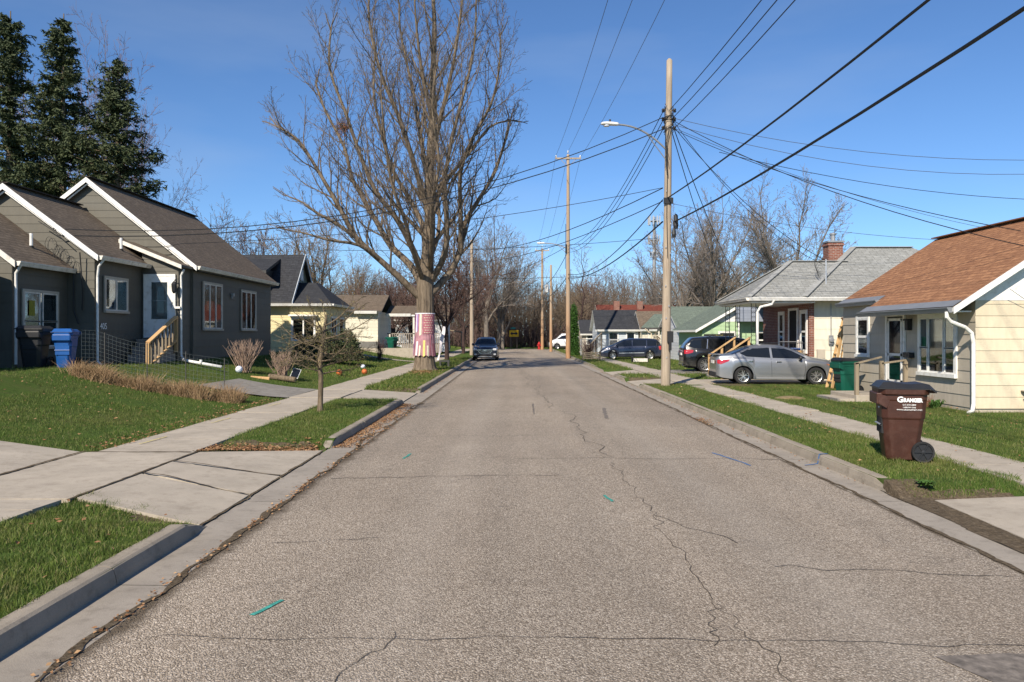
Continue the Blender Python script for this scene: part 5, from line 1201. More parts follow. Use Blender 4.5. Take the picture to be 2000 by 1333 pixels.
# ---------------------------------------------------------------- wheeled bins
def cart(name,label,loc,rz,mt,lidmt,h=1.12,w_=.70,d=.74,group=None,cat='wheeled bin',txt=False):
    """local: front = -X, back with wheels and handle = +X"""
    T=thing(name,label,cat,loc,rz,group)
    def ring(z,x0,x1,y,c=.07):
        return [(x0+c,-y,z),(x1-c,-y,z),(x1,-y+c,z),(x1,y-c,z),(x1-c,y,z),(x0+c,y,z),(x0,y-c,z),(x0,-y+c,z)]
    hb=h-.10; P=[(0.02,-.25,.23,.235),(.30,-.29,.27,.26),(.58,-.315,.31,.285),(.60,-.325,.325,.30),(hb-.18,-.335,.345,.31),(hb-.16,-.345,.35,.32),(hb-.06,-.35,.355,.325)]
    m=MB(); v=[]
    for z,x0,x1,y in P: v+=ring(z,x0*d/.74,x1*d/.74,y*w_/.7)
    n=8; m.add(v,[[i*n+j,i*n+(j+1)%n,(i+1)*n+(j+1)%n,(i+1)*n+j] for i in range(len(P)-1) for j in range(n)]+[list(range(n))[::-1],[(len(P)-1)*n+j for j in range(n)]])
    b=m.build('bin_body',MT[mt],T,bevel=.018)
    m=MB(); r0=ring(hb-.09,-.385*d/.74,.38*d/.74,.355*w_/.7,.08); r1=ring(hb+.0,-.39*d/.74,.385*d/.74,.36*w_/.7,.08); r2=ring(hb+.0,-.35*d/.74,.35*d/.74,.32*w_/.7,.06); rb=ring(hb-.10,-.33*d/.74,.33*d/.74,.31*w_/.7,.06)
    m.add(rb+r0+r1+r2,[[i*8+j,i*8+(j+1)%8,(i+1)*8+(j+1)%8,(i+1)*8+j] for i in range(3) for j in range(8)]); m.build('rim_collar',MT[mt],T,bevel=.012)
    # deep front lip with grab bar recess
    m=MB(); x0=-.385*d/.74; y=.30*w_/.7; m.box(x0-.03,x0+.06,-y,y,hb-.23,hb-.07); m.build('front_lip',MT[mt],T,bevel=.015)
    for s_ in (-1,1):
        m=MB(); v=[(x0-.02,s_*y*1.06,hb-.1),(x0+.16,s_*y*1.06,hb-.1),(x0+.1,s_*y*1.06,hb-.28),(x0-.0,s_*y*1.06,hb-.22)]; m.add(v+[(a,b_-s_*.05,c) for a,b_,c in v],[[0,1,2,3],[7,6,5,4],[0,4,5,1],[1,5,6,2],[2,6,7,3],[3,7,4,0]]); m.build('gusset',MT[mt],T)
    m=MB(); m.box(-.325*d/.74,-.26*d/.74,-.17,.17,.38,.62); m.build('grab_recess',MT['blue_plastic' if mt=='blue_plastic' else 'rubber'],T)
    m=MB(); m.tube([(-.335*d/.74,-.18,.50),(-.335*d/.74,.18,.50)],.014,8); m.build('lift_bar',MT['galv' if mt=='brown_plastic' else ('blue_plastic' if mt=='blue_plastic' else 'rubber')],T)
    # lid: shallow dome sloping to the handle
    m=MB(); v=[]; N=10; K=8
    for i in range(N+1):
        for j in range(K+1):
            u=i/N; q=j/K*2-1; x=(-.40+.86*u)*d/.74; yy_=q*.365*w_/.7
            edge=min(1,min(u,1-u)*9)*min(1,(1-abs(q))*5)
            z=hb+.005+.075*edge*(1-.35*u)+.012*math.sin(u*9)*edge-.05*max(0,u-.85)*4
            v.append((x,yy_,z))
    f=[[i*(K+1)+j,(i+1)*(K+1)+j,(i+1)*(K+1)+j+1,i*(K+1)+j+1] for i in range(N) for j in range(K)]
    m.add(v,f); v2=[(a,b_,hb-.012-(.05 if a>.33 else 0)) for a,b_,c in v]; m.add(v2,[q[::-1] for q in f])
    bd=[i*(K+1) for i in range(N+1)]+[N*(K+1)+j for j in range(1,K+1)]+[i*(K+1)+K for i in range(N-1,-1,-1)]+[j for j in range(K-1,0,-1)]
    o=len(v); L_=len(m.v)-o; m.f+=[[bd[i],bd[i]+o,bd[(i+1)%len(bd)]+o,bd[(i+1)%len(bd)]][::-1] for i in range(len(bd))]; m.m+=[0]*len(bd)
    m.build('lid',MT[lidmt],T,smooth=False,bevel=.006)
    m=MB(); x=.44*d/.74; m.tube([(x-.1,-.25,hb-.05),(x,-.25,hb-.05),(x,.25,hb-.05),(x-.1,.25,hb-.05)],.017,8); m.build('handle',MT[mt],T)
    for s_ in (-1,1):
        m=MB(); r=.145; yc=s_*(.27*w_/.7+.03); m.lathe([(r*.80,-.03),(r*.95,-.035),(r,-.02),(r,.02),(r*.95,.035),(r*.80,.03)],28,(0,0,0),'y')
        q=m.build('wheel',MT['rubber'],T); q.location=(.27*d/.74,yc,r)
        m=MB(); m.lathe([(.0001,s_*.012),(r*.8,s_*.012)],28,(0,0,0),'y'); m.lathe([(.0001,s_*.034),(r*.2,s_*.03),(r*.22,s_*.012)],14,(0,0,0),'y')
        for k in range(6): a=k*math.pi/3; m.bar((math.cos(a)*r*.15,s_*.02,math.sin(a)*r*.15),(math.cos(a)*r*.8,s_*.02,math.sin(a)*r*.8),.016,.014,up=(0,1,0))
        m.build('hub',MT['black_plastic'],q)
    m=MB(); m.tube([(.27*d/.74,-.3*w_/.7,.145),(.27*d/.74,.3*w_/.7,.145)],.012,6); m.build('axle',MT['galv'],T)
    return T
def sideM(T_d,x,z,y): # label plane on the -Y side of a cart, tilted with the wall
    return Matrix.Translation((x,y,z))@Matrix.Rotation(R(90+2),4,'X')
B=cart('brown_bin','brown wheeled refuse cart with dark lid on the grass by the right kerb',(5.45,11.2,.135),R(-14),'brown_plastic','black_plastic',1.12,.62,.63)
text('G',.105,MT['ink_white'],B,sideM(0,-.06,.86,-.290),sx=1.05,bold=.004); text('RANGER',.072,MT['ink_white'],B,sideM(0,.10,.853,-.290),sx=.84,bold=.004)
for s_,z,k in (('517-372-2800',.79,.030),('1-888-947-2643',.755,.026),('WWW.GRANGERNET.COM',.722,.026)): text(s_,k,MT['ink_white'],B,sideM(0,.055,z,-.287),sx=1.0)
text('6745',.035,MT['ink_white'],B,Matrix.Translation((-.302,-.12,.74))@Matrix.Rotation(R(-90),4,'Z')@Matrix.Rotation(R(90),4,'X'))
cart('green_bin','green wheeled refuse cart standing between the step ladder and the stoop',(9.75,23.3,.13),R(8),'green_plastic','black_plastic',1.1,.62,.66)
b=cart('blue_bin','blue recycling cart in the shade against the grey house',(-11.8,20.9,.98),R(100),'blue_plastic','blue_plastic',1.08,.5,.6)
cart('black_bin','black refuse cart beside the blue one under the house window',(-12.5,20.7,1.02),R(95),'black_plastic','black_plastic',1.12,.66,.66)
text_=None
cart('teal_bin','small green cart far off by the cream house porch',(-8.85,57.6,.62),R(150),'green_plastic','green_plastic',1.1,.62,.66)
# ---------------------------------------------------------------- bare trees
mk('bark_main',m_bark,(.225,.178,.128),(.07,.054,.04),.42); mk('bark_tan',m_bark,(.24,.185,.125),(.10,.075,.05)); mk('bark_grey',m_bark,(.22,.19,.16),(.10,.085,.07)); mk('bark_dark',m_bark,(.085,.055,.05),(.04,.028,.025)); mk('bark_pale',m_bark,(.42,.36,.29),(.22,.18,.14))
mk('twig_main',plain,(.135,.108,.085),.9,.25,2); mk('twig_tan',plain,(.22,.165,.11),.9,.3,2); mk('twig_grey',plain,(.21,.18,.155),.9,.25,2); mk('twig_purple',plain,(.16,.105,.095),.9,.3,2); mk('twig_dark',plain,(.085,.05,.045),.9,.3,2); mk('twig_red',plain,(.125,.076,.062),.9,.3,1)
def rvec(r,s=1): return Vector((r.gauss(0,s),r.gauss(0,s),r.gauss(0,s)))
def rot_about(d,ang,az):
    u=d.orthogonal().normalized(); q=d.cross(u); return (d*math.cos(ang)+(u*math.cos(az)+q*math.sin(az))*math.sin(ang)).normalized()
def grow(r,p,d,L,rad,lvl,P,A,B,path=None):
    """recursive branch; A collects limbs, B twigs"""
    mx=P['levels']; n=P['seg'][lvl]
    if path is None:
        pts=[p.copy()]; dd=d.copy(); q=p.copy()
        for i in range(n):
            dd=(dd+rvec(r,P['wob'][lvl])+Vector((0,0,P['up'][lvl]))).normalized(); q=q+dd*(L/n); pts.append(q.copy())
    else: pts=path; n=len(pts)-1; L=sum((b-a).length for a,b in zip(pts,pts[1:]))
    te=P['tip'][lvl]; rs=[max(P['rmin'],rad*(1-(1-te)*(i/n)**.8)) for i in range(n+1)]
    (A if lvl<=P['split'] else B).tube(pts,rs,P['sides'][lvl])
    if lvl>=mx: return
    nc=P['n'][lvl]; nc=int(nc*max(.35,min(1.3,L/P['Lref'][lvl]))+.5) if 'Lref' in P else nc; az=r.uniform(0,6.28)
    for k in range(nc):
        t=P['t0'][lvl]+(1-P['t0'][lvl])*((k+r.uniform(.1,.9))/nc); f=t*n; i=min(n-1,int(f)); a=pts[i].lerp(pts[i+1],f-i); dr=(pts[i+1]-pts[i]).normalized()
        az+=2.4+r.uniform(-.5,.5); nd=rot_about(dr,R(P['ang'][lvl])*r.uniform(.7,1.25),az)
        if nd.z<P.get('minz',-.2): nd.z=abs(nd.z)*.4; nd.normalize()
        l=L*P['ratio'][lvl]*r.uniform(.55,1.1)*(1-.45*t); l=min(l,P['Lmax'][lvl]) if 'Lmax' in P else l
        rr=rs[min(n,i+1)]*P['rr'][lvl]*r.uniform(.75,1.1)
        grow(r,a,nd,l,max(rr,P['rmin']),lvl+1,P,A,B)
    # terminal continuation
    if lvl<mx-0 and P.get('term',True):
        dr=(pts[-1]-pts[-2]).normalized()
        for _ in range(2): grow(r,pts[-1],rot_about(dr,R(18),r.uniform(0,6.28)),min(L*.22,.09*P.get('Lref',[10])[0]),rs[-1],mx,P,A,B)
# ---- the big street tree
BT=thing('street_tree','tall bare tree on the left verge with cloth wrapped around its ridged trunk','tree',(-4.32,38.3,.12),world=True)
def cp(x,y,dy=0,base=(613,1320)):     # crop coordinates of the study sketch -> metres round the trunk
    k=1.851*40.5; x=608+(x-608)*(.87 if x<608 else .96); return Vector((-4.32+(x-608)/k,38.3+dy,.12+(1318-y)/k))
def smooth(P,k=5):
    out=[]; n=len(P)
    for i in range(n-1):
        p0,p1,p2,p3=P[max(0,i-1)],P[i],P[i+1],P[min(n-1,i+2)]
        for j in range(k):
            t=j/k; out.append(.5*((2*p1)+(p2-p0)*t+(2*p0-5*p1+4*p2-p3)*t*t+(3*p1-p0-3*p2+p3)*t**3))
    out.append(P[-1]); return out
A=MB(); Bt=MB(); r=random.Random(11)
PM=dict(levels=4,seg=[8,7,6,4,3],wob=[.05,.10,.13,.18,.2],up=[.05,.10,.14,.10,.06],tip=[.25,.25,.3,.4,.6],rmin=.0065,split=2,sides=[10,7,5,3,3],n=[0,18,11,7,3],Lref=[10,8,3,1.4,.7],t0=[.3,.18,.12,.1,.1],ang=[40,34,38,42,45],ratio=[.5,.42,.48,.5,.5],rr=[.5,.48,.5,.55,.6],Lmax=[9,2.7,1.6,.9,.45],minz=-.25)
# trunk with root flare
ring=48; v=[]; hs=[0,.08,.2,.4,.7,1.1,1.6,2.2,3,3.8,4.6,5.4]
rad=[.72,.62,.55,.50,.465,.445,.43,.42,.41,.41,.40,.34]
cx=[0,0,0,0,0,.0,.01,.02,.03,.03,.02,.03]
for h,q,c in zip(hs,rad,cx):
    for j in range(ring):
        a=2*math.pi*j/ring; f=1+.035*math.sin(a*14+h*.8)+.02*math.sin(a*23-h)+(.10*max(0,.5-h)*math.sin(a*5+1)); v.append((-4.32+c+q*f*math.cos(a),38.3+q*f*math.sin(a),.08+h))
A.add(v,[[i*ring+j,i*ring+(j+1)%ring,(i+1)*ring+(j+1)%ring,(i+1)*ring+j] for i in range(len(hs)-1) for j in range(ring)])
lead=smooth([cp(612,990),cp(620,900),cp(628,780),cp(626,650),cp(633,500),cp(638,380),cp(640,230),cp(646,80),cp(640,-60),cp(650,-170)],3)
grow(r,None,None,0,.36,0,dict(PM,n=[20,14,9,6,3],t0=[.12,.18,.12,.1,.1],ratio=[.30,.42,.48,.5,.5],tip=[.14,.25,.3,.4,.6]),A,Bt,path=lead)
limbs=[(.19,[(598,1060,0),(520,990,-.5),(440,925,-1.0),(350,850,-1.4),(300,770,-1.6),(250,690,-1.8),(190,600,-1.9),(130,520,-2.0),(60,480,-2.0)]),
(.20,[(600,1010,0),(540,930,.6),(450,855,1.2),(390,770,1.6),(335,690,1.9),(270,590,2.1),(235,470,2.1),(150,330,2.2),(110,230,2.2)]),
(.17,[(600,960,0),(550,850,-.8),(500,770,-1.4),(430,690,-1.8),(375,570,-2.1),(320,430,-2.2),(258,280,-2.2),(262,150,-2.2)]),
(.17,[(612,880,0),(590,780,.8),(530,680,1.4),(450,560,1.8),(400,420,2.0),(365,260,2.1),(372,90,2.1)]),
(.15,[(620,740,0),(570,570,-1.0),(520,430,-1.6),(455,290,-2.0),(415,130,-2.2),(410,20,-2.2)]),
(.14,[(625,660,0),(590,500,1.0),(560,350,1.6),(520,190,2.0),(480,20,2.2),(475,-80,2.2)]),
(.20,[(630,1040,0),(700,960,.5),(735,880,.9),(755,770,1.2),(800,690,1.5),(860,590,1.7),(905,470,1.8),(925,380,1.9)]),
(.17,[(635,990,0),(690,900,-.8),(700,780,-1.3),(695,660,-1.6),(720,520,-1.8),(760,380,-2.0),(800,220,-2.0),(810,80,-2.0)]),
(.14,[(740,880,.9),(742,740,.3),(745,600,-.2),(790,490,-.6),(860,370,-.8),(890,250,-.9),(895,130,-.9)]),
(.14,[(632,720,0),(690,610,.9),(765,510,1.5),(850,400,1.8),(935,370,2.0)]),
(.13,[(636,540,0),(680,400,-.9),(725,240,-1.4),(755,60,-1.7),(770,-60,-1.8)]),
(.12,[(640,420,0),(610,280,-.9),(590,120,-1.4),(580,-60,-1.8)]),
(.13,[(605,1000,0),(580,900,-1.8),(560,800,-3.0),(520,690,-3.7),(500,540,-4.2),(490,400,-4.4)]),
(.13,[(625,960,0),(650,860,-1.8),(660,740,-2.9),(690,620,-3.6),(670,450,-4.1),(690,300,-4.3)]),
(.13,[(615,930,0),(640,830,1.9),(640,700,3.0),(600,560,3.7),(610,400,4.1),(560,260,4.3)]),
(.11,[(350,850,-1.4),(270,800,-1.6),(205,770,-2),(150,735,-2.2),(95,715,-2.2)]),
(.10,[(440,925,-1),(370,880,-2),(270,870,-2.8),(180,850,-3.2),(90,835,-3.4)])]
for rd,P in limbs:
    grow(r,None,None,0,rd,1,PM,A,Bt,path=smooth([cp(*q) for q in P],3))
A.build('trunk',MT['bark_main'],BT,smooth=True); Bt.build('crown',MT['twig_main'],BT)
def nest(x,y,z,s,name='leaf_nest'):
    m=MB()
    for _ in range(260):
        p=Vector((x,y,z))+rvec(rng,s*.4); q=p+rvec(rng,s*.35); m.tube([p,q],[.012,.008],3)
    return m
tag(nest(*cp(231,395,2.1),.40).build('squirrel_nest',MT['rust']),'brown leafy squirrel nest high in the left limbs of the big tree','nest')
tag(nest(*cp(660,555,-.4),.16).build('squirrel_nest',MT['rust']),'small brown nest near the middle of the big tree crown','nest')
# cloth wrap
def m_cloth():
    n=NT('faded_cloth'); s=n.sep(); X=s[0]; Z=s[2]
    st=n.math('FRACT',n.math('MULTIPLY',X,5.2)); stripe=n.ramp(st,[(.0,0),(.55,0),(.58,1),(.97,1)],'LINEAR')
    pink=n.mix(n.noise(5,4),(.42,.09,.16),(.60,.22,.30)); pale=n.mix(n.ramp(n.noise(1.4,2),[(.4,0),(.6,1)]),(.75,.62,.25),(.72,.66,.66))
    col=n.mix(stripe,pink,pale)
    return n.fin(col,.9,n.noise(40,3),.5,.01,spec=.1)
MT['cloth']=m_cloth()
mk('cloth_pink',plain,(.42,.22,.25),.9,.25,5); mk('cloth_red',plain,(.40,.14,.17),.9,.25,5); mk('cloth_cream',plain,(.72,.66,.50),.9,.12,8); mk('cloth_yellow',plain,(.78,.60,.20),.9,.12,8); mk('cloth_white',plain,(.74,.70,.74),.9,.1,8); mk('cloth_mauve',plain,(.45,.17,.40),.9,.2,5); mk('cloth_violet',plain,(.35,.22,.5),.9,.2,5)
CW=thing('tree_wrap','faded pink banner cloths with stripes and stars wrapped round the big tree trunk','cloth wrap',(-4.3,38.3,.9),world=True)
def wrapM(m,a0,a1,z0,z1,off=.012,flare=0,n=10,rag=0):
    v=[];k=6
    for i in range(n+1):
        a=a0+(a1-a0)*i/n
        for j in range(k+1):
            t=j/k; z=z0+(z1-z0)*t; q=np.interp(z-.08,hs,rad)*1.055+off+(.035+.02*math.sin(a*9))*(1-t)*flare+.006*math.sin(a*21+z*3)
            c=np.interp(z-.08,hs,cx); zz=z+(rag*.03*math.sin(a*13) if j==0 else 0)
            v.append((-4.32+c+q*math.cos(a),38.3+q*math.sin(a),zz))
    m.add(v,[[i*(k+1)+j,(i+1)*(k+1)+j,(i+1)*(k+1)+j+1,i*(k+1)+j+1] for i in range(n) for j in range(k)])
# visible angles: pi (left) .. 1.5pi (front) .. 2pi (right)
zt,zm_,zb_=2.88,1.85,.86
m=MB(); wrapM(m,0,2*math.pi,zm_-.05,zt,.012,0,60); m.build('upper_cloth',MT['cloth_pink'],CW)
m=MB(); wrapM(m,0,2*math.pi,zb_,zm_+.02,.022,.6,60,1); m.build('lower_cloth',MT['cloth_pink'],CW)
m=MB(); wrapM(m,0,2*math.pi,zt-.02,zt+.03,.035,0,60); m.build('top_hem',MT['cloth_white'],CW)
AN=lambda f: math.pi+math.acos(1-2*f)   # fraction across the visible width
def stripes(lst,z0,z1,off,flare):
    for f0,f1,mt,a,b in lst:
        m=MB(); wrapM(m,AN(f0),AN(f1),z0+(z1-z0)*a,z0+(z1-z0)*b,off,flare,5,1); m.build('stripe',MT[mt],CW)
stripes([(.02,.07,'cloth_mauve',.2,1),(.07,.13,'cloth_white',.15,.98),(.13,.19,'cloth_violet',.15,.98),(.27,.38,'cloth_cream',0.0,.98),(.46,.97,'cloth_red',.06,.98)],zm_,zt,.024,0)
stripes([(.0,.06,'cloth_mauve',.02,.95),(.14,.23,'cloth_white',.0,.7),(.30,.37,'cloth_cream',0,.5),(.48,.58,'cloth_yellow',0,.75),(.66,.73,'cloth_cream',.0,.5),(.8,.84,'cloth_red',0,1),(.9,1.0,'cloth_red',0,.6)],zb_,zm_,.042,1)
m=MB()
for i in range(5):
    for j in range(8):
        f=.53+i*.085+(.042 if j%2 else 0); z=zm_+.12+j*.118; a=AN(min(.99,f)); q=np.interp(z-.08,hs,rad)*1.055+.034; c=(-4.32+.02+q*math.cos(a),38.3+q*math.sin(a),z); t=Vector((-math.sin(a),math.cos(a),0)); C_=Vector(c); v=[]
        for k in range(10): rr=.034 if k%2==0 else .015; v.append(C_+t*rr*math.sin(k*math.pi/5)+Vector((0,0,rr*math.cos(k*math.pi/5))))
        m.add(v,[list(range(10))])
m.build('star_print',MT['cloth_cream'],CW,kind='stuff')
# white ribbon hanging behind the trunk, dark shrub stem beside
m=MB(); v=[]
for i in range(14):
    t=i/13; x=-3.62+.02*math.sin(t*9)-.32*t+.0; z=2.3-1.75*t; v+=[(x-.05-.03*math.sin(t*7),41+.05*math.sin(t*8),z),(x+.07+.03*math.sin(t*5),41.02,z)]
m.add(v,[[2*i,2*i+1,2*i+3,2*i+2] for i in range(13)]); tag(m.build('cloth_ribbon',MT['cloth_white']),'long white ribbon of cloth hanging just right of the big trunk','cloth ribbon')
T=thing('garden_bench','low dark bench leg and planter boards behind the big tree trunk','bench',(-3.9,42.5,.13),world=True)
m=MB(); m.box(-4.0,-3.45,42.3,42.7,.42,.5); m.build('seat',MT['dark_trim'],T)
for x in (-3.98,-3.55): m=MB(); m.box(x,x+.08,42.3,42.68,.12,.42); m.build('leg',MT['dark_trim'],T)
mk('twig_olive',plain,(.13,.105,.065),.9,.3,2)
# ---- small street tree with dense horizontal twigs
ST=thing('small_street_tree','young low tree with a knobbly trunk and dense ochre twigs on the near left verge','tree',(-4.46,18.2,.12),world=True)
A=MB();Bt=MB(); r=random.Random(4)
tp=[Vector((-4.46,18.2,.08)),Vector((-4.45,18.2,.2)),Vector((-4.44,18.21,.5)),Vector((-4.43,18.2,.9)),Vector((-4.45,18.18,1.2)),Vector((-4.41,18.2,1.6)),Vector((-4.35,18.22,2.0)),Vector((-4.3,18.2,2.35))]
A.tube(smooth(tp,3),[.085,.075,.068,.065,.062,.06,.058,.057,.056,.056,.055,.055,.055,.06,.058,.05,.045,.04,.034,.028,.02,.015][:22],10)
PS=dict(levels=3,seg=[5,6,4,3],wob=[.1,.16,.25,.3],up=[.0,.015,.0,.02],tip=[.3,.35,.5,.6],rmin=.0028,split=1,sides=[5,5,3,3],n=[0,12,7,4],t0=[.2,.12,.08,.08],ang=[50,50,52,52],ratio=[.5,.46,.55,.6],rr=[.6,.55,.6,.7],minz=-.35)
buds=MB()
for k in range(20):
    t=.85+k*.062; i=0; az=k*2.4; d=Vector((math.cos(az),math.sin(az)*.9,.06+.3*r.random()+.5*(k/24)**2)).normalized()
    L=(.95+.25*r.random())*(1-.35*abs(k-9)/15)*(1.15 if math.cos(az)>0 else 1)
    x=np.interp(t,[p.z-.12 for p in tp],[p.x for p in tp]); grow(r,Vector((x,18.2,t+.12)),d,L,.022,1,PS,A,Bt)
A.build('trunk',MT['bark_tan'],ST,smooth=True); Bt.build('crown',MT['twig_olive'],ST)
vv=Bt.v; m=MB()
for i in range(0,len(vv),7):
    if r.random()<.4:
        p=Vector(vv[i])+rvec(r,.008); s=r.uniform(.006,.014); a=rvec(r,1).normalized()*s; b=rvec(r,1).normalized()*s*.8; m.add([p,p+a+b,p+a*2,p+a-b],[[0,1,2,3]])
MT['bud']=m_leafy('bud',[(0,(.14,.12,.03)),(.5,(.26,.22,.06)),(1,(.36,.32,.11))]); m.build('buds',MT['bud'],ST)
# ---- library of bare trees for the backdrop
def proto(name,seed,H_,spread,limbs_n,tr,twig,bark,kind='vase',dens=1.0,levels=4,rmin=.011):
    r=random.Random(seed); A=MB();B=MB(); T=thing(name,'x','tree',(0,0,0))
    P=dict(levels=levels,seg=[6,6,5,4,3],wob=[.06,.12,.16,.2,.2],up=[.05,.08,.06,.04,.04],tip=[.25,.25,.3,.4,.7],rmin=rmin,split=1,sides=[7,5,4,3,3],n=[0,int(9*dens),int(7*dens),int(5*dens),3],Lref=[10,.38*H_,.16*H_,.08*H_,.04*H_],t0=[.3,.2,.12,.1,.1],ang=[40,36,40,42,45],ratio=[.5,.46,.5,.5,.5],rr=[.5,.5,.55,.6,.6],minz=-.2)
    if kind=='vase':
        h0=H_*.22; A.tube([Vector((0,0,-.3)),Vector((0,0,.3)),Vector((.05,0,h0)),Vector((.1,.05,h0*1.5))],[tr*1.3,tr,tr*.85,tr*.7],9)
        for k in range(limbs_n):
            az=k*2.4+r.random(); t=r.uniform(.8,1.45); tilt=r.uniform(.15,spread); d=Vector((math.cos(az)*tilt,math.sin(az)*tilt,1)).normalized()
            grow(r,Vector((.05,0,h0*t)),d,H_*(.72-.1*tilt)*r.uniform(.85,1.1)*(1-.1*t+.1),tr*.5,1,P,A,B)
    elif kind=='leader':
        lead=[Vector((r.gauss(0,.04)*i,r.gauss(0,.04)*i,H_*i/9-.3*(i==0))) for i in range(10)]
        P2=dict(P,n=[int(24*dens),int(8*dens),int(6*dens),4,3],t0=[.2,.2,.1,.1,.1],ratio=[spread,.42,.5,.5,.5],ang=[48,38,40,42,45],tip=[.1,.25,.3,.5,.7],up=[0,.10,.06,.05,.04])
        P2['Lref']=[H_,.3*H_,.14*H_,.07*H_,.04*H_]
        grow(r,None,None,0,tr,0,P2,A,B,path=lead)
    elif kind=='multi':
        for k in range(limbs_n):
            az=k*2.4+r.random(); tilt=r.uniform(.05,spread); d=Vector((math.cos(az)*tilt,math.sin(az)*tilt,1)).normalized()
            grow(r,Vector((math.cos(az)*.3,math.sin(az)*.3,-.1)),d,H_*r.uniform(.6,.98),tr*.6,1,P,A,B)
    A.build('trunk',MT[bark],T,smooth=True); B.build('crown',MT[twig],T)
    return T
PR={}
def plant(kind,px,d,toppx,label,rz=None,group='bare trees behind the houses',z=0,widen=1,cat='tree'):
    """px = trunk position in the picture, d = distance; height is set from the crown top"""
    T0,H0,used=PR[kind]; x=(px-1004)/F*d; zt=CH-(toppx-653)/F*d; s=(zt-z)/H0
    rz=rng.uniform(0,6.28) if rz is None else rz
    if not used: PR[kind][2]=True; o=T0; o.location=(x,d,z); o.rotation_euler=(0,0,rz); o['label']=label; o['group']=group; o['category']=cat
    else: o=dup(T0,None,(x,d,z),rz,label,group); o['category']=cat
    o.scale=(s*widen,s*widen,s); return o
PR['A']=[proto('bare_tree',21,15,.8,9,.30,'twig_grey','bark_grey','vase',1.35),15,False]
PR['G']=[proto('bare_tree',27,18,.75,9,.16,'twig_purple','bark_grey','vase',1.15,rmin=.009),18,False]
PR['B']=[proto('bare_tree',22,14,.42,10,.30,'twig_grey','bark_tan','leader'),14,False]
PR['C']=[proto('bare_tree',23,9,.95,9,.17,'twig_red','bark_dark','vase',1.15),9,False]
PR['D']=[proto('bare_tree',24,10,.35,7,.16,'twig_purple','bark_grey','multi',1.0),10,False]
PR['E']=[proto('bare_tree',25,13,.95,9,.26,'twig_tan','bark_tan','vase',1.2),13,False]
PR['F']=[proto('bare_tree',26,13,.34,9,.22,'twig_tan','bark_dark','leader',1.1),13,False]
L=[('D',470,85,425,'slim purple bare tree just right of the grey house roof ridge'),('D',520,88,428,'bare multi stemmed tree above the yellow house roof'),('B',440,95,445,'pale bare tree peeping over the far end of the grey roof'),
('E',625,72,432,'broad tan bare tree rising behind the yellow house gable'),('E',690,95,505,'smaller tan bare tree between the yellow and the cream house'),('A',735,110,540,'far bare tree left of the big trunk'),
('C',768,66,528,'reddish brown crabapple like tree over the cream house porch'),('C',800,70,545,'dark red twiggy tree just left of the big trunk'),('C',873,53,470,'dark street tree on the verge beyond the big tree'),('C',905,72,520,'dark red twiggy tree left of the far pole'),
('A',950,92,428,'tall bare tree behind the left far pole'),('A',975,100,470,'tall bare tree at the left end of the street woods'),('F',935,96,520,'dark trunked tree with ivy near the parked crossover'),('F',955,104,540,'dark narrow tree behind the parked crossover'),
('B',1010,118,545,'bare wood edge tree left of the yellow arrow sign'),('B',1035,122,570,'bare wood edge tree right of the yellow arrow sign'),('F',990,112,560,'grey brown tree behind the yellow arrow sign'),
('F',1135,95,490,'narrow dark bare tree right of the second pole'),('D',1150,112,535,'bare tree behind the evergreen column'),('E',1120,100,560,'brown bare tree at the foot of the second pole'),
('B',1185,150,535,'far pale bare tree over the white cottage, leftmost'),('D',1215,155,530,'far pale bare tree over the white cottage, middle'),('B',1245,150,540,'far pale bare tree over the red roofs'),('B',1272,140,548,'far bare tree right of the antenna mast'),('D',1165,140,550,'far pale bare tree left of the white cottage roof'),
('A',1335,92,425,'tall thin bare tree close behind the tall wooden pole'),('A',1392,80,400,'large bare tree between the wooden pole and the grey roof, left stem'),('B',1412,84,412,'large bare tree between the wooden pole and the grey roof, right stem'),('E',1375,100,520,'low brown bare tree behind the green roof'),('E',1440,100,520,'low bushy bare tree left of the grey hip roof'),
('A',1545,62,362,'wide bare tree above the brick chimney'),('A',1300,115,520,'bare tree just left of the tall wooden pole')]
for k,px,d,t,lab in L: plant(k,px,d,t,lab)
L=[('G',185,66,75,'tall purple bare tree between the second and third conifers'),('G',250,70,185,'shorter purple bare tree right of the third conifer'),('G',60,70,180,'purple bare tree behind the leftmost conifer')]
for k,px,d,t,lab in L: plant(k,px,d,t,lab,group='bare trees among the conifers',widen=.62)
# pale leaning tree at the wood edge
T=thing('pale_tree','pale forked bare tree leaning right in front of the street end woods','tree',(-1.4,104,0),world=True)
A=MB();Bt=MB();r=random.Random(9); P=dict(levels=3,seg=[4,7,4,3],wob=[.04,.06,.12,.2],up=[0,.03,.05,.05],tip=[.3,.2,.4,.5],rmin=.018,split=1,sides=[6,6,3,3],n=[0,9,5,3],t0=[.2,.35,.1,.1],ang=[30,32,40,40],ratio=[.5,.35,.5,.5],rr=[.5,.4,.6,.6])
A.tube([Vector((-1.5,104,0)),Vector((-1.45,104,2.2))],[.24,.2],8); grow(r,Vector((-1.45,104,2.1)),Vector((.02,0,1)).normalized(),8,.15,1,P,A,Bt); grow(r,Vector((-1.4,104,1.8)),Vector((.45,0,.8)).normalized(),8,.12,1,P,A,Bt)
A.build('trunk',MT['bark_pale'],T); Bt.build('crown',MT['bark_pale'],T)
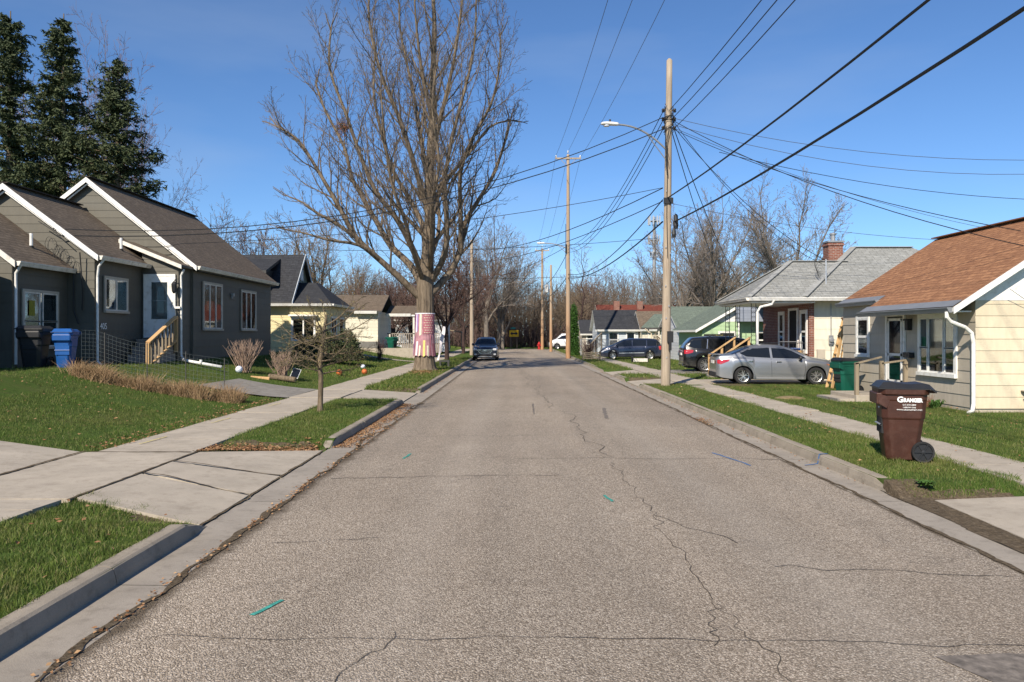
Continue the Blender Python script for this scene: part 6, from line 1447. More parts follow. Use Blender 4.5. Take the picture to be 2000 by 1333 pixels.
# thicket : one mass of saplings and brush at the end of the street
def thicket(name,label,boxes,mt,seed):
    r=random.Random(seed); m=MB()
    for x0,x1,y0,y1,n,h0,h1,rr in boxes:
        for _ in range(n):
            x=r.uniform(x0,x1);y=r.uniform(y0,y1);h=r.uniform(h0,h1); p=Vector((x,y,-.1)); d=Vector((r.gauss(0,.09),r.gauss(0,.09),1)).normalized(); pts=[p]
            for i in range(5): d=(d+rvec(r,.07)).normalized(); pts.append(pts[-1]+d*h/5)
            q=rr*r.uniform(.6,1.4); m.tube(pts,[q,q*.85,q*.7,q*.55,q*.4,q*.2],3)
            for k in range(r.randint(8,15)):
                t=r.uniform(.2,1)*4.99; i=int(t); a=pts[i].lerp(pts[i+1],t-i); dd=rot_about(d,R(r.uniform(20,60)),r.uniform(0,6.28)); l=h*r.uniform(.08,.24); b=a+dd*l*.5; c=b+(dd+Vector((0,0,.35))+rvec(r,.15)).normalized()*l*.5
                m.tube([a,b,c],[.022,.017,.012],3)
                for _k in range(3):
                    e2=a.lerp(c,r.uniform(.3,1)); f2=e2+rvec(r,.25)*l*.8+Vector((0,0,l*.3)); m.tube([e2,f2],[.013,.009],3)
    tag(m.build(name,MT[mt]),label,None,kind='stuff')
mk('twig_brown',plain,(.15,.115,.085),.95,.35,1)
thicket('woodland','dense bare brown woodland closing the end of the street',[(-14,14,106,120,620,5,9,.05),(-34,-10,90,112,380,5,9,.05),(-30,30,118,140,460,6,9.5,.08),(8,34,112,135,300,6,11,.06)],'twig_brown',31)
thicket('brush','low reddish brush along the edge of the woods',[(-14,8,104.6,108,420,1.2,3.6,.02),(-34,-10,84,90,160,1.5,4,.03),(8,26,108,112,200,2,5,.03)],'twig_purple',32)
thicket('far_woods','distant bare woods on the skyline behind the houses',[(-120,-40,120,160,260,8,14,.09),(30,140,130,180,420,9,16,.1),(-40,45,150,190,220,8,14,.1)],'twig_grey',33)
MT['forest_floor']=plain('forest_floor',(.10,.072,.045),.95,.3,1); 
m=MB()
for i in range(40):
    for j in range(8):
        x=-40+i*2; y=104.2+j*4; m.quad((x,y,.0),(x+2,y,.0),(x+2,y+4,.0),(x,y+4,.0))
m.build('forest_floor',MT['forest_floor'],kind='structure')
# ---- conifers
MT['needle']=m_leafy('needles',[(0,(.022,.034,.018)),(.4,(.045,.062,.028)),(.75,(.078,.095,.040)),(1,(.14,.13,.062))],.5)
MT['cedar']=m_leafy('cedar',[(0,(.015,.045,.008)),(.5,(.035,.09,.014)),(1,(.06,.13,.02))],1.5)
def conifer(label,px,d,top,hw,seed,gap=0):
    x=(px-1004)/F*d; H_=CH-(top-653)/F*d-.8; r=random.Random(seed); T=thing('conifer',label,'tree',(x,d,.8),group='tall conifers behind the grey house')
    A=MB(); A.tube([(0,0,-.3),(0,0,H_*.5),(.08,0,H_)],[.32,.2,.03],8); N=MB(); h=1.5
    while h<H_-.15:
        t=h/H_; w0=hw*1.22*(1-t)**.66*(.72+.5*r.random()); nb=10 if t<.8 else 7
        for k in range(nb):
            az=r.uniform(0,6.28); L=w0*r.uniform(.5,1.15)+.15
            if gap and abs(t-gap)<.05: L*=.4
            
            nz_=mnoise.noise(Vector((math.cos(az)*1.3,math.sin(az)*1.3,h*.55+seed*9)))
            L*=1+.45*nz_
            if r.random()<.14 or nz_<-.40: continue
            dz=-.25+.55*t; dirv=Vector((math.cos(az),math.sin(az),dz)); p=Vector((0,0,h)); tip=p+dirv*L+Vector((0,0,.12*L)); A.tube([p,p.lerp(tip,.5)+Vector((0,0,-.06*L)),tip],[.035,.02,.008],3)
            ns=int(8+L*16)
            for i in range(ns):
                s_=(r.random()**.7); c=p.lerp(tip,s_)+Vector((r.gauss(0,.13),r.gauss(0,.13),r.gauss(-.08,.13)))*(.5+s_*.8)*min(1,L)
                for _ in range(7):
                    a=rvec(r,1).normalized(); a.z=a.z*.7-.25; b=a.cross(rvec(r,1)).normalized(); l=r.uniform(.10,.27); wv=l*.34; N.add([c-b*wv*.4,c+b*wv*.4,c+a*l+b*wv*.3,c+a*l-b*wv*.3],[[0,1,2,3]])
        h+=.26+.18*(1-t)+(.25*r.random())
    A.build('trunk',MT['bark_tan'],T); N.build('crown',MT['needle'],T)
conifer('tall narrow conifer at the left edge with a bare gap below its top',18,47,22,3.3,1,.72)
conifer('tallest full conifer, second from the left behind the grey house',122,47,27,2.9,2)
conifer('shorter dark green conifer right above the grey gable peak',228,46,116,3.1,3)
# evergreen column, hedge shrubs
def blob_shrub(name,label,cat,loc,hx,hy,h,n,mt,seed,leaf=.07,stemmt='bark_dark',pw=.5):
    r=random.Random(seed); T=thing(name,label,cat,loc); m=MB()
    for _ in range(n):
        while True:
            x,y,z=r.uniform(-1,1),r.uniform(-1,1),r.uniform(0,1)
            if (x*x+y*y)**.5<(1-z)**pw*(1+.22*mnoise.noise(Vector((x*2.5,y*2.5,z*5+seed)))) and (x*x+y*y)**.5>.35*(1-z)**pw: break
        c=Vector((x*hx,y*hy,z*h)); a=rvec(r,1).normalized(); b=a.cross(rvec(r,1)).normalized(); l=leaf*r.uniform(.6,1.4); m.add([c,c+a*l+b*l*.4,c+a*l*2,c+a*l-b*l*.4],[[0,1,2,3]])
    m.build('foliage',MT[mt],T); s_=MB()
    for k in range(7): az=k*.9; s_.tube([(0,0,-.1),(math.cos(az)*hx*.4,math.sin(az)*hy*.4,h*.6)],[.03,.01],4)
    s_.build('stem',MT[stemmt],T)
blob_shrub('evergreen_column','bright green columnar evergreen beside the second pole','tree',(5.05,67,.1),.5,.5,4.4,9000,'cedar',3,.07,pw=.35)
blob_shrub('dark_shrub','dark evergreen shrub against the yellow house, left','shrub',(-9.3,38.9,.65),1.0,.7,1.5,5000,'needle',5,.06)
blob_shrub('dark_shrub','dark rounded evergreen shrub at the right end of the yellow house','shrub',(-8.35,39.6,.6),.85,.8,1.6,5000,'needle',6,.06)
blob_shrub('dark_shrub','low dark shrub under the yellow house window','shrub',(-10.5,40.5,.7),.9,.6,1.2,3500,'needle',7,.06)
blob_shrub('cottage_shrub','brown bush beside the white sided house','shrub',(10.75,60,.1),.5,.5,2.0,1800,'twig_tan',8,.05,pw=.4)
blob_shrub('green_house_shrub','olive bush under the dark window of the green house','shrub',(11.6,44.9,.1),1.0,.5,1.8,3000,'bud',9,.06)
# arching bare shrubs in the left yard
def cane_shrub(label,x,y,w_,h,n,seed,name='bare_shrub',mt='twig_pink',cat='shrub'):
    r=random.Random(seed); m=MB(); z0=gz(x,y)
    for _ in range(n):
        az=r.uniform(0,6.28); sp=r.random()**.7*w_; p=Vector((x+r.gauss(0,.08),y+r.gauss(0,.08),z0)); hh=h*r.uniform(.6,1)
        pts=[p]+[p+Vector((math.cos(az)*sp*t**1.1,math.sin(az)*sp*t**1.1,hh*t))+rvec(r,.015) for t in (.3,.6,.85,1)]
        m.tube(pts,[.012,.010,.008,.006,.004],4)
        for k in range(4):
            a=pts[r.randint(1,3)]; b=a+Vector((r.gauss(0,.07),r.gauss(0,.07),r.uniform(.1,.25))); m.tube([a,b],[.006,.004],3)
    tag(m.build(name,MT[mt]),label,cat)
mk('twig_pink',plain,(.34,.24,.18),.9,.2)
cane_shrub('bare shrub of upright pinkish canes near the drain pipe',-9.3,27.4,.62,1.15,85,1); cane_shrub('second bare cane shrub beside the log, nearer the sidewalk',-8.05,27.6,.55,1.0,75,2)
cane_shrub('thin dark twiggy bush on the lawn before the cream house',-8.2,48.5,.35,1.3,40,3,mt='twig_dark')
cane_shrub('thin dark weeds by the far pole fence',5.6,60,.7,1.4,120,5,mt='twig_dark'); 
# dry ornamental grass hedge
MT['straw']=m_leafy('straw',[(0,(.10,.06,.03)),(.5,(.22,.14,.075)),(1,(.38,.27,.15))],3)
CLP=[(random.Random(i).random(),random.Random(i+50).uniform(.45,1.15),random.Random(i+90).gauss(0,.12)) for i in range(30)]
r=random.Random(8); m=MB()
for _ in range(5200):
    ct,ch,cy=r.choice(CLP); t=min(1,max(0,ct+r.gauss(0,.028))); x=-10.9+4.05*t+r.gauss(0,.03); y=19.0+.9*t+cy+r.gauss(0,.09); h=.44*ch*r.uniform(.35,1.15); z=gz(x,y)
    if t>.93: h*=.95
    dx,dy=r.gauss(0,.2)+(t-ct)*2.5,r.gauss(0,.2); s=.004
    m.add([(x-s,y,z-.02),(x+s,y,z-.02),(x+dx*.4+s,y+dy*.4,z+h*.6),(x+dx*.4-s,y+dy*.4,z+h*.6),(x+dx,y+dy,z+h*.92)],[[0,1,2,3],[3,2,4]])
tag(m.build('dry_grass_hedge',MT['straw']),'long clump of dry straw coloured grass along the edge of the grey house lawn','dry grass')
# wire mesh garden fence
T=thing('wire_fence','low wire mesh garden fence with green stakes behind the dry grass','fence',(-10,20.6,.9),world=True)
m=MB(); x0,x1,yf=-11.2,-7.4,20.55
for k in range(39): x=x0+(x1-x0)*k/38; m.tube([(x,yf,gz(x,yf)),(x,yf,gz(x,yf)+.95+.03*math.sin(k))],.0024,3)
for k in range(10): m.tube([(x0+(x1-x0)*i/12,yf+.02*math.sin(i),gz(x0+(x1-x0)*i/12,yf)+.08+.1*k+.02*math.sin(i*1.3)) for i in range(13)],.0024,3)
m.build('wire_mesh',MT['galv_post'],T)
for x in (-10.6,-9.5,-8.5,-7.5): m=MB(); m.bar((x,yf,gz(x,yf)-.1),(x,yf,gz(x,yf)+1.02),.02); m.build('stake',MT['dark_trim'],T)
# log, solar light, balls
T=thing('cut_log','cut log lying between the bare shrubs','log',(-7.9,26.8,.3),world=True); z=gz(-7.9,26.8)
m=MB(); m.tube([(-8.3,26.9,z+.16),(-7.35,26.7,z+.05)],.09,12,False); m.build('bark',MT['bark_tan'],T); m=MB(); m.tube([(-8.29,26.9,z+.16),(-7.36,26.7,z+.05)],.085,12,True); m.build('cut_end',MT['new_wood'],T)
m=MB(); m.tube([(-8.8,26.5,z+.12),(-8.2,26.6,z+.07)],.08,10,True); tag(m.build('split_log',MT['new_wood']),'pale split log lying just left of the cut log','log')
T=thing('solar_lamp','small tilted solar panel lamp on the lawn right of the second cane shrub','lamp',(-7.6,27.6,gz(-7.6,27.6)))
m=MB(); m.M=Matrix.Translation((0,0,.28))@Matrix.Rotation(R(14),4,'Y')@Matrix.Rotation(R(55),4,'X'); m.box(-.12,.12,-.17,.17,-.01,.01); m.build('panel',MT['carglass'],T); m=MB(); m.M=Matrix.Translation((0,0,.28))@Matrix.Rotation(R(14),4,'Y')@Matrix.Rotation(R(55),4,'X'); m.box(-.14,.14,-.19,.19,-.02,-.011); m.build('panel_frame',MT['white_trim'],T); m=MB(); m.tube([(0,.05,-.1),(0,.05,.28)],.012,6); m.build('stake',MT['black_plastic'],T)
mk('ball_orange',plain,(.55,.14,.035),.6,.15); mk('ball_white',plain,(.75,.78,.85),.5,.05)
def ball(px,py,d,r_,mt,label):
    x=(px-1004)/F*d; z=gz(x,d); T=thing('play_ball',label,'ball',(x,d,z+r_)); m=MB(); m.lathe([(r_*math.sin(a)+1e-4,r_*math.cos(a)) for a in [math.pi*i/12 for i in range(13)]],20); m.build('skin',MT[mt],T,smooth=True)
    m=MB()
    for k in range(3):
        M=Matrix.Rotation(k*1.05,4,'Z')@Matrix.Rotation(.5*k,4,'X'); m.M=M; m.tube([(r_*1.0*math.cos(a),0,r_*1.0*math.sin(a)) for a in [i*math.pi/12 for i in range(25)]],r_*.035,4); 
    m.build('seam',MT['rubber' if mt=='ball_orange' else 'bluemark'],T)
ball(467,715,26.9,.12,'ball_white','white ball caught in the left cane shrub'); ball(663,713,32.5,.125,'ball_orange','orange basketball lying alone on the lawn'); ball(712,710,34.5,.125,'ball_orange','orange basketball beside the sidewalk under the white ball'); ball(709,700,38.5,.11,'ball_white','white and blue ball just behind the right orange ball')
def m_stained():
    n=NT('stained_pole_wood'); z=n.map(n.co,(14,14,.5)); g=n.noise(2,6,z)
    col=n.mix(n.ramp(g,[(.3,0),(.7,1)]),(.27,.2,.14),(.44,.34,.24)); h=n.math('ADD',n.sep()[2],n.math('MULTIPLY',n.noise(.8,3),2.5))
    col=n.mix(n.ramp(n.math('MULTIPLY',h,.1),[(.2,.85),(.62,.1)]),col,(.40,.22,.11)); return n.fin(col,.85,g,.5,.01,spec=.2)
MT['pole_orange']=m_stained()
# ---------------------------------------------------------------- poles, lamps, wires
def pole(name,label,x,y,h,r0,r1,mt,z=.1,lean=0,cat='utility pole',group='wooden poles along the street',notch=True):
    T=thing(name,label,cat,(x,y,z),group=group,world=True); m=MB(); n=9; v=[];k=16
    for i in range(n+1):
        t=i/n; rr=r0+(r1-r0)*t
        for j in range(k): a=2*math.pi*j/k; q=rr*(1+.02*math.sin(a*3+i)+.015*math.sin(a*7)); v.append((x+lean*t*h+q*math.cos(a),y+q*math.sin(a),z-.3+(h+.3)*t))
    top=[( x+lean*h+r1*.45*math.cos(2*math.pi*j/k),y+r1*.45*math.sin(2*math.pi*j/k),z+h+.07) for j in range(k)]; v+=top
    m.add(v,[[i*k+j,i*k+(j+1)%k,(i+1)*k+(j+1)%k,(i+1)*k+j] for i in range(n+1) for j in range(k)]+[[(n+1)*k+j for j in range(k)]])
    m.build('pole_shaft',MT[mt],T,smooth=True); return T
def lamp_arm(T,p,tip,sag,head=True,r=.032,hl=.62):
    p=Vector(p); tip=Vector(tip); m=MB(); pts=[]
    for i in range(13):
        t=i/12; q=p.lerp(tip,t); q.z=p.z+(tip.z-p.z)*(1-(1-t)**2.1); pts.append(q)
    m.tube(pts,r,8); s=p.lerp(tip,.42); i=5; m.tube([p+Vector((0,0,-sag)),pts[i]],r*.55,6); m.build('lamp_arm',MT['metal_grey'],T,smooth=True)
    d=Vector((tip.x-p.x,tip.y-p.y,0)).normalized(); m=MB(); c=tip+d*hl*.5; M=Matrix.Translation(c)@d.to_track_quat('X','Z').to_matrix().to_4x4(); m.M=M
    prof=[(-.5,.04,.05),(-.42,.07,.075),(-.1,.085,.085),(.2,.12,.08),(.42,.11,.06),(.5,.04,.03)]
    v=[]; k=10
    for px_,w_,hh in prof:
        for j in range(k): a=2*math.pi*j/k; v.append((px_*hl,w_*math.cos(a)*1.1,(hh*math.sin(a) if math.sin(a)>0 else hh*.55*math.sin(a))))
    m.add(v,[[a*k+j,a*k+(j+1)%k,(a+1)*k+(j+1)%k,(a+1)*k+j] for a in range(5) for j in range(k)]+[list(range(k))[::-1],[5*k+j for j in range(k)]]); h=m.build('lamp_head',MT['white_paint'],T,smooth=True)
    m=MB(M); m.lathe([(.0001,.02),(.1,.02),(.1,-.03),(.0001,-.05)],12,(hl*.2,0,-.05)); m.build('lamp_lens',MT['lens_clear'],h)
    m=MB(M); m.lathe([(.035,0),(.035,.08),(.0001,.09)],8,(0,0,.08)); m.build('photocell',MT['black_plastic'],h)
def insul(T,x,y,z,r=.05,h=.12,mt='iron',name='insulator'):
    m=MB(); m.lathe([(.0001,0),(r*.6,0),(r,h*.2),(r*.55,h*.4),(r,h*.6),(r*.6,h),(.0001,h)],8,(x,y,z)); return m.build(name,MT[mt],T)
X1,Y1=5.19,27.2
P1=pole('street_lamp_pole','tallest weathered wooden pole on the right verge carrying a street lamp and many cables',X1,Y1,11.15,.165,.10,'pole_wood',.12,lean=.012)
xt=lambda z:X1+.012*(z-.12)
P=lambda px,py,d=Y1:at(px,py,d)
lamp_arm(P1,(xt(8.25)-.1,Y1,8.25),(3.55,Y1-.3,9.0),.35)
for zz in (9.55,9.25,8.95):
    for s in (-1,1):
        x=xt(zz)+s*.2; insul(P1,x,Y1-.03,zz-.06,.055,.13)
m=MB()
for s in (-1,1):
    m.bar((xt(9.6)+s*.14,Y1-.03,8.8),(xt(9.6)+s*.14,Y1-.03,9.7),.025)
    for zz in (9.55,9.25,8.95): m.bar((xt(zz),Y1-.03,zz),(xt(zz)+s*.2,Y1-.03,zz),.022)
m.build('insulator_bracket',MT['iron'],P1)
m=MB()
for i in range(16):
    r_=rng.uniform(.12,.22); z=rng.uniform(8.7,9.7); m.tube([(xt(z)+r_*math.cos(a+i),Y1+r_*math.sin(a+i)*.8,z-.12*math.sin(a)) for a in [k*.6 for k in range(9)]],.009,4)
for i in range(8): a=rng.uniform(0,6.28); m.tube([(xt(8)+.15*math.cos(a),Y1-.12,9.0),(xt(8)+.14*math.cos(a+1),Y1-.16,8.4),(xt(7)+.13*math.cos(a+2),Y1-.16,7.2+rng.random())],.008,4)
m.tube([(xt(5)-.02,Y1-.165,8.3),(xt(5)-.05,Y1-.17,6.0),(xt(5)-.02,Y1-.175,4.5)],.012,4)
m.build('wire_tangle',MT['cable'],P1)
m=MB(); m.box(xt(6.3)-.16,xt(6.3)+.16,Y1-.18,Y1-.1,6.35,6.55); m.lathe([(.07,5.5),(.09,5.6),(.07,5.95),(.03,6.0)],8,(xt(5.7)+.27,Y1-.1,0)); m.lathe([(.06,5.2),(.08,5.3),(.05,5.5)],8,(xt(5.7)+.2,Y1-.12,0)); m.build('cable_clamp',MT['iron'],P1)
m=MB(); m.box(xt(2)-.0,xt(2)+.2,Y1-.25,Y1-.12,1.62,2.0); m.box(xt(2)+.05,xt(2)+.14,Y1-.25,Y1-.13,1.35,1.62); m.build('pole_box',MT['iron'],P1)
m=MB()
for k in range(9): z=.9+k*.7+rng.uniform(-.3,.3); m.box(xt(z)-.015+.08*math.sin(k*2.9),xt(z)+.015+.08*math.sin(k*2.9),Y1-.175,Y1-.15,z,z+.05)
m.build('pole_nails',MT['galv'],P1)
def crossarm(T,x,y,z,w_=2.1):
    m=MB(); m.box(x-w_/2,x+w_/2,y-.16,y-.06,z-.06,z+.06); m.bar((x,y-.1,z-.7),(x-w_*.3,y-.1,z-.04),.03); m.bar((x,y-.1,z-.7),(x+w_*.3,y-.1,z-.04),.03); m.build('crossarm',MT['pole_wood'],T)
    for dx in (-w_/2+.06,w_/2-.06): insul(T,x+dx,y-.11,z+.06,.06,.18,'white_paint')
    insul(T,x,y,z+.45,.06,.18,'white_paint')
X2,Y2=4.22,62
P2=pole('power_pole','second tall wooden power pole with a crossarm and orange stained base',X2,Y2,15.8,.19,.11,'pole_orange',.1); crossarm(P2,X2,Y2,15.6,2.0)
m=MB(); m.box(X2-.2,X2-.1,Y2-.2,Y2,8.2,8.9); m.tube([(X2-.19,Y2-.1,10.5),(X2-.22,Y2-.1,7)],.02,5); m.build('pole_hardware',MT['iron'],P2)
P3=pole('power_pole','third pole with crossarm and arched lamp arm near the street end',3.45,97,12.3,.19,.12,'pole_orange',0); crossarm(P3,3.45,97,12.1,1.7)
m=MB(); m.lathe([(.25,7.0),(.25,7.9),(.05,7.95)],12,(4.0,96.9,0)); m.build('transformer',MT['white_trim'],P3)
lamp_arm(P2,(X2-.1,Y2,8.6),(2.4,Y2,9.0),.4,r=.04)
P4=pole('short_pole','shorter plain orange brown pole between the crossarm poles',4.0,86,9.3,.17,.11,'pole_orange',.05)
P5=pole('far_lamp_pole','far thin pale pole with a small street lamp',3.6,118,7.0,.12,.09,'pole_wood',0,group='far lamp poles'); lamp_arm(P5,(3.5,118,5.6),(1.6,118,6.0),.3,r=.03)
P6=pole('left_verge_pole','pale wooden pole on the left verge behind the dark street tree',-3.55,66.5,9.6,.17,.12,'pole_wood',.12)
P7=pole('yard_pole','thin pale pole rising over the cream house roof',-19.4,99,6.5,.09,.07,'pole_wood',0,group='far lamp poles')
# antenna mast
T=thing('cell_tower','tall grey antenna mast with two rings of white panels far behind the houses','tower',(31.8,180,0),world=True)
m=MB(); m.tube([(31.8,180,0),(31.8,180,28.5)],[.55,.32],8); m.build('mast',MT['metal_grey'],T)
for z in (27.5,23.2,20.3):
    m=MB(); m.lathe([(1.2 if z>21 else .7,z-.1),(1.2 if z>21 else .7,z+.05)],12,(31.8,180,0)); m.lathe([(.1,z),(1.2,z)],6,(31.8,180,0)); m.build('platform',MT['metal_grey'],T)
    for k in range(9 if z>21 else 5):
        a=k*2*math.pi/(9 if z>21 else 5)+.2; x=31.8+1.3*math.cos(a)*(1 if z>21 else .6); y=180+1.3*math.sin(a); m=MB(); m.box(x-.16,x+.16,y-.1,y+.1,z-.9,z+1.1 if z>21 else z+.3); m.build('antenna_panel',MT['galv'],T)
# wires
WN=[0]
def wire(label,pts,sag=.3,r=.008,mt='cable',group=None,n=14,name='overhead_cable'):
    P=[]
    for a,b in zip(pts,pts[1:]):
        a=Vector(a);b=Vector(b)
        for i in range(n): t=i/n; q=a.lerp(b,t); q.z-=sag*4*t*(1-t); P.append(q)
    P.append(Vector(pts[-1])); m=MB(); m.tube(P,r,5); o=m.build(name,MT[mt]); tag(o,label,'cable'); 
    if group: o['group']=group
    return o
g='cables from the tall pole toward the camera'
wire('thick black cable running from mid pole out of frame at top right, upper one',[(X1+.05,Y1,6.55),(5.35,-14,6.9)],.55,.022,group=g)
wire('thick black cable running from mid pole to the right edge, lower one',[(X1+.3,Y1,5.75),(5.35,-14,6.1)],.55,.026,group=g)
for k,(dx,z) in enumerate(((.12,9.55),(.2,9.25),(.3,8.95))): wire(('topmost','middle','lowest')[k]+' of three thin cables rising from the pole insulators to the top edge',[(X1+dx,Y1,z),(X1+dx,-14,z+.3)],.75,.012,group=g)
g='primary wires high above the street'
for k,dx in enumerate((-1.0,0,1.0)):
    o=wire(('leftmost','middle','rightmost')[k]+' of three high power wires above the road',[(3.5+dx,105,12.2),(X2+dx*.98,Y2,15.75+(.4 if dx==0 else 0)),(X2+dx*.98,-14,13.6+(.3 if dx==0 else 0))],1.35,.011,'wire_pale',group=g)
g='cables from the tall pole down the street'
for k,(z1,z2) in enumerate(((9.5,8.6),(9.2,8.35),(8.9,8.1))): wire(('upper','middle','lower')[k]+' of three twisted cables sagging from the tall pole to the second pole',[(X1-.1,Y1,z1),(X2,Y2,z2+.2)],1.1,.014,group=g)
wire('upper of two comm cables from the tall pole to the second pole',[(X1-.1,Y1,6.5),(X2,Y2,6.6)],.85,.02,group=g); wire('lower thick comm cable from the tall pole to the second pole',[(X1-.1,Y1,5.75),(X2,Y2,6.3)],.6,.028,group=g)
wire('far comm cable between the second and third poles',[(X2,Y2,6.5),(3.45,97,6.3),(3.5,118,6.0)],.5,.03,group=g); wire('far power cable between the second and third poles',[(X2,Y2,8.4),(3.45,97,7.8)],.6,.025,group=g)
g='service drops crossing to the left houses'
wire('upper service drop crossing the street from the tall pole to the grey house',[(X1-.1,Y1-.1,9.3),(-13.55,23.3,5.0)],1.25,.014,group=g); wire('lower service drop crossing the street from the tall pole to the grey house',[(X1-.1,Y1-.1,8.9),(-13.4,23.3,4.8)],1.1,.016,group=g)
wire('thin drop wire to the gable peak of the grey house',[(X1-.1,Y1-.1,6.9),(-11.4,27.2,5.0),(-14.9,27.2,5.6)],.35,.010,group=g)
wire('cable crossing from the tall pole to the left verge pole, upper',[(X1-.1,Y1,6.9),(-3.55,66.5,9.0)],.7,.018,group=g); wire('cable crossing from the tall pole to the left verge pole, lower',[(X1-.1,Y1,6.45),(-3.55,66.5,8.0)],.6,.016,group=g)
wire('level thin cable crossing the street far behind the tall pole',[(12,66,9.9),(-16,66,8.9)],.4,.02,group=g); wire('low level wire across the far street',[(10,90,8.6),(-12,90,8.4)],.3,.025,group=g)
wire('slanting far cable from second pole to the left woods',[(X2,Y2,8.8),(-6,80,7.2)],.8,.02,group=g)
g='service drops from the tall pole to the right houses'
R1=(X1+.2,Y1-.05,9.3)
wire('highest thin drop sweeping right above the orange roof',[R1,(24,27,8.3)],.9,.009,'wire_pale',group=g); wire('second thin drop sweeping right above the orange roof',[(X1+.2,Y1,9.1),(24,26.5,8.0)],1.2,.009,'wire_pale',group=g)
wire('drop ending on the ridge of the orange roofed house',[(X1+.2,Y1,8.95),(11.3,17.7,4.2)],.35,.010,group=g); wire('drop to the gable end of the orange roofed house',[(X1+.2,Y1,9.25),(12.7,17.75,3.6)],.5,.012,group=g)
wire('drop from the tall pole to the mast on the grey hip roof',[(X1+.2,Y1,9.1),(12.3,31.3,4.8)],.5,.012,group=g); wire('second drop from the tall pole to the mast on the grey hip roof',[(X1+.2,Y1,9.3),(12.3,31.3,4.6)],.7,.010,group=g)
wire('steep drop from the tall pole to the green house',[(X1+.2,Y1,9.2),(14.2,48,4.2)],.7,.016,group=g); wire('steep second drop toward the white sided house',[(X1+.2,Y1,8.9),(15,54,3.8)],.7,.016,group=g)
wire('low thin cable from the tall pole over the grey roof to the right',[(X1+.1,Y1,6.4),(20,30,5.4)],.4,.008,'wire_pale',group=g)
wire('thin cable branching off the thick one to the right edge',[(5.3,20.5,6.6),(16.5,22,5.6)],.35,.008,'cable',group=g); wire('pale thin drop passing above the chimney',[(X1+.2,Y1,9.0),(22,33,5.9)],.5,.008,'wire_pale',group=g)
# ---------------------------------------------------------------- signs, hydrant and small yard things
T=thing('arrow_sign','yellow sign with a black double headed arrow at the end of the street','sign',(-.1,103.5,0),world=True)
MT['sign_yellow']=plain('sign_yellow',(.80,.46,.01),.5,.05); MT['sign_black']=plain('sign_black',(.015,.015,.015),.5,.1)
m=MB(); m.box(-.62,.6,103.4,103.43,1.55,2.4); m.build('sign_plate',MT['sign_yellow'],T,bevel=.03)
m=MB(wallM(-.01,103.4,1.975,'-Y')); m.add([(-.5,0,.008),(-.2,-.26,.008),(-.2,-.09,.008),(.2,-.09,.008),(.2,-.26,.008),(.5,0,.008),(.2,.26,.008),(.2,.09,.008),(-.2,.09,.008),(-.2,.26,.008)],[[0,1,2,7,8,9] if 0 else [0,1,9],[2,3,7,8],[4,5,6]]); m.build('arrow',MT['sign_black'],T)
for x in (-.42,.38): m=MB(); m.box(x-.04,x+.04,103.45,103.52,-.1,1.6 if x<0 else 2.9); m.build('post',MT['old_wood'],T)
m=MB(); m.box(-.45,.2,103.5,103.52,2.55,2.78); m.build('street_name_plate',plain('sign_teal',(.02,.20,.19),.5,.1),T)
T=thing('fire_hydrant','red fire hydrant beside the third pole','hydrant',(2.95,93.5,.1)); MT['hyd']=plain('hydrant_red',(.45,.02,.02),.5,.15)
m=MB(); m.lathe([(.2,0),(.2,.05),(.14,.06),(.13,.6),(.17,.62),(.17,.68),(.13,.75),(.06,.84),(.03,.9),(.0001,.9)],14); m.build('barrel',MT['hyd'],T,smooth=False)
m=MB(); m.lathe([(.07,-.24),(.07,.24)],10,(0,0,.48),'x'); m.lathe([(.0001,-.24),(.07,-.24)],10,(0,0,.48),'x'); m.lathe([(.08,-.2),(.08,0)],10,(0,0,.45),'y'); m.build('outlet',MT['hyd'],T)
# white plank bench / edging on right lawn, far planter boxes by second pole
T=thing('lawn_box','low white slatted box lying on the lawn before the minivan','planter',(8.0,49.5,.1),world=True)
m=MB(); m.box(7.35,8.35,49.3,49.36,.18,.38); m.build('side_panel',MT['old_white_trim'],T); m=MB(); m.box(7.35,8.35,49.7,49.76,.18,.38); m.build('side_panel',MT['old_white_trim'],T)
for x in (7.35,8.3): 
    m=MB(); m.box(x,x+.06,49.3,49.76,.05,.5); m.build('end_panel',MT['dark_trim'],T)
T=thing('lattice_planter','low dark slatted planter beside the second pole','planter',(5.1,56.2,.1),world=True)
for k in range(4): m=MB(); m.box(4.85,6.1,55.9,55.95,.15+.13*k,.23+.13*k); m.build('slat',MT['old_wood'],T)
for x in (4.85,5.45,6.05): m=MB(); m.box(x,x+.06,55.88,56.5,.05,.68); m.build('post',MT['old_wood'],T)
T=thing('chain_link_fence','chain link fence with grey posts left of the white cottage','fence',(6.5,68,.1),world=True)
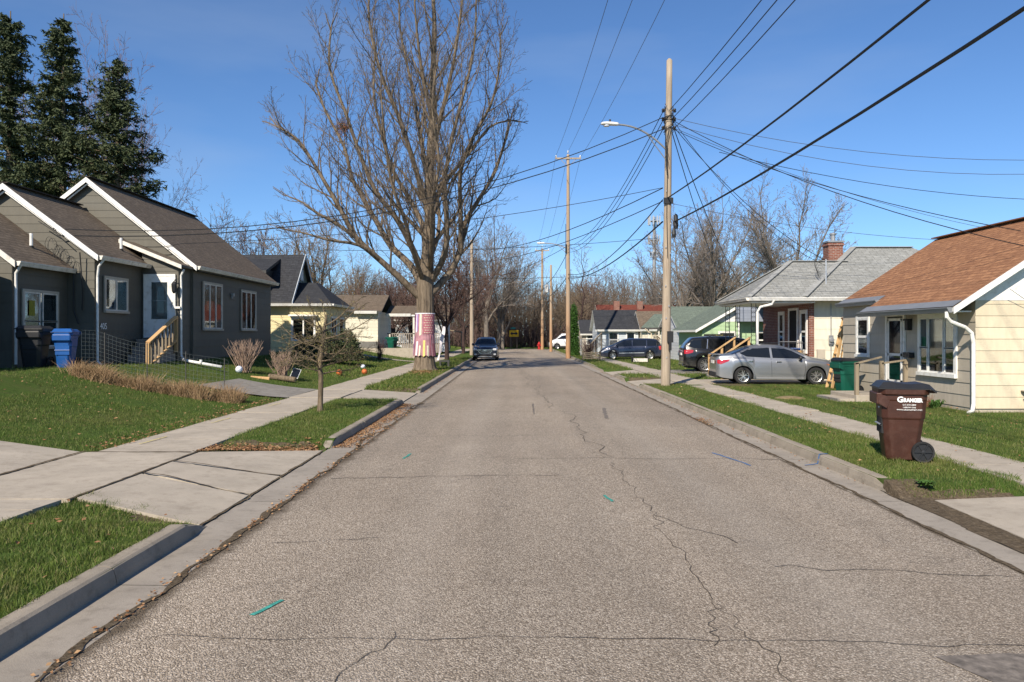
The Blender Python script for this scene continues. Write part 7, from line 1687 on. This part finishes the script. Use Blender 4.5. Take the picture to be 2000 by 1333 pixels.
for k in range(5):
    m=MB(); x=5.6+k*.9; m.tube([(x,66.5+k*.8,.0),(x,66.5+k*.8,1.5)],.035,6); m.build('post',MT['galv'],T)
m=MB(); m.tube([(5.6,66.5,1.45),(9.2,69.7,1.45)],.025,5)
for k in range(60):
    t=k/60; x=5.6+3.6*t; y=66.5+3.2*t; m.tube([(x,y,.1),(x+.25,y+.2,1.45)],.006,3); m.tube([(x+.25,y+.2,.1),(x,y,1.45)],.006,3)
m.build('wire_mesh',MT['galv'],T)
T=thing('wooden_gate_rail','weathered ramp railing left of the white cottage','railing',(6.6,66,.1),world=True)
m=MB(); m.bar((6.0,63,1.0),(7.4,67,2.0),.1,.06); m.build('handrail',MT['old_wood'],T)
for t in (0,.5,1): m=MB(); m.bar((6.0+1.4*t,63+4*t,.05),(6.0+1.4*t,63+4*t,1.0+t),.1); m.build('post',MT['old_wood'],T)
m=MB()
for k in range(9): t=k/9; m.bar((6.0+1.4*t,63+4*t,.2+.8*t),(6.0+1.4*t,63+4*t,1.0+t),.06,.03)
m.build('baluster_row',MT['old_wood'],T)
T=thing('far_stair_rail','weathered stair railing on the left bank beyond the street tree','railing',(-5,80,.6),world=True)
m=MB(); m.bar((-6.5,80,2.3),(-5.2,79,2.1),.08); m.bar((-5.2,79,2.1),(-4.6,74,.9),.08); m.build('handrail',MT['old_wood'],T)
for x,y,z0,z1 in ((-6.5,80,.3,2.3),(-5.2,79,.3,2.1),(-4.9,76.5,.2,1.5),(-4.6,74,.1,.9)): m=MB(); m.bar((x,y,z0),(x,y,z1),.1); m.build('post',MT['old_wood'],T)
# dirt mounds on lawns
MT['mound']=plain('dead_grass',(.24,.18,.09),.95,.3,12)
m=MB(); m.lathe([(.42,0),(.3,.035),(.14,.055),(.0001,.06)],14,(7.62,21.9,.13)); tag(m.build('grass_mound',MT['mound']),'small tan bare mound on the grass in front of the silver sedan','mound')
m=MB(); m.box(8.05,8.6,32.5,33.3,.0,.22); tag(m.build('stone_footing',MT['concrete'],bevel=.02),'concrete footing at the bottom of the new stair rails','footing')
